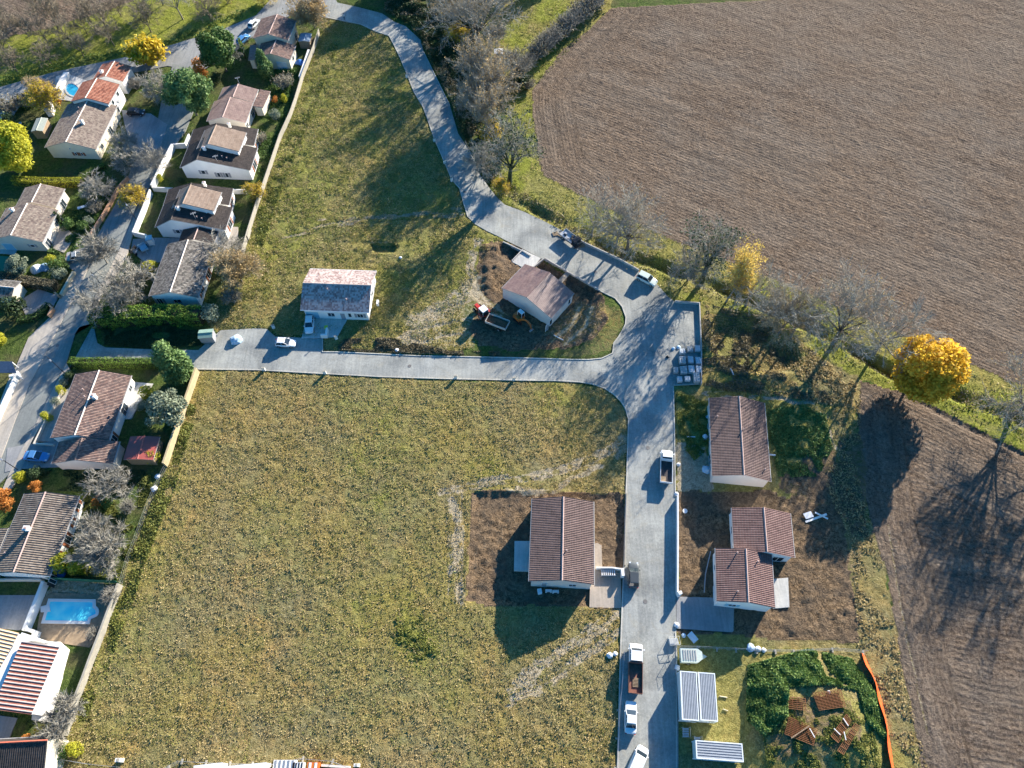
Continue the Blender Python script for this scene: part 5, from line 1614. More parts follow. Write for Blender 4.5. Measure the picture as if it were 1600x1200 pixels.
# ---- hedges: clipped volume of leaves over a dark inner core
def hedge(pts, w, h, leaf, label, dens=70, size=0.1, name='hedge', wob=0.12):
    q = PP(pts)
    o0 = Vector((q[0].x, q[0].y, ground_z(q[0].x, q[0].y)))
    root = thing(name, label, 'hedge', (o0.x, o0.y, 0))
    rs = np.random.RandomState(len(label) * 7 + int(pts[0][0]))
    Cs, Ns = [], []
    for i in range(len(q) - 1):
        a, b = np.array([q[i].x - o0.x, q[i].y - o0.y]), np.array([q[i + 1].x - o0.x, q[i + 1].y - o0.y])
        ln = np.linalg.norm(b - a)
        d = (b - a) / ln
        nn = np.array([-d[1], d[0]])
        n = int(dens * ln * (w + 2 * h))
        t = rs.rand(n) * ln
        u = rs.rand(n) * (w + 2 * h)
        lat = np.where(u < h, -w / 2, np.where(u < h + w, u - h - w / 2, w / 2))
        z = np.where(u < h, u, np.where(u < h + w, h, u - h - w))
        bulge = (vn(t + pts[0][0], z * 2 + lat, 0.8, 9) - 0.5) * 2 * wob
        inn = rs.rand(n) ** 2 * 0.25
        top = (u >= h) & (u < h + w)
        z = z + np.where(top, bulge - inn, 0)
        lat = lat + np.where(top, 0, np.sign(lat) * (bulge - inn))
        C = a[None] + d[None] * t[:, None] + nn[None] * lat[:, None]
        Cs.append(np.concatenate([C, z[:, None]], 1))
        N = np.where(top[:, None], np.array([[0, 0, 1.0]]), np.concatenate([nn[None] * np.sign(lat)[:, None], np.zeros((n, 1))], 1))
        Ns.append(N)
    me = leaf_cloud(np.concatenate(Cs), size, rs, LEAF[leaf], 'foliage', None, 0.2, np.concatenate(Ns))
    link_mesh('foliage', me, root)
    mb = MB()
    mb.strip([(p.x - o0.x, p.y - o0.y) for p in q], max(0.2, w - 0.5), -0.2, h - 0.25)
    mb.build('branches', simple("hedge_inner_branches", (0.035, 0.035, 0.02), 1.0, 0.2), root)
    return root

hedge([(150, 506), (200, 503), (255, 499), (320, 501)], 2.8, 3.0, 'bright', 'tall bright green hedge in front of the mossy grey roof', 60, 0.15, wob=0.45)
hedge([(117, 572), (190, 572), (257, 573)], 1.3, 2.2, 'bright', 'clipped hedge with sunlit top along the cross road', 80, 0.09)
hedge([(24, 287), (75, 290), (132, 290)], 1.5, 1.8, 'lime', 'clipped yellow topped hedge above the beige roofed houses', 70, 0.09)
hedge([(130, 286), (146, 272), (166, 262)], 0.9, 1.2, 'bright', 'thin green hedge climbing towards the driveway', 80, 0.08)
hedge([(-20, 436), (20, 441), (92, 452)], 1.8, 2.0, 'brush', 'brown clipped hedge above the small outbuilding', 70, 0.1)
hedge([(32, 504), (56, 500), (74, 486), (80, 478)], 1.2, 1.3, 'green', 'low curved green hedge by the brick gate', 80, 0.09)
hedge([(376, 68), (384, 92)], 0.7, 1.8, 'bright', 'narrow hedge beside the north carport', 90, 0.08)

# ---- undergrowth that nobody could count
def scatter(name, label, poly, n, leaf, size, hmax, seed=1, clump=0.9, thr=0.42, up=0.5, hs=None, zpow=1.3, holes=()):
    rs = np.random.RandomState(seed)
    q = wp(poly)
    x0, x1 = min(p[0] for p in q), max(p[0] for p in q)
    y0, y1 = min(p[1] for p in q), max(p[1] for p in q)
    X = rs.uniform(x0, x1, n * 3)
    Y = rs.uniform(y0, y1, n * 3)
    f = vn(X, Y, clump, seed + 5) * 0.65 + vn(X, Y, clump * 0.35, seed + 6) * 0.35
    ok = pip(X, Y, q) & (f > thr) 
    for h_ in (SITE_ROAD, LOT6, PAV_W, LANE_W + LANE_E) + tuple(holes):
        ok &= ~pip(X, Y, wp(h_))
    X, Y, f = X[ok][:n], Y[ok][:n], f[ok][:n]
    ii = np.clip(np.round((X - gx0) / RES).astype(int), 0, len(xs) - 1)
    jj = np.clip(np.round((Y - gy0) / RES).astype(int), 0, len(ys) - 1)
    Z = HT[ii, jj]
    hh = np.clip((f - thr) / (0.8 - thr), 0.1, 1) * hmax
    Z = Z + hh * (1 - rs.rand(len(X)) ** zpow * 0.9)
    C = np.stack([X, Y, Z], 1)
    me = leaf_cloud(C, size, rs, LEAF[leaf], name, np.clip(0.2 + 0.6 * rs.rand(len(X)) + 0.4 * (f - 0.5), 0, 1), up)
    o = link_mesh(name, me)
    tag(o, label, None, None, 'stuff')
    return o

def band(pts, w):
    """polygon round a polyline, in photo points"""
    q = [Vector(p) for p in pts]
    L_, R_ = [], []
    for i in range(len(q)):
        a = q[max(0, i - 1)]; b = q[min(len(q) - 1, i + 1)]
        d = (b - a).normalized()
        n = Vector((-d.y, d.x)) * w
        L_.append(tuple(q[i] + n)); R_.append(tuple(q[i] - n))
    return L_ + R_[::-1]

scatter('ivy_groundcover', 'dark green ivy and bramble spilling over the earth mound by the orange fence', MOUND[:5] + [(1350, 1130), (1335, 1080), (1290, 1072), (1225, 1075), (1222, 1120), (1190, 1150), (1165, 1125)], 60000, 'ivy', 0.2, 0.8, 3, 0.8, 0.22)
scatter('ivy_groundcover', 'low weeds between the rusty mats', [(1180, 1090), (1350, 1100), (1375, 1200), (1200, 1230)], 9000, 'grassg', 0.13, 0.22, 4, 0.9, 0.5)
scatter('bramble_thicket', 'brambles on the east side of the long plain roofed house', [(1200, 640), (1255, 632), (1290, 650), (1300, 700), (1280, 745), (1215, 745), (1205, 700)], 9000, 'ivy', 0.16, 0.5, 6, 0.7, 0.42)
scatter('bramble_thicket', 'bushy weeds left of the long plain roofed house', [(1058, 615), (1105, 622), (1108, 700), (1085, 720), (1058, 690)], 5000, 'grassg', 0.16, 0.5, 7, 0.8, 0.48)
scatter('bramble_thicket', 'brambles and dead weeds around the sunken basin', [(1098, 475), (1200, 495), (1265, 545), (1340, 600), (1345, 640), (1250, 625), (1130, 610), (1095, 600)], 13000, 'brush', 0.17, 0.4, 8, 0.6, 0.5)
scatter('bramble_thicket', 'green weeds around the sunken basin', [(1098, 475), (1200, 495), (1265, 545), (1340, 600), (1330, 640), (1250, 625), (1130, 610), (1095, 600)], 9000, 'straw', 0.16, 0.35, 9, 0.6, 0.45)
scatter('bramble_thicket', 'dark weeds along the left edge of the tilled field', [(1300, 600), (1345, 600), (1345, 760), (1385, 900), (1410, 1050), (1450, 1200), (1400, 1200), (1340, 1010), (1330, 850), (1290, 760), (1300, 680)], 6000, 'straw', 0.15, 0.3, 10, 0.7, 0.45)
scatter('bramble_thicket', 'dry brush in the ditch', band(DITCH, 12), 26000, 'brush', 0.18, 0.9, 11, 0.5, 0.45)
scatter('bramble_thicket', 'green tufts on the ditch banks', band(DITCH, 22), 26000, 'grassg', 0.15, 0.35, 12, 0.7, 0.45)
scatter('bramble_thicket', 'dark bramble bank beside the narrow road', [(600, -5), (700, -10), (735, 40), (770, 160), (790, 240), (770, 290), (752, 262), (718, 205), (705, 160), (680, 112), (664, 78), (640, 38), (602, 18)], 46000, 'dark', 0.2, 1.5, 13, 0.35, 0.36)
scatter('bramble_thicket', 'brown bramble stems beside the narrow road', [(600, -5), (700, -10), (735, 40), (770, 160), (790, 240), (770, 290), (752, 262), (718, 205), (705, 160), (680, 112), (664, 78), (640, 38), (602, 18)], 26000, 'brush', 0.17, 1.6, 14, 0.5, 0.4)
scatter('bramble_thicket', 'dark bramble strip along the public road side of the orchard', band([(0, 128), (100, 100), (205, 80), (300, 52), (400, 14)], 6), 12000, 'green', 0.17, 0.8, 15, 0.4, 0.3)
scatter('bramble_thicket', 'dark scrub below the bright hedge', [(158, 512), (320, 510), (318, 540), (240, 545), (165, 540)], 12000, 'dark', 0.15, 0.5, 16, 0.5, 0.35)
scatter('garden_plants', 'mixed plants and shrubs in the gardens east of the northern houses', [(415, 120), (478, 95), (460, 165), (440, 210), (415, 285), (402, 265), (408, 200), (398, 165)], 11000, 'green', 0.15, 0.7, 17, 0.5, 0.4)
scatter('garden_plants', 'mixed plants in the front gardens west of the street', [(95, 335), (160, 290), (180, 300), (140, 365), (110, 400), (75, 395)], 10000, 'green', 0.14, 0.7, 18, 0.5, 0.42)
scatter('garden_plants', 'weeds and plants in the long garden slope', [(130, 770), (235, 740), (240, 770), (200, 880), (185, 905), (105, 898), (130, 830)], 15000, 'grassg', 0.15, 0.45, 19, 0.5, 0.42)
scatter('garden_plants', 'dark plants beneath the garage wing', [(40, 735), (180, 735), (235, 735), (232, 755), (150, 770), (45, 765)], 9000, 'dark', 0.15, 0.6, 20, 0.5, 0.42)
scatter('garden_plants', 'weeds along the outer side of the boundary wall', [(404, 315), (415, 300), (490, 120), (520, 60), (530, 70), (440, 300), (400, 420)], 11000, 'grassg', 0.17, 0.4, 21, 0.5, 0.45)
scatter('garden_plants', 'weeds along the wooden wall side of the large meadow', band([(318, 590), (285, 680), (262, 760), (215, 880), (200, 930), (160, 1030), (120, 1130)], 12), 11000, 'grassg', 0.16, 0.4, 22, 0.5, 0.45)
scatter('soil_bank_weeds', 'dry weeds on the soil bank beside the cross road', [(525, 530), (610, 528), (700, 548), (800, 550), (800, 557), (620, 552), (530, 548)], 7000, 'brush', 0.15, 0.5, 23, 0.6, 0.4)
# tufts that give the two meadows their coarse nap
scatter('meadow_grass', 'coarse dry grass tufts of the large meadow', MEADOW2, 110000, 'straw', 0.10, 0.2, 24, 0.9, 0.3, 0.1)
scatter('meadow_grass', 'green tufts in the large meadow', MEADOW2, 30000, 'grassg', 0.10, 0.18, 25, 0.9, 0.45, 0.1)
scatter('meadow_grass', 'coarse yellow grass tufts of the upper meadow', MEADOW1, 60000, 'straw', 0.11, 0.2, 26, 0.9, 0.35, 0.1)
scatter('meadow_grass', 'green grass tufts of the upper meadow', MEADOW1, 60000, 'grassg', 0.11, 0.2, 27, 0.7, 0.42, 0.1)
scatter('meadow_grass', 'rich green weeds patch in the large meadow', [(620, 965), (660, 960), (672, 1000), (690, 1020), (660, 1035), (640, 1030), (615, 1000)], 1600, 'grassg', 0.14, 0.2, 28, 1.4, 0.5)
scatter('verge_grass', 'thick green grass tufts on the verge', VERGE, 45000, 'grassg', 0.14, 0.3, 29, 0.6, 0.45)
scatter('verge_grass', 'dry stalks on the verge', VERGE, 30000, 'straw', 0.14, 0.3, 30, 0.4, 0.5)
# ================================================================ VEHICLES
def paint(name, c, metal=0.0):
    return simple(name, c, 0.3, 0.03, 0.5, metal=metal, spec=0.6)

P_WHITE = paint("car_paint_white", (0.78, 0.78, 0.77))
P_BLUE = paint("car_paint_blue", (0.10, 0.28, 0.55), 0.3)
P_GREY = paint("car_paint_grey", (0.10, 0.11, 0.11), 0.4)
P_SILVER = paint("car_paint_silver", (0.42, 0.43, 0.42), 0.4)
P_BLACK = paint("car_paint_black", (0.02, 0.02, 0.022), 0.2)
P_GREEN = paint("car_paint_pale_green", (0.52, 0.60, 0.56))
P_ORANGE = paint("machine_orange", (0.62, 0.16, 0.03))
P_RED = paint("tractor_red", (0.55, 0.05, 0.035))
M_CARGLASS = simple("car_glass", (0.02, 0.03, 0.04), 0.05, 0.1, 1, spec=0.9)
M_TYRE = simple("tyre_rubber", (0.02, 0.02, 0.02), 0.85, 0.15)
M_RIM = simple("wheel_rim", (0.45, 0.46, 0.47), 0.35, 0.1, metal=0.7)
M_LAMP = simple("headlamp_lens", (0.7, 0.72, 0.72), 0.1, 0.05, spec=0.8)
M_TAIL = simple("tail_lamp_lens", (0.45, 0.02, 0.02), 0.2, 0.05, spec=0.8)

def wheel(root, x, y, r, w, name='wheel'):
    mb = MB()
    s = 1 if y > 0 else -1
    mb.tube((x, y - s * w, r), (x, y, r), r, n=16)
    wh = mb.build('tyre' if False else name, M_TYRE, root)
    mb = MB()
    mb.tube((x, y - s * 0.01, r), (x, y + s * 0.015, r), r * 0.6, n=12)
    mb.build('rim', M_RIM, wh)
    return wh

def loft(mb, secs, m=0, close=True):
    n = len(secs[0])
    vs = [p for s in secs for p in s]
    fs = []
    for i in range(len(secs) - 1):
        for k in range(n):
            a, b = i * n + k, i * n + (k + 1) % n
            fs.append((a, b, b + n, a + n))
    if close:
        fs.append(tuple(range(n - 1, -1, -1)))
        e = (len(secs) - 1) * n
        fs.append(tuple(range(e, e + n)))
    mb.idx(vs, fs, m)

def place(front, rear):
    a, b = P(*front), P(*rear)
    c = (a + b) / 2
    d = a - b
    return c, math.atan2(d.y, d.x), d.length

def car(label, front, rear, mat, style='hatch', Ln=4.2, W=1.78, H=1.48, z=0.04, group=None):
    c, rz, _ = place(front, rear)
    root = thing('parked_car' if style != 'van' else 'parked_van', label, 'car' if style != 'van' else 'van', (c.x, c.y, z), rz, group)
    h = Ln / 2
    zb = 0.88 if style != 'van' else 1.15       # belt line
    hoodz = {'hatch': 0.86, 'sedan': 0.84, 'suv': 0.98, 'van': 1.1}[style]
    if style == 'suv':
        zb = 1.0
    st = [(-h, 0.80, 0.35, zb - 0.12), (-h + 0.18, 0.93, 0.24, zb), (-h + 0.8, 1.0, 0.2, zb + 0.02), (0, 1.0, 0.2, zb + 0.01), (h - 1.35, 1.0, 0.2, hoodz + 0.06),
          (h - 0.6, 0.97, 0.22, hoodz - 0.06), (h - 0.15, 0.88, 0.26, hoodz - 0.2), (h, 0.72, 0.34, hoodz - 0.34)]
    mb = MB()
    secs = []
    for x, k, zl, zt in st:
        w = W / 2 * k
        secs.append([(x, -w * 0.94, zl), (x, -w, (zl + zt) / 2 - 0.05), (x, -w * 0.97, zt - 0.08), (x, -w * 0.88, zt), (x, w * 0.88, zt), (x, w * 0.97, zt - 0.08), (x, w, (zl + zt) / 2 - 0.05), (x, w * 0.94, zl)])
    loft(mb, secs)
    lower = mb.build('body', mat, root, smooth=True)
    sm = lower.modifiers.new('round', 'SUBSURF'); sm.levels = 1; sm.render_levels = 2
    mb = MB()
    # cabin: roof panel and pillars
    if style == 'sedan':
        bx0, bx1, rx0, rx1 = -h + 0.75, h - 1.25, -h + 1.35, h - 2.05
    elif style == 'van':
        bx0, bx1, rx0, rx1 = -h + 0.04, h - 0.75, -h + 0.08, h - 1.45
    elif style == 'suv':
        bx0, bx1, rx0, rx1 = -h + 0.12, h - 1.2, -h + 0.4, h - 1.9
    else:
        bx0, bx1, rx0, rx1 = -h + 0.2, h - 1.15, -h + 0.62, h - 1.95
    wb, wr = W / 2 * 0.88, W / 2 * 0.74 if style != 'van' else W / 2 * 0.84
    rt = H
    mb.box(rx0 - 0.08, rx1 + 0.1, -wr - 0.02, wr + 0.02, rt - 0.07, rt, taper=0.07)
    for sx, (a, b) in (('r', (bx0, rx0 + 0.05)), ('f', (bx1, rx1 - 0.05))):
        for s in (-1, 1):
            mb.tube((a, s * wb * 0.98, zb - 0.02), (b, s * wr * 0.98, rt - 0.03), 0.045, n=5)
    for s in (-1, 1):
        xm = (bx0 + bx1) / 2 - 0.1
        mb.tube((xm, s * wb * 0.985, zb - 0.02), (xm, s * wr * 0.99, rt - 0.03), 0.04, n=4)
        mb.box(bx1 - 0.35, bx1 - 0.2, s * (W / 2 + 0.02) - 0.09, s * (W / 2 + 0.02) + 0.09, zb - 0.02, zb + 0.12)
        if style == 'van':
            mb.idx([(bx0, s * wb, zb), (bx0 + (bx1 - bx0) * 0.62, s * wb, zb), (rx0 + (rx1 - rx0) * 0.66, s * wr, rt - 0.03), (rx0, s * wr, rt - 0.03)], [(0, 1, 2, 3)])
    if style == 'van':
        for k in range(5):
            x = rx0 + 0.4 + k * (rx1 - rx0 - 0.6) / 5
            mb.box(x, x + 0.05, -wr * 0.9, wr * 0.9, rt + 0.001, rt + 0.02)
    cb = mb.build('cabin', mat, root)
    bv = cb.modifiers.new('round', 'BEVEL'); bv.width = 0.06; bv.segments = 3
    g = MB()
    k = 0.97
    g.idx([(bx0, -wb * k, zb - 0.01), (bx1, -wb * k, zb - 0.01), (bx1, wb * k, zb - 0.01), (bx0, wb * k, zb - 0.01), (rx0, -wr * k, rt - 0.055), (rx1, -wr * k, rt - 0.055), (rx1, wr * k, rt - 0.055), (rx0, wr * k, rt - 0.055)],
          [(0, 1, 5, 4), (1, 2, 6, 5), (2, 3, 7, 6), (3, 0, 4, 7)])
    g.build('windows', M_CARGLASS, root)
    r = 0.32 if style != 'suv' else 0.36
    for x in (-h + 0.75, h - 0.82):
        for s in (-1, 1):
            wheel(root, x, s * (W / 2 - 0.01), r, 0.2)
    for s in (-1, 1):
        m2 = MB()
        m2.box(h - 0.36, h - 0.12, s * W * 0.33 - 0.14, s * W * 0.33 + 0.14, hoodz - 0.3, hoodz - 0.13)
        m2.build('headlight', M_LAMP, root)
        m2 = MB()
        m2.box(-h - 0.02, -h + 0.12, s * W * 0.35 - 0.1, s * W * 0.35 + 0.1, zb - 0.32, zb - 0.12)
        m2.build('tail_light', M_TAIL, root)
    return root

car('white hatchback parked on the paved drive against the white house', (484, 523), (486, 497), P_WHITE, 'hatch', 4.1, z=0.14)
car('small white hatchback standing at the edge of the cross road', (461, 539), (434, 538), P_WHITE, 'hatch', 3.9, 1.7)
car('dark grey hatchback beside the gate of the fenced earth plot', (989, 883), (989, 916), P_GREY, 'hatch', 4.2)
car('white sedan parked on the site road behind the tipper truck with open wooden bed', (985, 1100), (984, 1143), P_WHITE, 'sedan', 4.4)
car('white van cut by the bottom edge on the site road', (1003, 1172), (985, 1215), P_WHITE, 'van', 4.8, 1.9, 1.9)
car('pale green car parked at the far corner of the turning bay', (1021, 445), (999, 434), P_GREEN, 'suv', 4.3, 1.8, 1.7)
car('blue car parked on the drive of the garage wing', (79, 717), (42, 714), P_BLUE, 'sedan', 4.3, z=0.1)
car('black car in the driveway beside the beige roofed house', (226, 179), (203, 179), P_BLACK, 'hatch', 4.1, z=0.1)
car('white car parked on the public road verge', (403, 34), (392, 47), P_WHITE, 'hatch', 4.0)
car('blue car with silver roof on the public road verge', (389, 58), (374, 72), P_BLUE, 'suv', 4.2)
car('silver grey car in the driveway among the clipped bushes', (135, 402), (112, 407), P_SILVER, 'sedan', 4.2, z=0.1)

def tipper(label, front, rear, bedmat, inside, load, dbl=False, Ln=6.2, W=2.05):
    c, rz, _ = place(front, rear)
    root = thing('tipper_truck', label, 'truck', (c.x, c.y, 0.04), rz)
    h = Ln / 2
    cl = 2.7 if dbl else 1.9
    xb = h - cl
    mb = MB()
    w = W / 2 * 0.95
    secs = []
    for x, k, zl, zt in [(h, 0.9, 0.45, 0.95), (h - 0.15, 0.97, 0.4, 1.15), (h - 0.75, 1, 0.4, 1.32), (xb + 0.1, 1, 0.4, 1.35), (xb, 0.98, 0.45, 1.3)]:
        ww = w * k
        secs.append([(x, -ww, zl), (x, -ww, zt - 0.08), (x, -ww * 0.92, zt), (x, ww * 0.92, zt), (x, ww, zt - 0.08), (x, ww, zl)])
    loft(mb, secs[::-1])
    mb.box(xb + 0.12, h - 1.15, -w * 0.86, w * 0.86, 2.08, 2.16)
    for s in (-1, 1):
        mb.tube((h - 0.62, s * w * 0.9, 1.32), (h - 1.15, s * w * 0.84, 2.1), 0.06, n=5)
        mb.tube((xb + 0.08, s * w * 0.9, 1.32), (xb + 0.15, s * w * 0.84, 2.1), 0.07, n=5)
        mb.tube((xb + cl * 0.4, s * w * 0.92, 1.32), (xb + cl * 0.4, s * w * 0.85, 2.1), 0.06, n=5)
        mb.box(h - 0.95, h - 0.8, s * (W / 2 + 0.12) - 0.1, s * (W / 2 + 0.12) + 0.1, 1.3, 1.65)
    mb.build('cab', P_WHITE, root)
    g = MB()
    g.idx([(xb + 0.1, -w * 0.88, 1.3), (h - 0.65, -w * 0.88, 1.3), (h - 0.65, w * 0.88, 1.3), (xb + 0.1, w * 0.88, 1.3), (xb + 0.16, -w * 0.83, 2.07), (h - 1.18, -w * 0.83, 2.07), (h - 1.18, w * 0.83, 2.07), (xb + 0.16, w * 0.83, 2.07)],
          [(0, 1, 5, 4), (1, 2, 6, 5), (2, 3, 7, 6), (3, 0, 4, 7)])
    g.build('windows', M_CARGLASS, root)
    b = MB()
    z0, z1 = 0.85, 1.35
    x0, x1 = -h, xb - 0.12
    b.box(x0, x1, -W / 2 + 0.06, W / 2 - 0.06, z0 - 0.1, z0, 1)
    b.box(x0, x1, -W / 2, -W / 2 + 0.06, z0 - 0.1, z1, 0)
    b.box(x0, x1, W / 2 - 0.06, W / 2, z0 - 0.1, z1, 0)
    b.box(x0 - 0.06, x0, -W / 2, W / 2, z0 - 0.1, z1, 0)
    b.box(x1, x1 + 0.07, -W / 2, W / 2, z0 - 0.1, 1.85, 0)
    b.box(x0, x1, -0.4, 0.4, 0.45, z0 - 0.1, 2)
    b.build('tipper_bed', [bedmat, inside, M_DARK], root)
    for x in (h - 0.95, -h + 1.1):
        for s in (-1, 1):
            wheel(root, x, s * (W / 2 - 0.06), 0.38, 0.24)
    for s in (-1, 1):
        m2 = MB(); m2.box(h - 0.1, h + 0.01, s * 0.68 - 0.14, s * 0.68 + 0.14, 0.6, 0.8); m2.build('headlight', M_LAMP, root)
    return root, x0, x1, z0

M_BEDD = simple("truck_bed_dark", (0.06, 0.05, 0.05), 0.7, 0.3)
M_BEDW = simple("truck_bed_brown", (0.22, 0.10, 0.07), 0.8, 0.3)
tr1, a0, a1, az = tipper('white tipper truck with empty dark bed beside the long plain roofed house', (1040, 708), (1039, 757), P_WHITE, M_BEDD, None, Ln=6.0)
m2 = MB(); m2.box(a0 + 0.02, a0 + 1.1, 0.05, 0.85, az, az + 0.05, ry=0.0); m2.build('tail_board', M_WOOD, tr1)
tr2, a0, a1, az = tipper('white double cab tipper truck with brown bed in front of the white sedan', (992, 1012), (991, 1080), M_BEDW, M_BEDW, None, True, Ln=6.9)
for k in range(6):
    pass
pal = thing('wooden_pallet', 'light slatted pallet lying in the brown tipper bed', 'pallet', tuple(tr2.matrix_basis @ Vector((-2.0, -0.1, az))), tr2.rotation_euler.z)
mb = MB()
for k in range(7):
    mb.box(-0.6 + k * 0.19, -0.6 + k * 0.19 + 0.1, -0.5, 0.5, 0.1, 0.13)
mb.build('slats', M_WOOD, pal)
for y in (-0.45, 0, 0.45):
    m2 = MB(); m2.box(-0.6, 0.64, y - 0.05, y + 0.05, 0.003, 0.1); m2.build('bearer', M_WOOD, pal)

# tractor with trailer
c, rz, _ = place((745, 483), (762, 500))
tz = ground_z(c.x, c.y)
tr = thing('tractor', 'red tractor with white cab roof in the shadow of the plum roofed house', 'tractor', (c.x, c.y, tz), rz)
mb = MB()
mb.box(0.2, 2.0, -0.38, 0.38, 0.75, 1.45, taper=0.05)
mb.box(-1.2, 0.3, -0.35, 0.35, 0.55, 0.95)
mb.build('bonnet', P_RED, tr)
mb = MB(); mb.box(-1.25, 0.25, -0.7, 0.7, 2.35, 2.45, taper=0.04)
for sx in (-1.15, 0.15):
    for s in (-1, 1):
        mb.tube((sx, s * 0.62, 1.0), (sx, s * 0.62, 2.36), 0.04, n=5)
mb.build('cab', P_WHITE, tr)
mb = MB(); mb.idx([(0.16, -0.6, 1.1), (0.16, 0.6, 1.1), (0.16, 0.6, 2.33), (0.16, -0.6, 2.33), (-1.16, -0.6, 1.1), (-1.16, 0.6, 1.1), (-1.16, 0.6, 2.33), (-1.16, -0.6, 2.33)], [(0, 1, 2, 3), (5, 4, 7, 6), (4, 0, 3, 7), (1, 5, 6, 2)])
mb.build('windows', M_CARGLASS, tr)
for s in (-1, 1):
    mb = MB(); mb.box(-1.35, -0.15, s * 0.95 - 0.2, s * 0.95 + 0.2, 1.45, 1.52, taper=0.03); mb.build('mudguard', P_RED, tr)
    wheel(tr, -0.75, s * 1.12, 0.75, 0.4)
    wheel(tr, 1.45, s * 0.9, 0.48, 0.3)
mb = MB(); mb.tube((0.5, -0.3, 1.4), (0.5, -0.3, 2.2), 0.04); mb.build('exhaust', M_DARK, tr)

def trailer(label, name, front, rear, Ln, W, z, side, inside, hgt=0.5, load=None, zb=0.75):
    c, rz, _ = place(front, rear)
    root = thing(name, label, 'trailer', (c.x, c.y, z), rz)
    b = MB()
    h = Ln / 2
    b.box(-h, h, -W / 2, W / 2, zb - 0.06, zb, 1)
    for s in (-1, 1):
        b.box(-h, h, s * (W / 2 + 0.03) - 0.03, s * (W / 2 + 0.03) + 0.03, zb - 0.06, zb + hgt)
        b.box(s * (h + 0.03) - 0.03, s * (h + 0.03) + 0.03, -W / 2 - 0.06, W / 2 + 0.06, zb - 0.06, zb + hgt)
    b.build('box', [side, inside], root)
    d = MB(); d.box(h, h + 1.2, -0.06, 0.06, 0.5, 0.6); d.build('drawbar', M_STEEL, root)
    for s in (-1, 1):
        wheel(root, -h * 0.35, s * (W / 2 + 0.24), 0.36, 0.2)
    return root

tl = trailer('pale sided trailer carrying brown soil behind the red tractor', 'farm_trailer', (760, 502), (795, 515), 4.2, 2.0, tz, simple("trailer_sides", (0.5, 0.45, 0.4), 0.6, 0.15), M_BEDD, 0.55, zb=0.95)
rs = np.random.RandomState(3)
xx, yy = np.meshgrid(np.linspace(-2.0, 2.0, 22), np.linspace(-0.95, 0.95, 12), indexing='ij')
zz = 0.98 + 0.35 * np.cos(xx / 2.0 * 1.5) * np.cos(yy / 0.95 * 1.4) * (0.6 + 0.8 * rs.rand(*xx.shape))
ids = np.arange(xx.size).reshape(xx.shape)
F = np.stack([ids[:-1, :-1], ids[1:, :-1], ids[1:, 1:], ids[:-1, 1:]], -1).reshape(-1, 4)
me = np_mesh('soil_load', np.stack([xx.ravel(), yy.ravel(), zz.ravel()], -1), F, simple("loose_soil", (0.16, 0.09, 0.05), 1.0, 0.5, 5, bmp=0.5))
o = link_mesh('soil_load', me, None, tl.location)
o.rotation_euler = tl.rotation_euler
tag(o, 'heap of brown soil inside the pale sided trailer', 'soil')

# small excavator
c, rz, _ = place((822, 508), (803, 492))
ex = thing('mini_excavator', 'small orange excavator with white cab roof digging beside the house wall', 'excavator', (c.x, c.y, ground_z(c.x, c.y)), rz)
for s in (-1, 1):
    mb = MB()
    prof = [(-1.0, 0.25), (-0.85, 0.05), (0.85, 0.05), (1.0, 0.25), (0.85, 0.5), (-0.85, 0.5)]
    y = s * 0.75
    mb.idx([(a, y - 0.2, b) for a, b in prof] + [(a, y + 0.2, b) for a, b in prof], [(0, 1, 2, 3, 4, 5), (11, 10, 9, 8, 7, 6)] + [(i, i + 6, (i + 1) % 6 + 6, (i + 1) % 6) for i in range(6)])
    mb.build('track', M_TYRE, ex)
mb = MB()
mb.box(-1.15, 0.5, -0.8, 0.8, 0.55, 1.15, taper=0.06)
mb.box(-1.25, -0.6, -0.75, 0.75, 0.7, 1.5, taper=0.1)
mb.build('body', P_ORANGE, ex)
mb = MB(); mb.box(-0.65, 0.55, -0.1, 0.75, 2.4, 2.5, taper=0.05)
for a in (-0.6, 0.5):
    for b in (-0.05, 0.7):
        mb.tube((a, b, 1.1), (a, b, 2.42), 0.04, n=5)
mb.build('cab', P_WHITE, ex)
mb = MB(); mb.box(-0.58, 0.48, -0.03, 0.68, 1.15, 2.38); mb.build('windows', M_CARGLASS, ex)
mb = MB()
pts = [(0.5, 0.95), (1.6, 2.1), (2.3, 2.3), (3.1, 1.9)]
for i in range(3):
    a, b = pts[i], pts[i + 1]
    d = Vector((b[0] - a[0], 0, b[1] - a[1])).normalized()
    n = Vector((-d.z, 0, d.x)) * 0.17
    mb.idx([(a[0] - n.x, y, a[1] - n.z) for y in (-0.47, -0.23)] + [(b[0] - n.x, y, b[1] - n.z) for y in (-0.23, -0.47)] + [(a[0] + n.x, y, a[1] + n.z) for y in (-0.47, -0.23)] + [(b[0] + n.x, y, b[1] + n.z) for y in (-0.23, -0.47)],
           [(0, 1, 2, 3), (7, 6, 5, 4), (0, 4, 5, 1), (1, 5, 6, 2), (2, 6, 7, 3), (3, 7, 4, 0)])
bo = mb.build('boom', P_ORANGE, ex)
mb = MB(); mb.tube((3.1, -0.35, 1.9), (3.5, -0.35, 0.75), 0.13, 0.09, n=6); mb.build('stick', P_ORANGE, bo)
mb = MB()
mb.idx([(3.35, -0.7, 0.8), (3.35, 0.0, 0.8), (3.75, 0.0, 0.75), (3.75, -0.7, 0.75), (3.15, -0.7, 0.3), (3.15, 0.0, 0.3), (3.5, 0.0, 0.12), (3.5, -0.7, 0.12)], [(0, 4, 5, 1), (0, 3, 7, 4), (1, 5, 6, 2), (4, 7, 6, 5)])
mb.build('bucket', M_STEEL, bo)

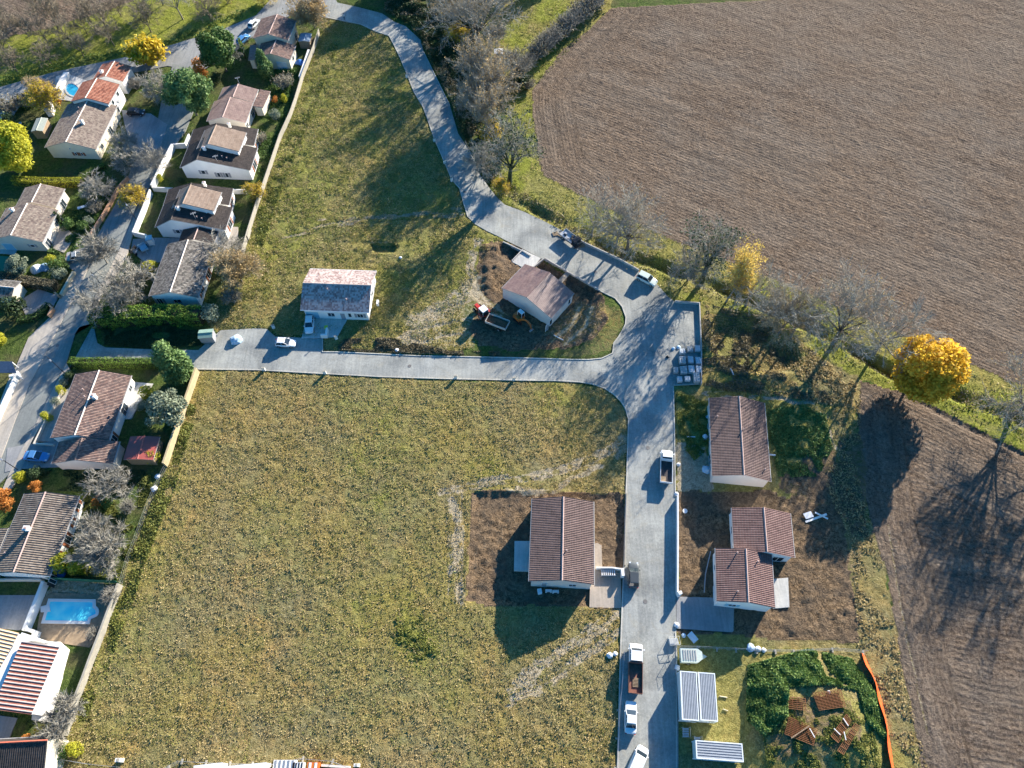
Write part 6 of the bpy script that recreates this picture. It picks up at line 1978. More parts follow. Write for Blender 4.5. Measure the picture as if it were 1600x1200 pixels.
# dark flat bed lorry by the wall of the bay
c, rz, _ = place((903, 386), (880, 368))
lo = thing('flatbed_truck', 'dark flatbed truck loaded with gear against the low bay wall', 'truck', (c.x, c.y, 0.04), rz)
mb = MB()
mb.box(1.0, 2.5, -0.95, 0.95, 0.5, 1.25, taper=0.06); mb.box(1.05, 2.1, -0.86, 0.86, 1.95, 2.03, taper=0.04)
for a in (1.1, 2.05):
    for s in (-1, 1):
        mb.tube((a, s * 0.85, 1.2), (a, s * 0.8, 1.97), 0.05, n=5)
mb.build('cab', P_BLACK, lo)
mb = MB(); mb.box(1.1, 2.15, -0.82, 0.82, 1.22, 1.94, taper=0.08); mb.build('windows', M_CARGLASS, lo)
mb = MB(); mb.box(-2.5, 0.9, -1.0, 1.0, 0.75, 0.85)
for s in (-1, 1):
    mb.box(-2.5, 0.9, s * 1.0 - 0.03, s * 1.0 + 0.03, 0.85, 1.2)
mb.build('bed', M_STEEL, lo)
for x in (1.8, -1.5):
    for s in (-1, 1):
        wheel(lo, x, s * 0.98, 0.37, 0.24)
mb = MB()
for k in range(7):
    a = random.Random(k).uniform(-2.3, 0.3); b = random.Random(k + 9).uniform(-0.7, 0.4)
    mb.box(a, a + 0.5, b, b + 0.35, 0.853, 1.0 + 0.12 * (k % 4), k % 2, rz=0.0)
g = mb.build('equipment_load', [M_DARK, M_STEEL], None, lo.location); g.rotation_euler = lo.rotation_euler
tag(g, 'small machines and boxes stacked on the dark flatbed', 'equipment')
for i, (x, y, a) in enumerate([(868, 366, 0.3), (877, 368, -0.6), (909, 384, 0.1)]):
    p = P(x, y)
    t = thing('wooden_pallet', ['pale pallet lying left of the dark flatbed truck, outer one', 'pale pallet leaning beside the dark flatbed truck, inner one', 'pale pallet at the cab end of the dark flatbed truck'][i], 'pallet', (p.x, p.y, 0.05), a)
    mb = MB()
    for k in range(6):
        mb.box(-0.6 + k * 0.21, -0.6 + k * 0.21 + 0.14, -0.5, 0.5, 0.1, 0.13)
    mb.build('slats', M_WOOD, t)
    for y_ in (-0.45, 0, 0.45):
        m2 = MB(); m2.box(-0.6, 0.6, y_ - 0.05, y_ + 0.05, 0.0, 0.1); m2.build('bearer', M_WOOD, t)

# box trailer with slatted lid at the site entrance
c, rz, _ = place((1094, 1027), (1060, 1026))
bt = thing('box_trailer', 'pale green metal trailer with ribbed lid beside the twin site cabins', 'trailer', (c.x, c.y, ground_z(c.x, c.y)), rz)
M_PALE = simple("pale_green_metal", (0.50, 0.56, 0.50), 0.5, 0.1)
mb = MB()
prof = [(-1.6, -1.0), (0.9, -1.0), (1.6, -0.5), (1.6, 0.5), (0.9, 1.0), (-1.6, 1.0)]
mb.prism(prof, 0.5, 1.6, 0, True)
bx = mb.build('box', M_PALE, bt)
for k in range(6):
    m2 = MB(); m2.box(-1.25 + k * 0.36, -1.1 + k * 0.36, -0.7, 0.75, 1.603, 1.68); m2.build('rib', M_GUT, bx) if k < 6 else None
m2 = MB(); m2.idx([(1.6, -0.5, 0.6), (1.6, 0.5, 0.6), (2.5, 0, 0.6), (1.6, -0.5, 0.75), (1.6, 0.5, 0.75), (2.5, 0, 0.75)], [(0, 2, 1), (3, 4, 5), (0, 3, 5, 2), (2, 5, 4, 1)]); m2.build('drawbar', M_PALE, bt)
for s in (-1, 1):
    wheel(bt, -0.3, s * 1.14, 0.34, 0.16)

# small trailer and two motorbikes on the shaded pavement
c, rz, _ = place((226, 390), (222, 384))
trailer('small blue grey trailer parked on the shaded pavement north of the wide bare tree', 'car_trailer', (231, 397), (222, 384), 2.0, 1.3, 0.13, simple("trailer_blue_grey", (0.3, 0.45, 0.52), 0.5, 0.1), simple("trailer_cover", (0.32, 0.48, 0.56), 0.6, 0.1), 0.35, zb=0.6)

def motorbike(label, front, rear, mat, z):
    c, rz, _ = place(front, rear)
    t = thing('motorbike', label, 'motorbike', (c.x, c.y, z), rz)
    for x in (-0.65, 0.7):
        m = MB(); m.tube((x, -0.06, 0.3), (x, 0.06, 0.3), 0.3, n=14); m.build('wheel', M_TYRE, t)
    m = MB(); m.box(-0.35, 0.4, -0.14, 0.14, 0.4, 0.85, taper=0.04); m.build('tank', mat, t)
    m = MB(); m.box(-0.85, -0.1, -0.13, 0.13, 0.78, 0.9, taper=0.02); m.build('seat', M_DARK, t)
    m = MB(); m.tube((0.5, -0.38, 1.02), (0.5, 0.38, 1.02), 0.025); m.tube((0.5, 0, 1.02), (0.7, 0, 0.3), 0.035); m.build('handlebar', M_STEEL, t)
    return t
motorbike('dark motorbike nearest the street beside the blue grey trailer', (207, 396), (213, 389), P_GREY, 0.13)
motorbike('motorbike with pale seat next to the blue grey trailer', (214, 400), (221, 392), P_SILVER, 0.13)

# ================================================================ WALLS AND FENCES
W_WALLW = simple("garden_wall_white", (0.78, 0.76, 0.71), 0.9, 0.06, 0.8)
W_CONC = simple("concrete_wall", (0.36, 0.33, 0.27), 0.95, 0.15, 1.5, bmp=0.2)
W_YEL = simple("boundary_wall_ochre", (0.46, 0.37, 0.22), 0.95, 0.12, 1.2)
W_BRICK = simple("brick_wall_orange", (0.52, 0.30, 0.18), 0.95, 0.25, 5, bmp=0.3)
W_BEIGE = simple("wall_beige", (0.6, 0.52, 0.36), 0.95, 0.12, 1.5)
wall_run([(499.5, 53), (491, 80), (474.5, 121), (463, 160), (455, 183), (439, 218), (412, 298), (404.5, 319), (391, 362), (380, 400)], 'thin pale concrete wall between the old gardens and the upper meadow', W_CONC, 0.14, 1.5)
wall_run([(484, 84), (470, 126)], 'short white wall beside the blue tarpaulin', W_WALLW, 0.5, 1.2)
wall_run([(311, 582), (287, 652), (261, 730)], 'wide ochre wall between the walled garden and the large meadow', W_YEL, 0.32, 1.8)
wall_run([(273, 234), (256, 266), (241, 298)], 'thick white garden wall along the street before the northern villa', W_WALLW, 0.35, 1.7)
wall_run([(273.5, 232), (292, 231), (298, 216)], 'white curved garden wall at the drive of the northern villa', W_WALLW, 0.3, 1.3)
wall_run([(241, 299), (300, 302), (386, 303)], 'long white wall separating the two dark roofed villas', W_WALLW, 0.2, 1.3)
wall_run([(238, 303), (228, 330), (212, 369), (233, 374)], 'white street wall of the southern villa with reddish end', W_WALLW, 0.3, 1.4)
wall_run([(144, 370), (165, 337), (187, 297), (202, 280)], 'orange brick wall along the beige pavement', W_BRICK, 0.3, 1.0)
wall_run([(118, 428), (98, 464)], 'low yellow beige wall along the pavement next to the clipped bushes', W_BEIGE, 0.5, 0.9)
wall_run([(90, 462), (96, 467)], 'short brick gate wall, upper side of the gateway', W_BRICK, 0.3, 1.2)
wall_run([(80, 480), (86, 486), (80, 498)], 'brick gate wall with piers, lower side of the gateway', W_BRICK, 0.35, 1.2)
wall_run([(100, 612), (76, 655), (56, 695), (86, 697)], 'low wall round the front yard with small bushes', W_GREYB, 0.22, 0.7)
wall_run([(75, 912), (60, 950), (45, 988)], 'white wall between shaded yard and turquoise pool', W_WALLW, 0.5, 1.5)
wall_run([(48, 985), (62, 990), (56, 1010)], 'white stub wall near the striped roof', W_WALLW, 0.5, 1.5)
wall_run([(191, 915), (178.5, 948), (163, 990), (148.5, 1027), (135, 1064), (122, 1098), (105, 1150)], 'long concrete wall between the pool garden and the large meadow', W_CONC, 0.32, 1.5)
wall_run([(33, 585), (8, 640), (-20, 700)], 'white garden wall west of the pavement', W_WALLW, 0.3, 1.3)
wall_run([(20, 592), (34, 590)], 'white end of the garden wall beside the parked covered terrace', W_WALLW, 0.5, 1.2)
wall_run([(1057, 778), (1057, 850), (1056.5, 928)], 'white rendered wall along the site road', W_WHITE, 0.2, 1.3)
wall_run([(1057, 931), (1062, 929)], 'white pier with meter box at the end of the white rendered wall', W_WHITE, 0.5, 1.7)
wall_run([(1054, 473), (1092, 476), (1095, 548), (1095, 602)], 'low block wall round the end of the bay with stacked pallets', W_BLOCK, 0.18, 0.7)
wall_run([(881, 361), (912, 381), (964, 405), (998, 424)], 'low retaining wall along the turning bay', W_BLOCK, 0.2, 0.6)
wall_run([(786, 379), (816, 393), (829, 401)], 'low concrete footing beside the pale drive slab, left', W_BLOCK, 0.2, 0.35)
wall_run([(817, 391), (800, 409)], 'low concrete footing beside the drive slab, crossing', W_BLOCK, 0.2, 0.4)
wall_run([(851, 404), (889, 427), (938, 455)], 'low concrete footing between orange earth pits and the bay', W_BLOCK, 0.22, 0.35)
wall_run([(834, 418), (849, 406)], 'short footing end next to the pale drive slab', W_BLOCK, 0.2, 0.4)
wall_run([(979, 772), (977, 830), (976, 884)], 'pale kerb wall between fenced earth plot and site road', W_CONC, 0.2, 0.55)
wall_run([(931, 889), (955, 889), (969, 891)], 'white low wall beside the entrance of the fenced earth plot', W_WHITE, 0.2, 0.9)
wall_run([(971, 891), (972, 903)], 'white gate pier beside the dark grey hatchback', W_WHITE, 0.45, 1.3)
wall_run([(-20, 1158), (66, 1179)], 'red brown boundary wall at the bottom left', simple("wall_redbrown", (0.35, 0.12, 0.08), 0.9, 0.2), 0.25, 1.4)
wall_run([(0, 908), (70, 908)], 'pale wall at the foot of the large black brown roofed house', W_GREYB, 0.2, 1.2)
wall_run([(388, 375), (392, 360)], 'concrete pier where the thin wall ends', W_CONC, 0.3, 1.3)

def mesh_fence(pts, label, h=1.6, mat=None, post=None, step=2.4, mesh_mat=None, rails=3, name='fence', blocks=False, group=None):
    """wire panel fence: posts, rails and thin uprights"""
    q = [Vector((p.x, p.y, 0)) for p in PP(pts)]
    o0 = q[0].copy(); o0.z = ground_z(q[0].x, q[0].y)
    root = thing(name, label, 'fence', (o0.x, o0.y, o0.z), 0, group)
    pm = mat or M_STEEL
    rail = MB()
    for i in range(len(q) - 1):
        a, b = q[i] - q[0], q[i + 1] - q[0]
        d = (b - a)
        n = max(1, int(round(d.length / step)))
        for k in range(n + (1 if i == len(q) - 2 else 0)):
            p = a + d * (k / n)
            mb = MB(); mb.tube((p.x, p.y, -0.4), (p.x, p.y, h), 0.03, n=6)
            mb.build('post', post or pm, root)
            if blocks:
                dn = d.normalized()
                mb = MB(); mb.box(-0.35, 0.35, -0.13, 0.13, 0.0, 0.16, rz=math.atan2(dn.y, dn.x) + 1.57, o=(p.x, p.y, 0.02)); mb.build('foot_block', W_CONC, root)
        for r in range(rails):
            z = 0.1 + (h - 0.14) * r / max(1, rails - 1)
            rail.tube((a.x, a.y, z), (b.x, b.y, z), 0.018, n=4)
        m = int(d.length / 0.22)
        for k in range(m):
            p = a + d * ((k + 0.5) / m)
            rail.tube((p.x, p.y, 0.1), (p.x, p.y, h - 0.04), 0.006, n=3, caps=False)
    rail.build('wire_panel', mesh_mat or pm, root)
    return root

mesh_fence([(1053, 1012), (1090, 1013), (1150, 1016), (1180, 1018)], 'site fence panels left half, above the ribbed lid trailer', 1.9, blocks=True, step=3.4)
mesh_fence([(1182, 1018), (1240, 1019), (1300, 1016), (1348, 1020)], 'site fence panels right half, ending at the orange mesh', 1.9, blocks=True, step=3.4)
mesh_fence([(1052, 1014), (1056, 1032)], 'short turned fence panel at the site entrance', 1.9, step=3.0)
mesh_fence([(974, 1020), (970, 1075), (967, 1110), (963, 1200), (960, 1240)], 'site fence along the left side of the site road behind the white trucks', 1.6, step=3.4, blocks=True)
mesh_fence([(84, 1184), (140, 1194), (190, 1199)], 'wire fence at the bottom left meadow corner', 1.5, step=3.4)
mesh_fence([(265, 1200), (285, 1190), (360, 1194), (430, 1195), (474, 1186), (520, 1190), (562, 1206)], 'wire site fence in front of the white roofs at the bottom edge', 1.8, step=3.4, blocks=True)
mesh_fence([(261, 730), (246, 760), (235, 785), (215, 840), (200, 880), (191, 912)], 'thin wire fence between long garden slope and large meadow', 1.2, post=W_CONC)
M_NET = simple("green_fence_net", (0.03, 0.16, 0.09), 0.7, 0.2)
fr = mesh_fence([(80, 906), (135, 909), (188, 912)], 'green netted fence above the turquoise pool', 1.7, mat=M_NET)
mb = MB(); q = PP([(80, 906), (135, 909), (188, 912)]); mb.strip([(p.x - q[0].x, p.y - q[0].y) for p in q], 0.03, 0.05, 1.65); mb.build('net', M_NET, fr)
mesh_fence([(205, 110), (190, 119)], 'white railing at the end of the orange red roof', 1.2, mat=M_GUTW) if False else None

# orange mesh on stakes
q = PP([(1350, 1022), (1360, 1045), (1370, 1068), (1378, 1095), (1385, 1125), (1391, 1160), (1397, 1200), (1402, 1235)])
of = thing('orange_barrier_fence', 'sagging orange plastic mesh fence between weed mound and tilled field', 'fence', (q[0].x, q[0].y, 0))
M_OR = simple("orange_plastic_mesh", (0.85, 0.13, 0.03), 0.6, 0.15, 3)
mb = MB()
R = random.Random(2)
N = 60
pl = []
for i in range(N):
    t = i / (N - 1) * (len(q) - 1)
    k = min(int(t), len(q) - 2)
    p = q[k].lerp(q[k + 1], t - k) - q[0]
    sag = 0.10 * math.sin(i * 0.7) + 0.1 * R.random()
    lean = 0.75 + 0.15 * math.sin(i * 0.31)
    pl.append(((p.x, p.y, 0.0), (p.x - lean * 0.5, p.y - 0.02, 0.5 + sag * 0.3), (p.x - lean, p.y, 0.95 + sag * 0.5)))
for i in range(N - 1):
    for k in range(2):
        mb.face([pl[i][k], pl[i + 1][k], pl[i + 1][k + 1], pl[i][k + 1]])
mb.build('mesh', M_OR, of)
for i in range(0, N, 9):
    m2 = MB(); p = pl[i][0]; m2.tube((p[0], p[1], -0.3), (p[0], p[1], 1.1), 0.02); m2.build('stake', M_RUST, of)

# ================================================================ SLABS, TERRACES, POOLS
slab('driveway', [(471, 529), (480, 497), (542, 500), (527, 527), (504, 528)], -0.2, 0.12, M_CONC, 'pale concrete drive before the white house')
slab('driveway', [(928, 850), (933, 848), (940, 852), (941, 886), (970, 892), (971, 950), (921, 949), (922, 915), (929, 880)], -0.3, 0.0, M_DRIVE, 'tan drive of the fenced earth plot')
slab('driveway', [(1057, 932), (1120, 934), (1147, 950), (1146, 988), (1057, 982)], -0.3, 0.0, M_DECK, 'grey brown drive of the two joined houses')
slab('terrace', [(1205, 905), (1231, 903), (1233, 949), (1208, 951)], -0.3, 0.15, M_CONC, 'pale terrace on the east side of the front wing')
slab('terrace', [(804, 846), (829, 846), (828, 893), (803, 892)], -0.3, 0.25, M_CONC, 'pale terrace in the shade west of the long red brown roof')
slab('driveway', [(799, 409), (818, 391), (845, 404), (828, 424)], -0.2, 0.1, M_CONC, 'new pale drive slab behind the plum roofed house')
slab('path', [(868, 442), (884, 425), (890, 429), (874, 447)], -0.2, 0.06, M_DRIVE, 'narrow tan path over the orange earth to the bay')
slab('driveway', [(190, 172), (236, 178), (262, 195), (250, 230), (222, 250), (205, 228), (196, 200)], -0.2, 0.08, M_DECK, 'grey driveway beside the beige roofed house')
slab('terrace', [(88, 120), (104, 115), (140, 128), (128, 160), (92, 156), (84, 142)], -0.2, 0.1, M_CONC, 'pale paving round the oval pool')
slab('driveway', [(12, 700), (92, 688), (95, 730), (30, 733), (8, 738)], -0.2, 0.09, M_DECK, 'grey drive under the blue car')
slab('terrace', [(206, 597), (240, 600), (226, 618), (205, 655), (178, 655), (196, 612)], -0.2, 0.15, M_CONC, 'pale terrace on the garden side of the brown rose roof')
slab('terrace', [(76, 655), (100, 612), (118, 600), (100, 650), (84, 690), (60, 690)], -0.2, 0.1, M_PAVE, 'paved front yard with small bushes')
slab('driveway', [(105, 395), (140, 385), (145, 410), (120, 425), (100, 415)], -0.2, 0.09, M_DECK, 'drive under the silver grey car')
slab('terrace', [(75, 360), (95, 348), (118, 370), (100, 395), (72, 385)], -0.2, 0.12, M_PAVE, 'rose paved terrace of the beige roofed house')
slab('terrace', [(340, 355), (372, 355), (372, 370), (350, 398), (336, 395)], -0.2, 0.12, M_PAVE, 'sun lit patio beside the southern villa')
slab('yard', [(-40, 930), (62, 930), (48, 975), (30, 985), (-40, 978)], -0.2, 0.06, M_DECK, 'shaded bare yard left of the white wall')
slab('terrace', [(66, 935), (80, 926), (158, 930), (172, 938), (158, 990), (140, 1012), (62, 1000), (58, 985)], -0.15, 0.05, simple("wood_deck_brown", (0.30, 0.22, 0.14), 0.9, 0.25, 2), 'brown deck around the turquoise pool')
slab('terrace', [(62, 1002), (95, 1003), (109, 1016), (78, 1128), (50, 1125)], -0.2, 0.12, simple("terrace_white", (0.80, 0.78, 0.73), 0.9, 0.05, 0.7), 'dazzling white terrace along the striped roof')
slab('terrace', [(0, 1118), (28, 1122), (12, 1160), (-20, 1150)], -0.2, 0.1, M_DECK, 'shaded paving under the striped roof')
slab('terrace', [(-20, 380), (28, 388), (24, 398), (-20, 395)], -0.2, 0.1, M_CONC, 'pale paving before the blue door')
slab('sports_court', [(-30, 398), (14, 401), (8, 424), (-30, 424)], -0.2, 0.05, simple("green_court", (0.03, 0.20, 0.12), 0.9, 0.1), 'green surfaced court behind the brown hedge')
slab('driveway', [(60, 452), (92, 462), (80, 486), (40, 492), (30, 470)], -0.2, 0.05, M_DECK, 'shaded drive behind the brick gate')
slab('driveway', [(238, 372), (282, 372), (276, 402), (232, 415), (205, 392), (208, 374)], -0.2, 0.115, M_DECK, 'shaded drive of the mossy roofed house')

def water_mat(name, deep, shallow, k=1.0):
    m, nt, bs = new_mat(name)
    g = nd(nt, "ShaderNodeNewGeometry")
    n = noise(nt, 2.5, 2, 0.5, g.outputs['Position'])
    n0 = noise(nt, 0.5, 2, 0.5, g.outputs['Position'])
    L(nt, ramp(nt, n0, [(0.35, deep), (0.65, shallow)]), bs.inputs['Base Color'])
    bs.inputs['Roughness'].default_value = 0.06
    bs.inputs['Specular IOR Level'].default_value = 0.5
    bump(nt, bs, n, 0.15, 0.1)
    return m

def pool(label, outline, wmat, cop, rim=0.5, extra=None):
    q = PP(outline)
    c = sum(q, Vector()) / len(q)
    root = thing('swimming_pool', label, 'pool', (c.x, c.y, 0.0))
    loc = [(p.x - c.x, p.y - c.y) for p in q]
    mb = MB(); mb.prism(loc, -1.2, 0.14); mb.build('water', wmat, root)
    mb = MB(); mb.strip(loc, rim, -0.2, 0.2, closed=True)
    if extra:
        mb.prism([(p.x - c.x, p.y - c.y) for p in PP(extra)], -0.2, 0.23)
    mb.build('coping', cop, root)
    return root

M_W1 = water_mat("pool_water_turquoise", (0.06, 0.72, 0.90), (0.22, 0.86, 0.92))
M_W2 = water_mat("pool_water_blue", (0.02, 0.26, 0.45), (0.05, 0.40, 0.6))
arc = [(148.5 + 4.6 * math.cos(t), 956 + 6.5 * math.sin(t)) for t in np.linspace(-1.35, 1.35, 9)]
pool('turquoise pool with white rim and rounded end beside the concrete wall', [(78, 938), (148, 939), (148, 948)] + arc + [(141, 966), (139, 973), (68, 972), (73, 955)], M_W1, W_WALLW, 0.45, [(64, 948), (78, 945), (80, 956), (65, 957)])
ov = [(114 + 11.5 * math.cos(t) + 2.5 * math.sin(t) * -1, 141 - 10.5 * math.sin(t)) for t in np.linspace(0, 2 * math.pi, 20, endpoint=False)]
pool('oval dark blue pool beside the orange red roof', ov, M_W2, M_CONC, 0.4)

# covered pool enclosure at the left edge
c, rz, _ = place((22, 160), (-2, 196))
pe = thing('pool_enclosure', 'arched pool enclosure with blue and white stripes at the left edge', 'enclosure', (c.x, c.y, 0), rz)
for k in range(9):
    mb = MB()
    x0 = -3.6 + k * 0.8
    pr = [(-2.0, 0.05), (-1.8, 0.8), (-1.0, 1.25), (0, 1.4), (1.0, 1.25), (1.8, 0.8), (2.0, 0.05)]
    vs = [(x0, a, b) for a, b in pr] + [(x0 + 0.8, a, b) for a, b in pr]
    mb.idx(vs, [(i, i + 1, i + 8, i + 7) for i in range(6)])
    mb.build('panel', simple("enclosure_blue", (0.12, 0.32, 0.5), 0.15, 0.1, spec=0.7) if k % 2 else simple("enclosure_white", (0.6, 0.66, 0.7), 0.2, 0.1, spec=0.6), pe)

# ---- garden buildings and furniture
def box_shed(name, label, cat, quad, h, wall, roofm, pitch=0.2, frac=0.5, axis='v'):
    return house(name, label, cat, quad, wall, roofm, eave=h, pitch=pitch, frac=frac, axis=axis, over=0.12, gover=0.1, hasgut=False, ridge=roofm)

M_SHEDG = simple("shed_roof_grey_green", (0.34, 0.37, 0.32), 0.8, 0.12)
M_SHEDB = simple("shed_roof_blue_grey", (0.26, 0.34, 0.42), 0.7, 0.12)
box_shed('garden_shed', 'grey green roofed shed beside the big yellow green tree', 'shed', [(57, 186), (76, 183.5), (65, 205), (48, 205)], 2.2, M_WOOD, M_SHEDG)
box_shed('garden_shed', 'tiny white hut below the soft yellow tree', 'shed', [(72, 162), (82, 159), (78, 173), (68, 172)], 1.8, W_WHITE, M_GUTW, 0.4)
box_shed('garden_shed', 'blue grey roofed shed east of the mottled rose roofed house', 'shed', [(469, 52), (487, 52), (484, 65), (466, 64)], 2.1, M_WOOD, M_SHEDB, 0.1)
box_shed('garden_shed', 'small green roofed shed at the end of the bright hedge', 'shed', [(311, 514), (331, 515), (334, 528), (309, 528)], 1.9, M_SHUTG, simple("shed_roof_green", (0.22, 0.33, 0.27), 0.7, 0.1), 0.25, axis='h')
box_shed('garden_shed', 'white topped hut on the lawn below the large bare tree', 'shed', [(772, 76), (786, 76), (786, 84), (772, 84)], 2.3, simple("hut_walls", (0.3, 0.28, 0.24), 0.9), M_GUTW, 0.15)
box_shed('gate_roof', 'small blue roofed gate canopy of the southern villa', 'canopy', [(226, 368), (235, 368), (239, 375), (228, 375)], 1.9, W_WHITE, simple("canopy_blue", (0.32, 0.52, 0.58), 0.5), 0.1)
wall_run([(93, 144), (107, 118)], 'white slatted wall beside the oval pool', W_WALLW, 1.3, 1.0)
mb = MB(); q = PP([(-30, 565), (19, 565), (26, 583), (-30, 583)], 2.3); mb.prism([(p.x, p.y) for p in q], 2.3, 2.4, 0, True)
pg = thing('pergola', 'dark panelled pergola roof at the left edge beside the pavement', 'pergola', (0, 0, 0))
mb.build('roof_panel', simple("solar_dark", (0.03, 0.05, 0.09), 0.2, 0.2, spec=0.7), pg)
for p in q[1:3]:
    m2 = MB(); m2.box(p.x - 0.2, p.x - 0.08, p.y - 0.06, p.y + 0.06, -0.1, 2.297); m2.build('post', M_WHITEP, pg)

def parasol(label, x, y, col):
    p = P(x, y)
    t = thing('tarpaulin', label, 'tarpaulin', (p.x, p.y, ground_z(p.x, p.y)))
    mb = MB()
    n = 12
    R = random.Random(int(x))
    rim = [(1.2 * math.cos(2 * math.pi * i / n) * R.uniform(0.8, 1.1), 1.2 * math.sin(2 * math.pi * i / n) * R.uniform(0.8, 1.1), 0.15 + 0.1 * R.random()) for i in range(n)]
    low = [(a * 1.1, b * 1.1, -0.1) for a, b, c_ in rim]
    vs = [(0, 0, 1.0)] + rim + low
    mb.idx(vs, [(0, 1 + i, 1 + (i + 1) % n) for i in range(n)] + [(1 + i, 1 + n + i, 1 + n + (i + 1) % n, 1 + (i + 1) % n) for i in range(n)])
    mb.build('sheet', col, t)
    return t
M_TARP = simple("blue_tarpaulin", (0.02, 0.16, 0.5), 0.4, 0.2, 2, spec=0.5)
parasol('blue tarpaulin heap beside the mottled rose roofed house', 468, 98, M_TARP)
parasol('blue cover lying before the white garden front, lower end', 92, 895, M_TARP)
parasol('white sheeted heap in the clipped bush garden', 57, 421, simple("white_sheet", (0.7, 0.72, 0.74), 0.6, 0.1))
parasol('blue grey sheeted heap in the clipped bush garden', 70, 418, simple("grey_blue_sheet", (0.25, 0.38, 0.5), 0.6, 0.1))

def sunbed(label, x, y, a, col, sx=1.9, sy=0.7, h=0.35):
    p = P(x, y)
    t = thing('sun_lounger', label, 'lounger', (p.x, p.y, max(0.13, ground_z(p.x, p.y))), a)
    mb = MB(); mb.box(-sx / 2, sx / 2, -sy / 2, sy / 2, h, h + 0.08, taper=0.02); mb.build('seat', col, t)
    mb = MB(); mb.box(0, 0.7, -sy / 2, sy / 2, 0, 0.07, ry=-0.6, o=(sx / 2 - 0.1, 0, h + 0.05)); mb.build('backrest', col, t)
    for a_ in (-1, 1):
        for b_ in (-1, 1):
            m2 = MB(); m2.tube((a_ * sx * 0.42, b_ * sy * 0.4, 0), (a_ * sx * 0.42, b_ * sy * 0.4, h), 0.03); m2.build('leg', M_WHITEP, t)
sunbed('turquoise sun lounger on the white terrace, upper one', 81, 1057, 1.2, simple("lounger_turquoise", (0.02, 0.5, 0.48), 0.6), 2.0, 0.9)
sunbed('turquoise sun lounger on the white terrace, lower one', 66, 1098, 1.2, simple("lounger_turquoise", (0.02, 0.5, 0.48), 0.6), 2.0, 0.9)
sunbed('white garden lounger on the shaded lawn of the beige roofed house', 130, 326, 0.4, M_WHITEP, 1.9, 0.7)

# ---- street lamps
def lamp(label, base, head):
    p = P(*base)
    t = thing('street_lamp', label, 'street lamp', (p.x, p.y, 0.1), 0)
    h = P(*head, 6.2)
    d = Vector((h.x - p.x, h.y - p.y, 0))
    if d.length > 1.6:
        d = d.normalized() * 1.6
    mb = MB(); mb.tube((0, 0, 0), (0, 0, 5.7), 0.08, 0.05, n=8); mb.build('pole', M_DARK, t)
    mb = MB(); mb.tube((0, 0, 5.7), (d.x * 0.55, d.y * 0.55, 6.05), 0.045, n=6); mb.tube((d.x * 0.55, d.y * 0.55, 6.05), (d.x, d.y, 6.1), 0.04, n=6); mb.build('arm', M_DARK, t)
    mb = MB(); mb.box(-0.32, 0.32, -0.13, 0.13, 6.02, 6.16, rz=math.atan2(d.y, d.x), o=(d.x, d.y, 0), taper=0.03); mb.build('lamp_head', M_STEEL, t)
lamp('street lamp beside the white garden wall of the southern villa', (215, 346), (200, 324))
lamp('street lamp above the pale bare tree where the long shadow crosses', (165, 453), (147, 434))
lamp('street lamp at the corner of the cross road and the old street', (101, 583), (80, 565))
lamp('street lamp near the blue car', (28, 734), (2, 718))

# ---- utility boxes along the plots
for i, (x, y, lab) in enumerate([(413, 579, 'white meter post on the meadow kerb, first from the old street'), (508, 584, 'white meter post on the meadow kerb, below the dirt bank'), (712, 591, 'white meter post on the meadow kerb, third along the cross road'),
                   (803, 594, 'white meter post on the meadow kerb, last before the bay curve'), (428, 513, 'white meter post left of the drive of the white house'), (526, 530, 'white round topped post right of the drive'),
                   (679, 221, 'white meter post on the upper meadow kerb, highest of three'), (695, 255, 'white meter post on the upper meadow kerb, middle of three'), (706, 283, 'white meter post on the upper meadow kerb, lowest of three'),
                   (636, 121, 'white meter post beside the streaked narrow road')]):
    p = P(x, y)
    t = thing('meter_post', lab, 'meter post', (p.x, p.y, ground_z(p.x, p.y)), 0.1 * i)
    mb = MB(); mb.box(-0.28, 0.28, -0.14, 0.14, -0.1, 1.05); mb.build('cabinet', W_WALLW, t)
    mb = MB(); mb.box(-0.32, 0.32, -0.18, 0.18, 1.053, 1.12, taper=0.04); mb.build('cap', W_CONC, t)

# letter box wall and bins near the white house
p = P(512, 521)
t = thing('letterbox_wall', 'white letterbox wall at the edge of the paved drive', 'wall', (p.x, p.y, 0.1), 0.0)
mb = MB(); mb.box(-0.2, 0.2, -1.2, 0.6, 0, 1.0); mb.box(-1.0, -0.203, -1.2, -0.8, 0, 1.0); mb.build('wall', W_WALLW, t)
for i, (x, y, c_, lab) in enumerate([(511, 515, (0.6, 0.6, 0.06), 'yellow lidded wheelie bin beside the letterbox wall'), (843, 925, (0.7, 0.75, 0.78), 'white plastic tub below the gable of the long red brown roof')]):
    p = P(x, y)
    t = thing('wheelie_bin', lab, 'bin', (p.x, p.y, ground_z(p.x, p.y) + 0.1), 0.2)
    mb = MB(); mb.box(-0.3, 0.3, -0.35, 0.35, 0, 0.95, taper=-0.03); mb.build('body', M_SHUTG if i == 0 else simple("tub_white", c_, 0.5), t)
    mb = MB(); mb.box(-0.34, 0.34, -0.4, 0.4, 0.953, 1.03, taper=0.05); mb.build('lid', simple("bin_lid_%d" % i, c_, 0.5), t)

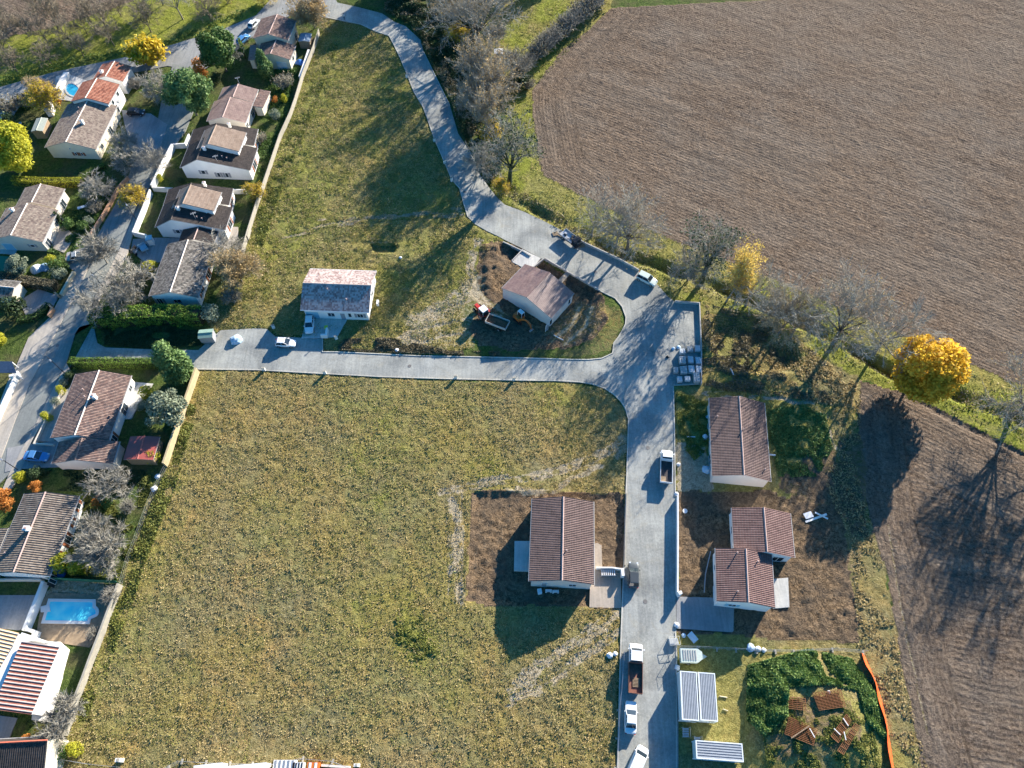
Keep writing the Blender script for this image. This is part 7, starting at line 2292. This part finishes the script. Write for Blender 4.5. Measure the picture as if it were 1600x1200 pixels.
# heat pump units and such along walls
for i, (x, y, a, lab) in enumerate([(857, 924, 0, 'grey heat pump unit under the gable, left of two'), (868, 925, 0, 'grey heat pump unit under the gable, right of two'), (591, 476, 1.57, 'heat pump unit beside the white house gable')]):
    p = P(x, y)
    t = thing('heat_pump', lab, 'heat pump', (p.x, p.y, ground_z(p.x, p.y) + 0.02), a)
    mb = MB(); mb.box(-0.5, 0.5, -0.2, 0.2, 0.1, 0.9); mb.build('casing', M_GUTW, t)
    mb = MB(); mb.tube((0.0, -0.203, 0.5), (0.0, -0.23, 0.5), 0.3, n=14); mb.build('fan_grille', M_DARK, t)

# ---- site: stacked pallets of blocks
PL = [(1077, 548, 1, 1.1), (1089, 547, 1, 1.2), (1065, 552, 1, 1.0), (1065, 566, 1.15, 1.5), (1078, 565, 1.0, 1.4), (1090, 566, 1.0, 1.4), (1067, 581, 1.25, 1.5), (1079, 580, 1.1, 1.4), (1090, 580, 0.9, 1.4),
      (1055, 581, 0.8, 1.0), (1061, 595, 0.9, 1.0), (1073, 594, 1.0, 0.9), (1087, 593, 1.1, 1.9)]
M_BLK = simple("shrink_wrapped_blocks", (0.52, 0.56, 0.58), 0.5, 0.2, 3, spec=0.4)
M_BLK2 = simple("stacked_blocks_grey", (0.42, 0.43, 0.42), 0.8, 0.25, 3)
pn = ['top row, middle', 'top row, beside the wall', 'top row, left', 'second row, left, wide', 'second row, middle', 'second row, beside the wall', 'third row, left, wide', 'third row, middle', 'third row, beside the wall', 'third row, small one nearest the road',
      'front row, left', 'front row, middle', 'front row, tall one beside the wall']
for i, (x, y, w, l) in enumerate(PL):
    p = P(x, y)
    t = thing('block_pallet', 'pallet of grey building blocks, ' + pn[i], 'pallet', (p.x, p.y, 0.03), random.Random(i).uniform(-0.06, 0.06), 'pallets of blocks in the end of the bay')
    hh = 0.55 + 0.35 * random.Random(i + 3).random()
    mb = MB(); mb.box(-w / 2, w / 2, -l / 2, l / 2, 0, 0.13); mb.build('base', M_WOOD, t)
    mb = MB()
    nx_, ny_ = 3, 4
    for a in range(nx_):
        for b in range(ny_):
            mb.box(-w / 2 + w * a / nx_ + 0.015, -w / 2 + w * (a + 1) / nx_ - 0.015, -l / 2 + l * b / ny_ + 0.015, -l / 2 + l * (b + 1) / ny_ - 0.015, 0.133, 0.133 + hh - 0.05 * ((a * 7 + b * 3 + i) % 3 == 0))
    mb.build('blocks', M_BLK if i % 3 else M_BLK2, t)

# ---- site cabins
M_CAB = simple("cabin_wall_pale_blue", (0.58, 0.66, 0.66), 0.5, 0.06, 1, spec=0.4)
M_CABF = simple("cabin_frame_white", (0.74, 0.77, 0.77), 0.45, 0.05)
M_CABR = simple("cabin_roof_steel", (0.56, 0.57, 0.57), 0.4, 0.1, 2, metal=0.3, spec=0.5)
M_CABD = simple("cabin_roof_grooves", (0.27, 0.28, 0.30), 0.6, 0.1, 2)

def cabin(label, quad, along, h=2.6, z=0.0, n=18, door='b', group=None, steps=True, roofd=(0.5,)):
    ctr, rz, wid, ln = rect_from(quad, h + z)
    t = thing('site_cabin', label, 'cabin', (ctr.x, ctr.y, z), rz, group)
    mb = MB(); mb.box(-wid / 2 + 0.06, wid / 2 - 0.06, -ln / 2 + 0.06, ln / 2 - 0.06, 0.15, h - 0.12); mb.build('wall', M_CAB, t)
    mb = MB()
    for sx in (-1, 1):
        for sy in (-1, 1):
            mb.box(sx * (wid / 2 - 0.08) - 0.08, sx * (wid / 2 - 0.08) + 0.08, sy * (ln / 2 - 0.08) - 0.08, sy * (ln / 2 - 0.08) + 0.08, 0, h - 0.16)
    for sy in (-1, 1):
        mb.box(-wid / 2, wid / 2, sy * (ln / 2 - 0.075) - 0.075, sy * (ln / 2 - 0.075) + 0.075, h - 0.157, h)
        mb.box(-wid / 2 + 0.163, wid / 2 - 0.163, sy * (ln / 2 - 0.075) - 0.075, sy * (ln / 2 - 0.075) + 0.075, 0, 0.147)
    for sx in (-1, 1):
        mb.box(sx * (wid / 2 - 0.075) - 0.075, sx * (wid / 2 - 0.075) + 0.075, -ln / 2 + 0.153, ln / 2 - 0.153, h - 0.157, h)
    mb.build('frame', M_CABF, t)
    mb = MB()
    w0, w1, l0, l1 = -wid / 2 + 0.16, wid / 2 - 0.16, -ln / 2 + 0.16, ln / 2 - 0.16
    for k in range(n):
        if along == 'y':
            a = w0 + (w1 - w0) * k / n; b = w0 + (w1 - w0) * (k + 0.5) / n; c_ = w0 + (w1 - w0) * (k + 1) / n
            mb.box(a, b, l0, l1, h - 0.12, h - 0.02, 0); mb.box(b, c_, l0, l1, h - 0.12, h - 0.09, 1)
        else:
            a = l0 + (l1 - l0) * k / n; b = l0 + (l1 - l0) * (k + 0.5) / n; c_ = l0 + (l1 - l0) * (k + 1) / n
            mb.box(w0, w1, a, b, h - 0.12, h - 0.02, 0); mb.box(w0, w1, b, c_, h - 0.12, h - 0.09, 1)
    mb.build('roof', [M_CABR, M_CABD], t)
    m2 = MB(); m2.box(-wid / 2 + 0.4, -wid / 2 + 1.3, -ln / 2 + 0.02, -ln / 2 + 0.057, 0.15, 2.1); d = m2.build('door', M_CABF, t)
    m2 = MB(); m2.box(-wid / 2 + 1.15, -wid / 2 + 1.22, -ln / 2 - 0.03, -ln / 2 + 0.017, 1.0, 1.12); m2.build('handle', M_DARK, d)
    m2 = MB(); m2.box(-wid / 2 + 1.5, wid / 2 - 0.25, -ln / 2 + 0.03, -ln / 2 + 0.057, 1.1, 1.9); m2.build('window', M_GLASS, t)
    return t, wid, ln

cabin('ribbed steel site cabin, left one of the joined pair', [(1063, 1048), (1089, 1050), (1092, 1126), (1065, 1125)], 'y', 2.65, 0.12, 9, group='joined pair of site cabins')
cabin('ribbed steel site cabin, right one of the joined pair', [(1091, 1050), (1118, 1052), (1121, 1127), (1094, 1126)], 'y', 2.65, 0.12, 9, group='joined pair of site cabins')
cabin('white striped site cabin near the bottom edge', [(1087, 1157), (1160, 1161), (1162, 1190), (1088, 1186)], 'x', 2.6, 0.12, 6)

def stairs(label, x, y, a):
    p = P(x, y)
    t = thing('metal_steps', label, 'steps', (p.x, p.y, 0.0), a)
    for k in range(4):
        m2 = MB(); m2.box(-0.45, 0.45, -0.9 + k * 0.3, -0.66 + k * 0.3, 0.14 + 0.15 * k, 0.18 + 0.15 * k); m2.build('tread', M_STEEL, t)
    for s in (-1, 1):
        m2 = MB(); m2.tube((s * 0.5, -0.9, 0.9), (s * 0.5, 0.3, 1.5), 0.025); m2.tube((s * 0.5, -0.9, 0), (s * 0.5, -0.9, 0.9), 0.025); m2.tube((s * 0.5, 0.3, 0.0), (s * 0.5, 0.3, 1.5), 0.025); m2.build('handrail', M_STEEL, t)
stairs('metal steps at the door of the joined cabins', 1070, 1141, 0.0)
stairs('metal steps beside the white striped cabin', 1088, 1155, 0.0)

# ---- white roofs and crates cut by the bottom edge
house('site_cabin', 'white roofed cabin cut by the bottom edge, left one', 'cabin', [(302, 1194), (346, 1194), (346, 1230), (302, 1230)], W_WHITE, M_GUTW, eave=2.4, pitch=0.05, over=0.05, gover=0.05, hasgut=False, frac=0, ridge=M_GUTW)
house('site_cabin', 'white roofed cabin cut by the bottom edge, right one', 'cabin', [(350, 1194), (415, 1195), (415, 1230), (350, 1230)], W_WHITE, M_GUTW, eave=2.4, pitch=0.05, over=0.05, gover=0.05, hasgut=False, frac=0, ridge=M_GUTW)
def crate(name, label, cat, x, y, sx, sy, h, mats, z=0.0, n=5):
    p = P(x, y)
    t = thing(name, label, cat, (p.x, p.y, max(0, ground_z(p.x, p.y)) + z), 0)
    mb = MB(); mb.box(-sx / 2, sx / 2, -sy / 2, sy / 2, 0, h); mb.build('body', mats[0], t)
    mb = MB()
    for k in range(n):
        a = -sx / 2 + sx * (k + 0.3) / n
        mb.box(a, a + sx / n * 0.45, -sy / 2 + 0.05, sy / 2 - 0.05, h + 0.003, h + 0.05)
    mb.build('lid_ribs', mats[1], t)
crate('storage_crate', 'white ribbed crate at the bottom edge inside the wire site fence', 'crate', 447, 1198, 3.0, 1.6, 1.2, (W_WHITE, M_STEEL))
crate('storage_crate', 'white crate with dark slots at the bottom edge', 'crate', 468, 1199, 1.6, 1.2, 1.2, (W_WHITE, M_DARK), n=4)
crate('concrete_mixer_box', 'orange and white machine at the bottom edge inside the wire site fence', 'machine', 492, 1199, 1.6, 1.2, 1.3, (P_ORANGE, M_GUTW), n=2)
wall_run([(503, 1196), (548, 1199)], 'long pale beam lying at the bottom edge', W_PINK, 0.3, 0.5)
crate('meter_cabinet', 'white meter cabinet at the right end of the bottom wire site fence', 'meter post', 559, 1196, 0.7, 0.4, 1.1, (W_WALLW, W_CONC), n=1)
crate('meter_cabinet', 'white meter cabinet at the bottom left corner of the large meadow', 'meter post', 190, 1188, 0.8, 0.5, 1.1, (W_WALLW, W_CONC), n=1)

# ---- rusty reinforcing mats on the weed mound
def rebar(label, quad, nx_, ny_, z=0.15, grp=None):
    q = PP(quad)
    c = sum(q, Vector()) / 4
    t = thing('steel_mesh_stack', label, 'steel mesh', (c.x, c.y, 0))
    mb = MB()
    gz = max(ground_z(p.x, p.y) for p in q + [c]) + z
    a, b, c_, d = [p - c for p in q]
    for k in range(nx_ + 1):
        p0, p1 = a.lerp(b, k / nx_), d.lerp(c_, k / nx_)
        for lz in (0, 0.09):
            mb.tube((p0.x, p0.y, gz + lz), (p1.x, p1.y, gz + lz), 0.035, n=4)
    for k in range(ny_ + 1):
        p0, p1 = a.lerp(d, k / ny_), b.lerp(c_, k / ny_)
        for lz in (0.03, 0.12):
            mb.tube((p0.x, p0.y, gz + lz), (p1.x, p1.y, gz + lz), 0.04, n=4)
    mb.build('bars', M_RUST, t)
rebar('large stack of rusty steel mesh on the weed mound', [(1262, 1086), (1305, 1080), (1313, 1106), (1272, 1112)], 9, 12)
rebar('small stack of rusty steel mesh left of the large one', [(1224, 1092), (1251, 1094), (1251, 1112), (1225, 1109)], 4, 6)
rebar('dark rusty steel mesh lying lowest on the left side of the mound', [(1226, 1122), (1269, 1142), (1263, 1166), (1219, 1148)], 8, 10, 0.1)
rebar('tilted orange rusty mesh on the right side of the mound', [(1314, 1118), (1321, 1128), (1301, 1162), (1290, 1152)], 6, 5, 0.2)
rebar('long narrow rusty mesh at the right edge of the mound', [(1327, 1132), (1334, 1137), (1309, 1180), (1300, 1174)], 4, 6, 0.1)
for i, (a, b) in enumerate([((1228, 1155), (1256, 1136)), ((1256, 1140), (1264, 1154)), ((1294, 1140), (1304, 1150)), ((1308, 1124), (1316, 1136)), ((1309, 1145), (1312, 1158))]):
    p, q = P(*a), P(*b)
    mb = MB(); mb.box(-(q - p).length / 2, (q - p).length / 2, -0.06, 0.06, 0, 0.07)
    z = max(ground_z(p.x, p.y), ground_z(q.x, q.y)) + 0.4
    c = (p + q) / 2
    o = mb.build('timber_batten', M_WOOD if i == 0 else W_WALLW, None, (c.x, c.y, z))
    o.rotation_euler = (0, 0, math.atan2(q.y - p.y, q.x - p.x))
    tag(o, ['long brown batten across the dark rusty mesh', 'short white batten at the end of the dark rusty mesh', 'white batten at the foot of the tilted mesh', 'white batten at the top of the tilted mesh', 'white batten on the right of the tilted mesh'][i], 'batten')

# white boards heap by the rear wing
for i, (a, b, w) in enumerate([((1258, 816), (1291, 804), 0.35), ((1256, 808), (1268, 804), 1.0), ((1272, 802), (1292, 812), 0.25)]):
    p, q = P(*a), P(*b)
    c = (p + q) / 2
    mb = MB(); mb.box(-(q - p).length / 2, (q - p).length / 2, -w / 2, w / 2, 0, 0.12)
    o = mb.build('board', W_WALLW if i != 1 else M_GUTW, None, (c.x, c.y, 0.12 + 0.13 * i))
    o.rotation_euler = (0, 0, math.atan2(q.y - p.y, q.x - p.x))
    tag(o, ['long white board crossing the little heap east of the rear wing', 'square pale sheet in the little heap east of the rear wing', 'short white board on top of the little heap east of the rear wing'][i], 'board')

# pipes, bags and litter of the site
def pipe(label, a, b, r=0.08, mat=None, z=0.1, name='pipe'):
    p, q = P(*a), P(*b)
    zz = max(ground_z(p.x, p.y), ground_z(q.x, q.y)) + z
    mb = MB(); mb.tube((0, 0, 0), (q.x - p.x, q.y - p.y, 0), r, n=8)
    tag(mb.build(name, mat or M_GUTW, None, (p.x, p.y, zz)), label, 'pipe')
pipe('grey gutter length lying west of the front wing, upper', (1110, 862), (1102, 897), 0.08, M_STEEL)
pipe('grey gutter length lying west of the front wing, lower', (1102, 897), (1100, 926), 0.08, M_STEEL)
pipe('white pipe on the orange earth south of the plum roofed house', (865, 524), (880, 532))
pipe('pale pipe stub left of the long plain roofed house', (1073, 683), (1086, 683), 0.12)
pipe('white beam stub on the right side of the long plain roofed house', (1202, 711), (1211, 712), 0.15)
pipe('turquoise hose end on the kerb beside the soil bank', (614, 556), (626, 553), 0.07, simple("hose_turquoise", (0.3, 0.65, 0.6), 0.5))
pipe('white post lying beside the sunken basin', (1141, 576), (1146, 586), 0.12)
pipe('short plank on the dry grass east of the joined cabins, upper', (1124, 1088), (1136, 1090), 0.09, W_BEIGE)
pipe('short plank on the dry grass east of the joined cabins, lower', (1129, 1108), (1137, 1111), 0.07, W_BEIGE)

def bag(label, x, y, s, mat, name='rubble_bag', cat='bag', h=0.45):
    p = P(x, y)
    rs = np.random.RandomState(int(x * 7 + y))
    mb = MB()
    n, rings = 9, [(0.0, 0.95), (0.25, 1.0), (0.6, 0.8), (0.85, 0.5), (1.0, 0.12)]
    s = s * (0.72 if name == 'rubble_bag' else 1.0)
    secs = []
    for z, r in rings:
        secs.append([(r * s * 0.5 * (0.75 + 0.6 * rs.rand()) * math.cos(2 * math.pi * i / n), r * s * 0.5 * (0.75 + 0.6 * rs.rand()) * math.sin(2 * math.pi * i / n), z * h * s) for i in range(n)])
    loft(mb, secs)
    o = mb.build(name, mat, None, (p.x, p.y, max(0.02, ground_z(p.x, p.y))))
    return tag(o, label, cat)
M_BAG = simple("white_bag", (0.7, 0.71, 0.72), 0.7, 0.15, 3)
M_BAGB = simple("blue_white_bag", (0.42, 0.55, 0.66), 0.6, 0.2, 3)
bag('white bag on the ground by the kerb near the long plain roofed house', 1060, 726, 0.9, M_BAG)
bag('white bag where the white rendered wall starts', 1057, 772, 1.0, M_BAG)
bag('white sheeted post at the entrance of the grey brown drive', 1057, 977, 1.1, M_BAG)
bag('crumpled bag in the heap at the site fence corner', 1068, 993, 0.9, M_BAGB)
bag('blue white sheet bundle hanging at the middle of the site fence', 1172, 1012, 1.6, M_BAGB)
bag('white sheet bundle right of the blue white bundle on the site fence', 1184, 1014, 1.2, M_BAG)
bag('small white bundle on the site fence, rightmost', 1193, 1016, 0.9, M_BAG)
bag('grey rubble sack beside the tipper truck, outer one', 953, 1024, 1.2, M_BAG)
bag('grey rubble sack beside the tipper truck, inner one', 961, 1022, 1.0, M_BAG)
bag('blue sheeted stack of gear against the long plain roofed house', 1103, 735, 2.0, M_BAGB, h=0.6)
bag('blue grey sheet against the middle wall of the long plain roofed house', 1101, 684, 1.4, M_BAGB, h=0.9)
bag('blue white bag at the upper wall of the long plain roofed house', 1106, 652, 1.1, M_BAGB)
bag('blue white big bag on the roadside drive above the parked small white hatchback', 369, 532, 2.2, M_BAGB, 'sand_bag', 'bag', 0.4)
bag('white stone near the dark pit in the upper meadow', 626, 403, 0.6, M_BAG, 'stone', 'stone')
bag('white sack heap on the soil bank beside the kerb', 620, 548, 1.2, M_BAG)
bag('pale sack in the pallet yard, first of the loose heap', 1052, 545, 0.9, M_BAGB)
bag('pale sack in the pallet yard, second of the loose heap', 1060, 543, 1.0, M_BAGB)
bag('white plastic canister beside the steps of the joined cabins', 1058, 1043, 0.8, M_BAG, 'canister', 'canister')
bag('white heap in the vegetable garden by the wire fence, upper', 246, 745, 1.2, M_BAG)
bag('white heap in the vegetable garden by the wire fence, lower', 241, 764, 1.4, M_BAG)
bag('white lump on the large stack of rusty steel mesh', 1288, 1084, 0.7, M_BAG)
bag('blue tub on the lawn beside the covered pool enclosure', 32, 193, 1.0, M_BAGB)
p = P(1082, 996); mb = MB(); mb.box(-0.75, 0.75, -0.5, 0.5, 0, 0.08)
o = mb.build('sheet_panel', simple("panel_pale_blue", (0.6, 0.68, 0.72), 0.5), None, (p.x, p.y, 0.1)); o.rotation_euler = (0, 0.1, -0.9); tag(o, 'pale rectangular panel lying behind the site fence', 'panel')
p = P(1052, 1003); tb = thing('wire_cage', 'wire cage with rubble at the site entrance corner', 'cage', (p.x, p.y, 0.03), 0.1)
mb = MB()
for s in (-1, 1):
    for t_ in (-1, 1):
        mb.tube((s * 0.8, t_ * 0.6, 0), (s * 0.8, t_ * 0.6, 1.0), 0.03)
    mb.tube((s * 0.8, -0.6, 1.0), (s * 0.8, 0.6, 1.0), 0.03); mb.tube((-0.8, s * 0.6, 1.0), (0.8, s * 0.6, 1.0), 0.03)
mb.build('frame', M_STEEL, tb)
mb = MB(); mb.box(-0.75, 0.75, -0.55, 0.55, 0.0, 0.55, taper=0.1); mb.build('rubble', M_BLK2, tb)
p = P(1070, 799); mb = MB(); mb.tube((0, 0, -0.1), (0, 0, 0.08), 0.4, n=16); tag(mb.build('manhole_cover', M_GUTW, None, (p.x, p.y, ground_z(p.x, p.y))), 'round pale manhole cover in the shaded earth west of the rear wing', 'manhole')
M_IRON = simple("cast_iron", (0.16, 0.15, 0.14), 0.7, 0.2)
for x, y, lab in ((1012, 700, 'iron manhole cover in the straight site road, level with the white tipper truck'), (1008, 940, 'iron manhole cover in the site road below the dark grey hatchback'), (930, 425, 'iron manhole cover in the turning bay'),
                  (640, 572, 'iron manhole cover in the cross road between the meadows'), (726, 300, 'iron manhole cover at the lower end of the narrow road'), (90, 540, 'iron manhole cover in the old street by the cross road')):
    p = P(x, y); mb = MB(); mb.tube((0, 0, -0.05), (0, 0, 0.012), 0.35, n=14); tag(mb.build('manhole_cover', M_IRON, None, (p.x, p.y, 0.03)), lab, 'manhole')
p = P(1046, 560)
bag('small dark stone on the road beside the pallet yard', 1043, 558, 0.6, M_DARK, 'stone', 'stone')
# gate at the plot entrance
p = P(950, 896)
gt = thing('slatted_gate', 'pale slatted gate lying open at the tan drive', 'gate', (p.x, p.y, 0.05), 0.0)
for k in range(7):
    m2 = MB(); m2.box(-1.1 + k * 0.33, -0.95 + k * 0.33, -0.45, 0.45, 0.5, 0.58); m2.build('slat', M_GUTW, gt)
m2 = MB(); m2.box(-1.2, 1.2, -0.5, -0.453, 0, 0.6); m2.box(-1.2, 1.2, 0.453, 0.5, 0, 0.6); m2.build('frame', M_STEEL, gt)
# television aerials
for x, y, lab in ((374, 131, 'television aerial on the rose grey roof'), (340, 253, 'television aerial on the northern dark roofed villa'), (306, 342, 'television aerial on the southern dark roofed villa')):
    p = P(x, y, 4.4)
    t = thing('tv_aerial', lab, 'aerial', (p.x, p.y, 4.2), 0.4)
    mb = MB(); mb.tube((0, 0, 0), (0, 0, 2.0), 0.025); mb.build('mast', M_GUTW, t)
    mb = MB(); mb.tube((-0.5, 0, 1.8), (0.6, 0, 1.8), 0.02)
    for k in range(6):
        mb.tube((-0.45 + k * 0.2, -0.3, 1.8), (-0.45 + k * 0.2, 0.3, 1.8), 0.015, n=4)
    mb.build('antenna_rods', M_GUTW, t)

# ---- the person standing at the edge of the public road bend
def person(label, x, y, rz):
    p = P(x, y)
    root = thing('person', label, 'person', (p.x, p.y, 0.03), rz)
    J = {'pel': (0, 0, 0.95), 'chest': (0, 0, 1.28), 'neck': (0, 0, 1.47), 'head': (0, 0.01, 1.62), 'crown': (0, 0, 1.74),
         'hl': (-0.1, 0, 0.9), 'kl': (-0.11, 0.05, 0.5), 'al': (-0.11, -0.02, 0.09), 'tl': (-0.12, 0.16, 0.04),
         'hr': (0.1, 0, 0.9), 'kr': (0.13, 0.0, 0.5), 'ar': (0.14, -0.06, 0.09), 'tr': (0.15, 0.12, 0.04),
         'sl': (-0.19, 0, 1.40), 'el': (-0.27, -0.02, 1.12), 'wl': (-0.25, 0.10, 0.87), 'sr': (0.19, 0, 1.40), 'er': (0.28, -0.02, 1.12), 'wr': (0.25, 0.12, 0.88),
         'pl': (-0.24, 0.13, 0.81), 'pr': (0.24, 0.15, 0.82)}
    rad = {'pel': 0.145, 'chest': 0.155, 'neck': 0.055, 'head': 0.095, 'crown': 0.07, 'hl': 0.09, 'kl': 0.06, 'al': 0.045, 'tl': 0.04, 'hr': 0.09, 'kr': 0.06, 'ar': 0.045, 'tr': 0.04,
           'sl': 0.065, 'el': 0.045, 'wl': 0.032, 'sr': 0.065, 'er': 0.045, 'wr': 0.032, 'pl': 0.035, 'pr': 0.035}
    E = [('pel', 'chest'), ('chest', 'neck'), ('neck', 'head'), ('head', 'crown'), ('pel', 'hl'), ('hl', 'kl'), ('kl', 'al'), ('al', 'tl'), ('pel', 'hr'), ('hr', 'kr'), ('kr', 'ar'), ('ar', 'tr'),
         ('chest', 'sl'), ('sl', 'el'), ('el', 'wl'), ('wl', 'pl'), ('chest', 'sr'), ('sr', 'er'), ('er', 'wr'), ('wr', 'pr')]
    for s, w in ((-1, 'pl'), (1, 'pr')):
        b = J[w]
        for k in range(4):
            nm, nm2 = '%sf%d' % (w, k), '%sg%d' % (w, k)
            J[nm] = (b[0] + s * 0.004, b[1] - 0.03 + 0.02 * k, b[2] - 0.05); J[nm2] = (b[0] - s * 0.012, b[1] - 0.025 + 0.02 * k, b[2] - 0.085 + 0.006 * abs(k - 1.5))
            rad[nm] = 0.0095; rad[nm2] = 0.008
            E += [(w, nm), (nm, nm2)]
        J[w + 't'] = (b[0] - s * 0.02, b[1] + 0.05, b[2] - 0.02); rad[w + 't'] = 0.0105
        E.append((w, w + 't'))
    keys = list(J)
    me = bpy.data.meshes.new('body')
    me.from_pydata([J[k] for k in keys], [(keys.index(a), keys.index(b)) for a, b in E], [])
    o = bpy.data.objects.new('body', me)
    COL.objects.link(o)
    o.parent = root
    m = o.modifiers.new('skin', 'SKIN')
    for i, k in enumerate(keys):
        sv = me.skin_vertices[0].data[i]
        sv.radius = (rad[k], rad[k] * (0.72 if k in ('chest', 'pel') else 1))
        sv.use_root = (k == 'pel')
    s = o.modifiers.new('sub', 'SUBSURF'); s.levels = 1; s.render_levels = 2
    # skin, pale jumper and dark trousers by height on the body
    mt, nt, bs = new_mat("person_clothed")
    sp = nd(nt, "ShaderNodeSeparateXYZ")
    L(nt, coord(nt), sp.inputs[0])
    ax = math_n(nt, 'ABSOLUTE', sp.outputs[0])
    top = ramp(nt, math_n(nt, 'MULTIPLY', sp.outputs[2], 0.5), [(0.0, (0.03, 0.03, 0.03)), (0.465, (0.02, 0.022, 0.03)), (0.47, (0.66, 0.66, 0.68)), (0.735, (0.66, 0.66, 0.68)), (0.74, (0.5, 0.3, 0.22))])
    nt.nodes[-1]
    arm = math_n(nt, 'GREATER_THAN', ax, 0.205)
    sk = ramp(nt, math_n(nt, 'MULTIPLY', sp.outputs[2], 0.5), [(0.0, (0.5, 0.3, 0.22)), (0.43, (0.5, 0.3, 0.22)), (0.44, (0.66, 0.66, 0.68))])
    for n_ in nt.nodes:
        if n_.type == 'VALTORGB':
            n_.color_ramp.interpolation = 'CONSTANT'
    L(nt, mixc(nt, arm, top, sk), bs.inputs['Base Color'])
    me.materials.append(mt)
    hb = MB()
    secs = []
    for z, r in ((1.60, 0.10), (1.66, 0.112), (1.72, 0.10), (1.77, 0.06), (1.785, 0.02)):
        secs.append([(r * 0.92 * math.cos(2 * math.pi * i / 12), -0.02 + r * math.sin(2 * math.pi * i / 12) - (0.02 if z < 1.7 else 0), z) for i in range(12)])
    loft(hb, secs)
    hb.build('hair', simple("hair_dark", (0.02, 0.015, 0.012), 0.6), root, smooth=True)
    nb = MB()
    nb.idx([(-0.012, 0.10, 1.60), (0.012, 0.10, 1.60), (0, 0.125, 1.60), (0, 0.10, 1.64)], [(0, 2, 3), (2, 1, 3), (0, 1, 2)])
    for s_ in (-1, 1):
        nb.box(s_ * 0.035 - 0.012, s_ * 0.035 + 0.012, 0.088, 0.1, 1.635, 1.645, 1)
        nb.box(s_ * 0.095 - 0.01, s_ * 0.095 + 0.01, -0.015, 0.02, 1.60, 1.65, 0)
    nb.box(-0.025, 0.025, 0.09, 0.1, 1.565, 1.573, 2)
    nb.build('face', [simple("skin", (0.5, 0.3, 0.22), 0.6), M_DARK, simple("lips", (0.4, 0.15, 0.12), 0.6)], root)
    return root
person('person in pale top and dark trousers standing where the narrow road meets the public road', 538.5, 31, 0.8)

finish_ground()
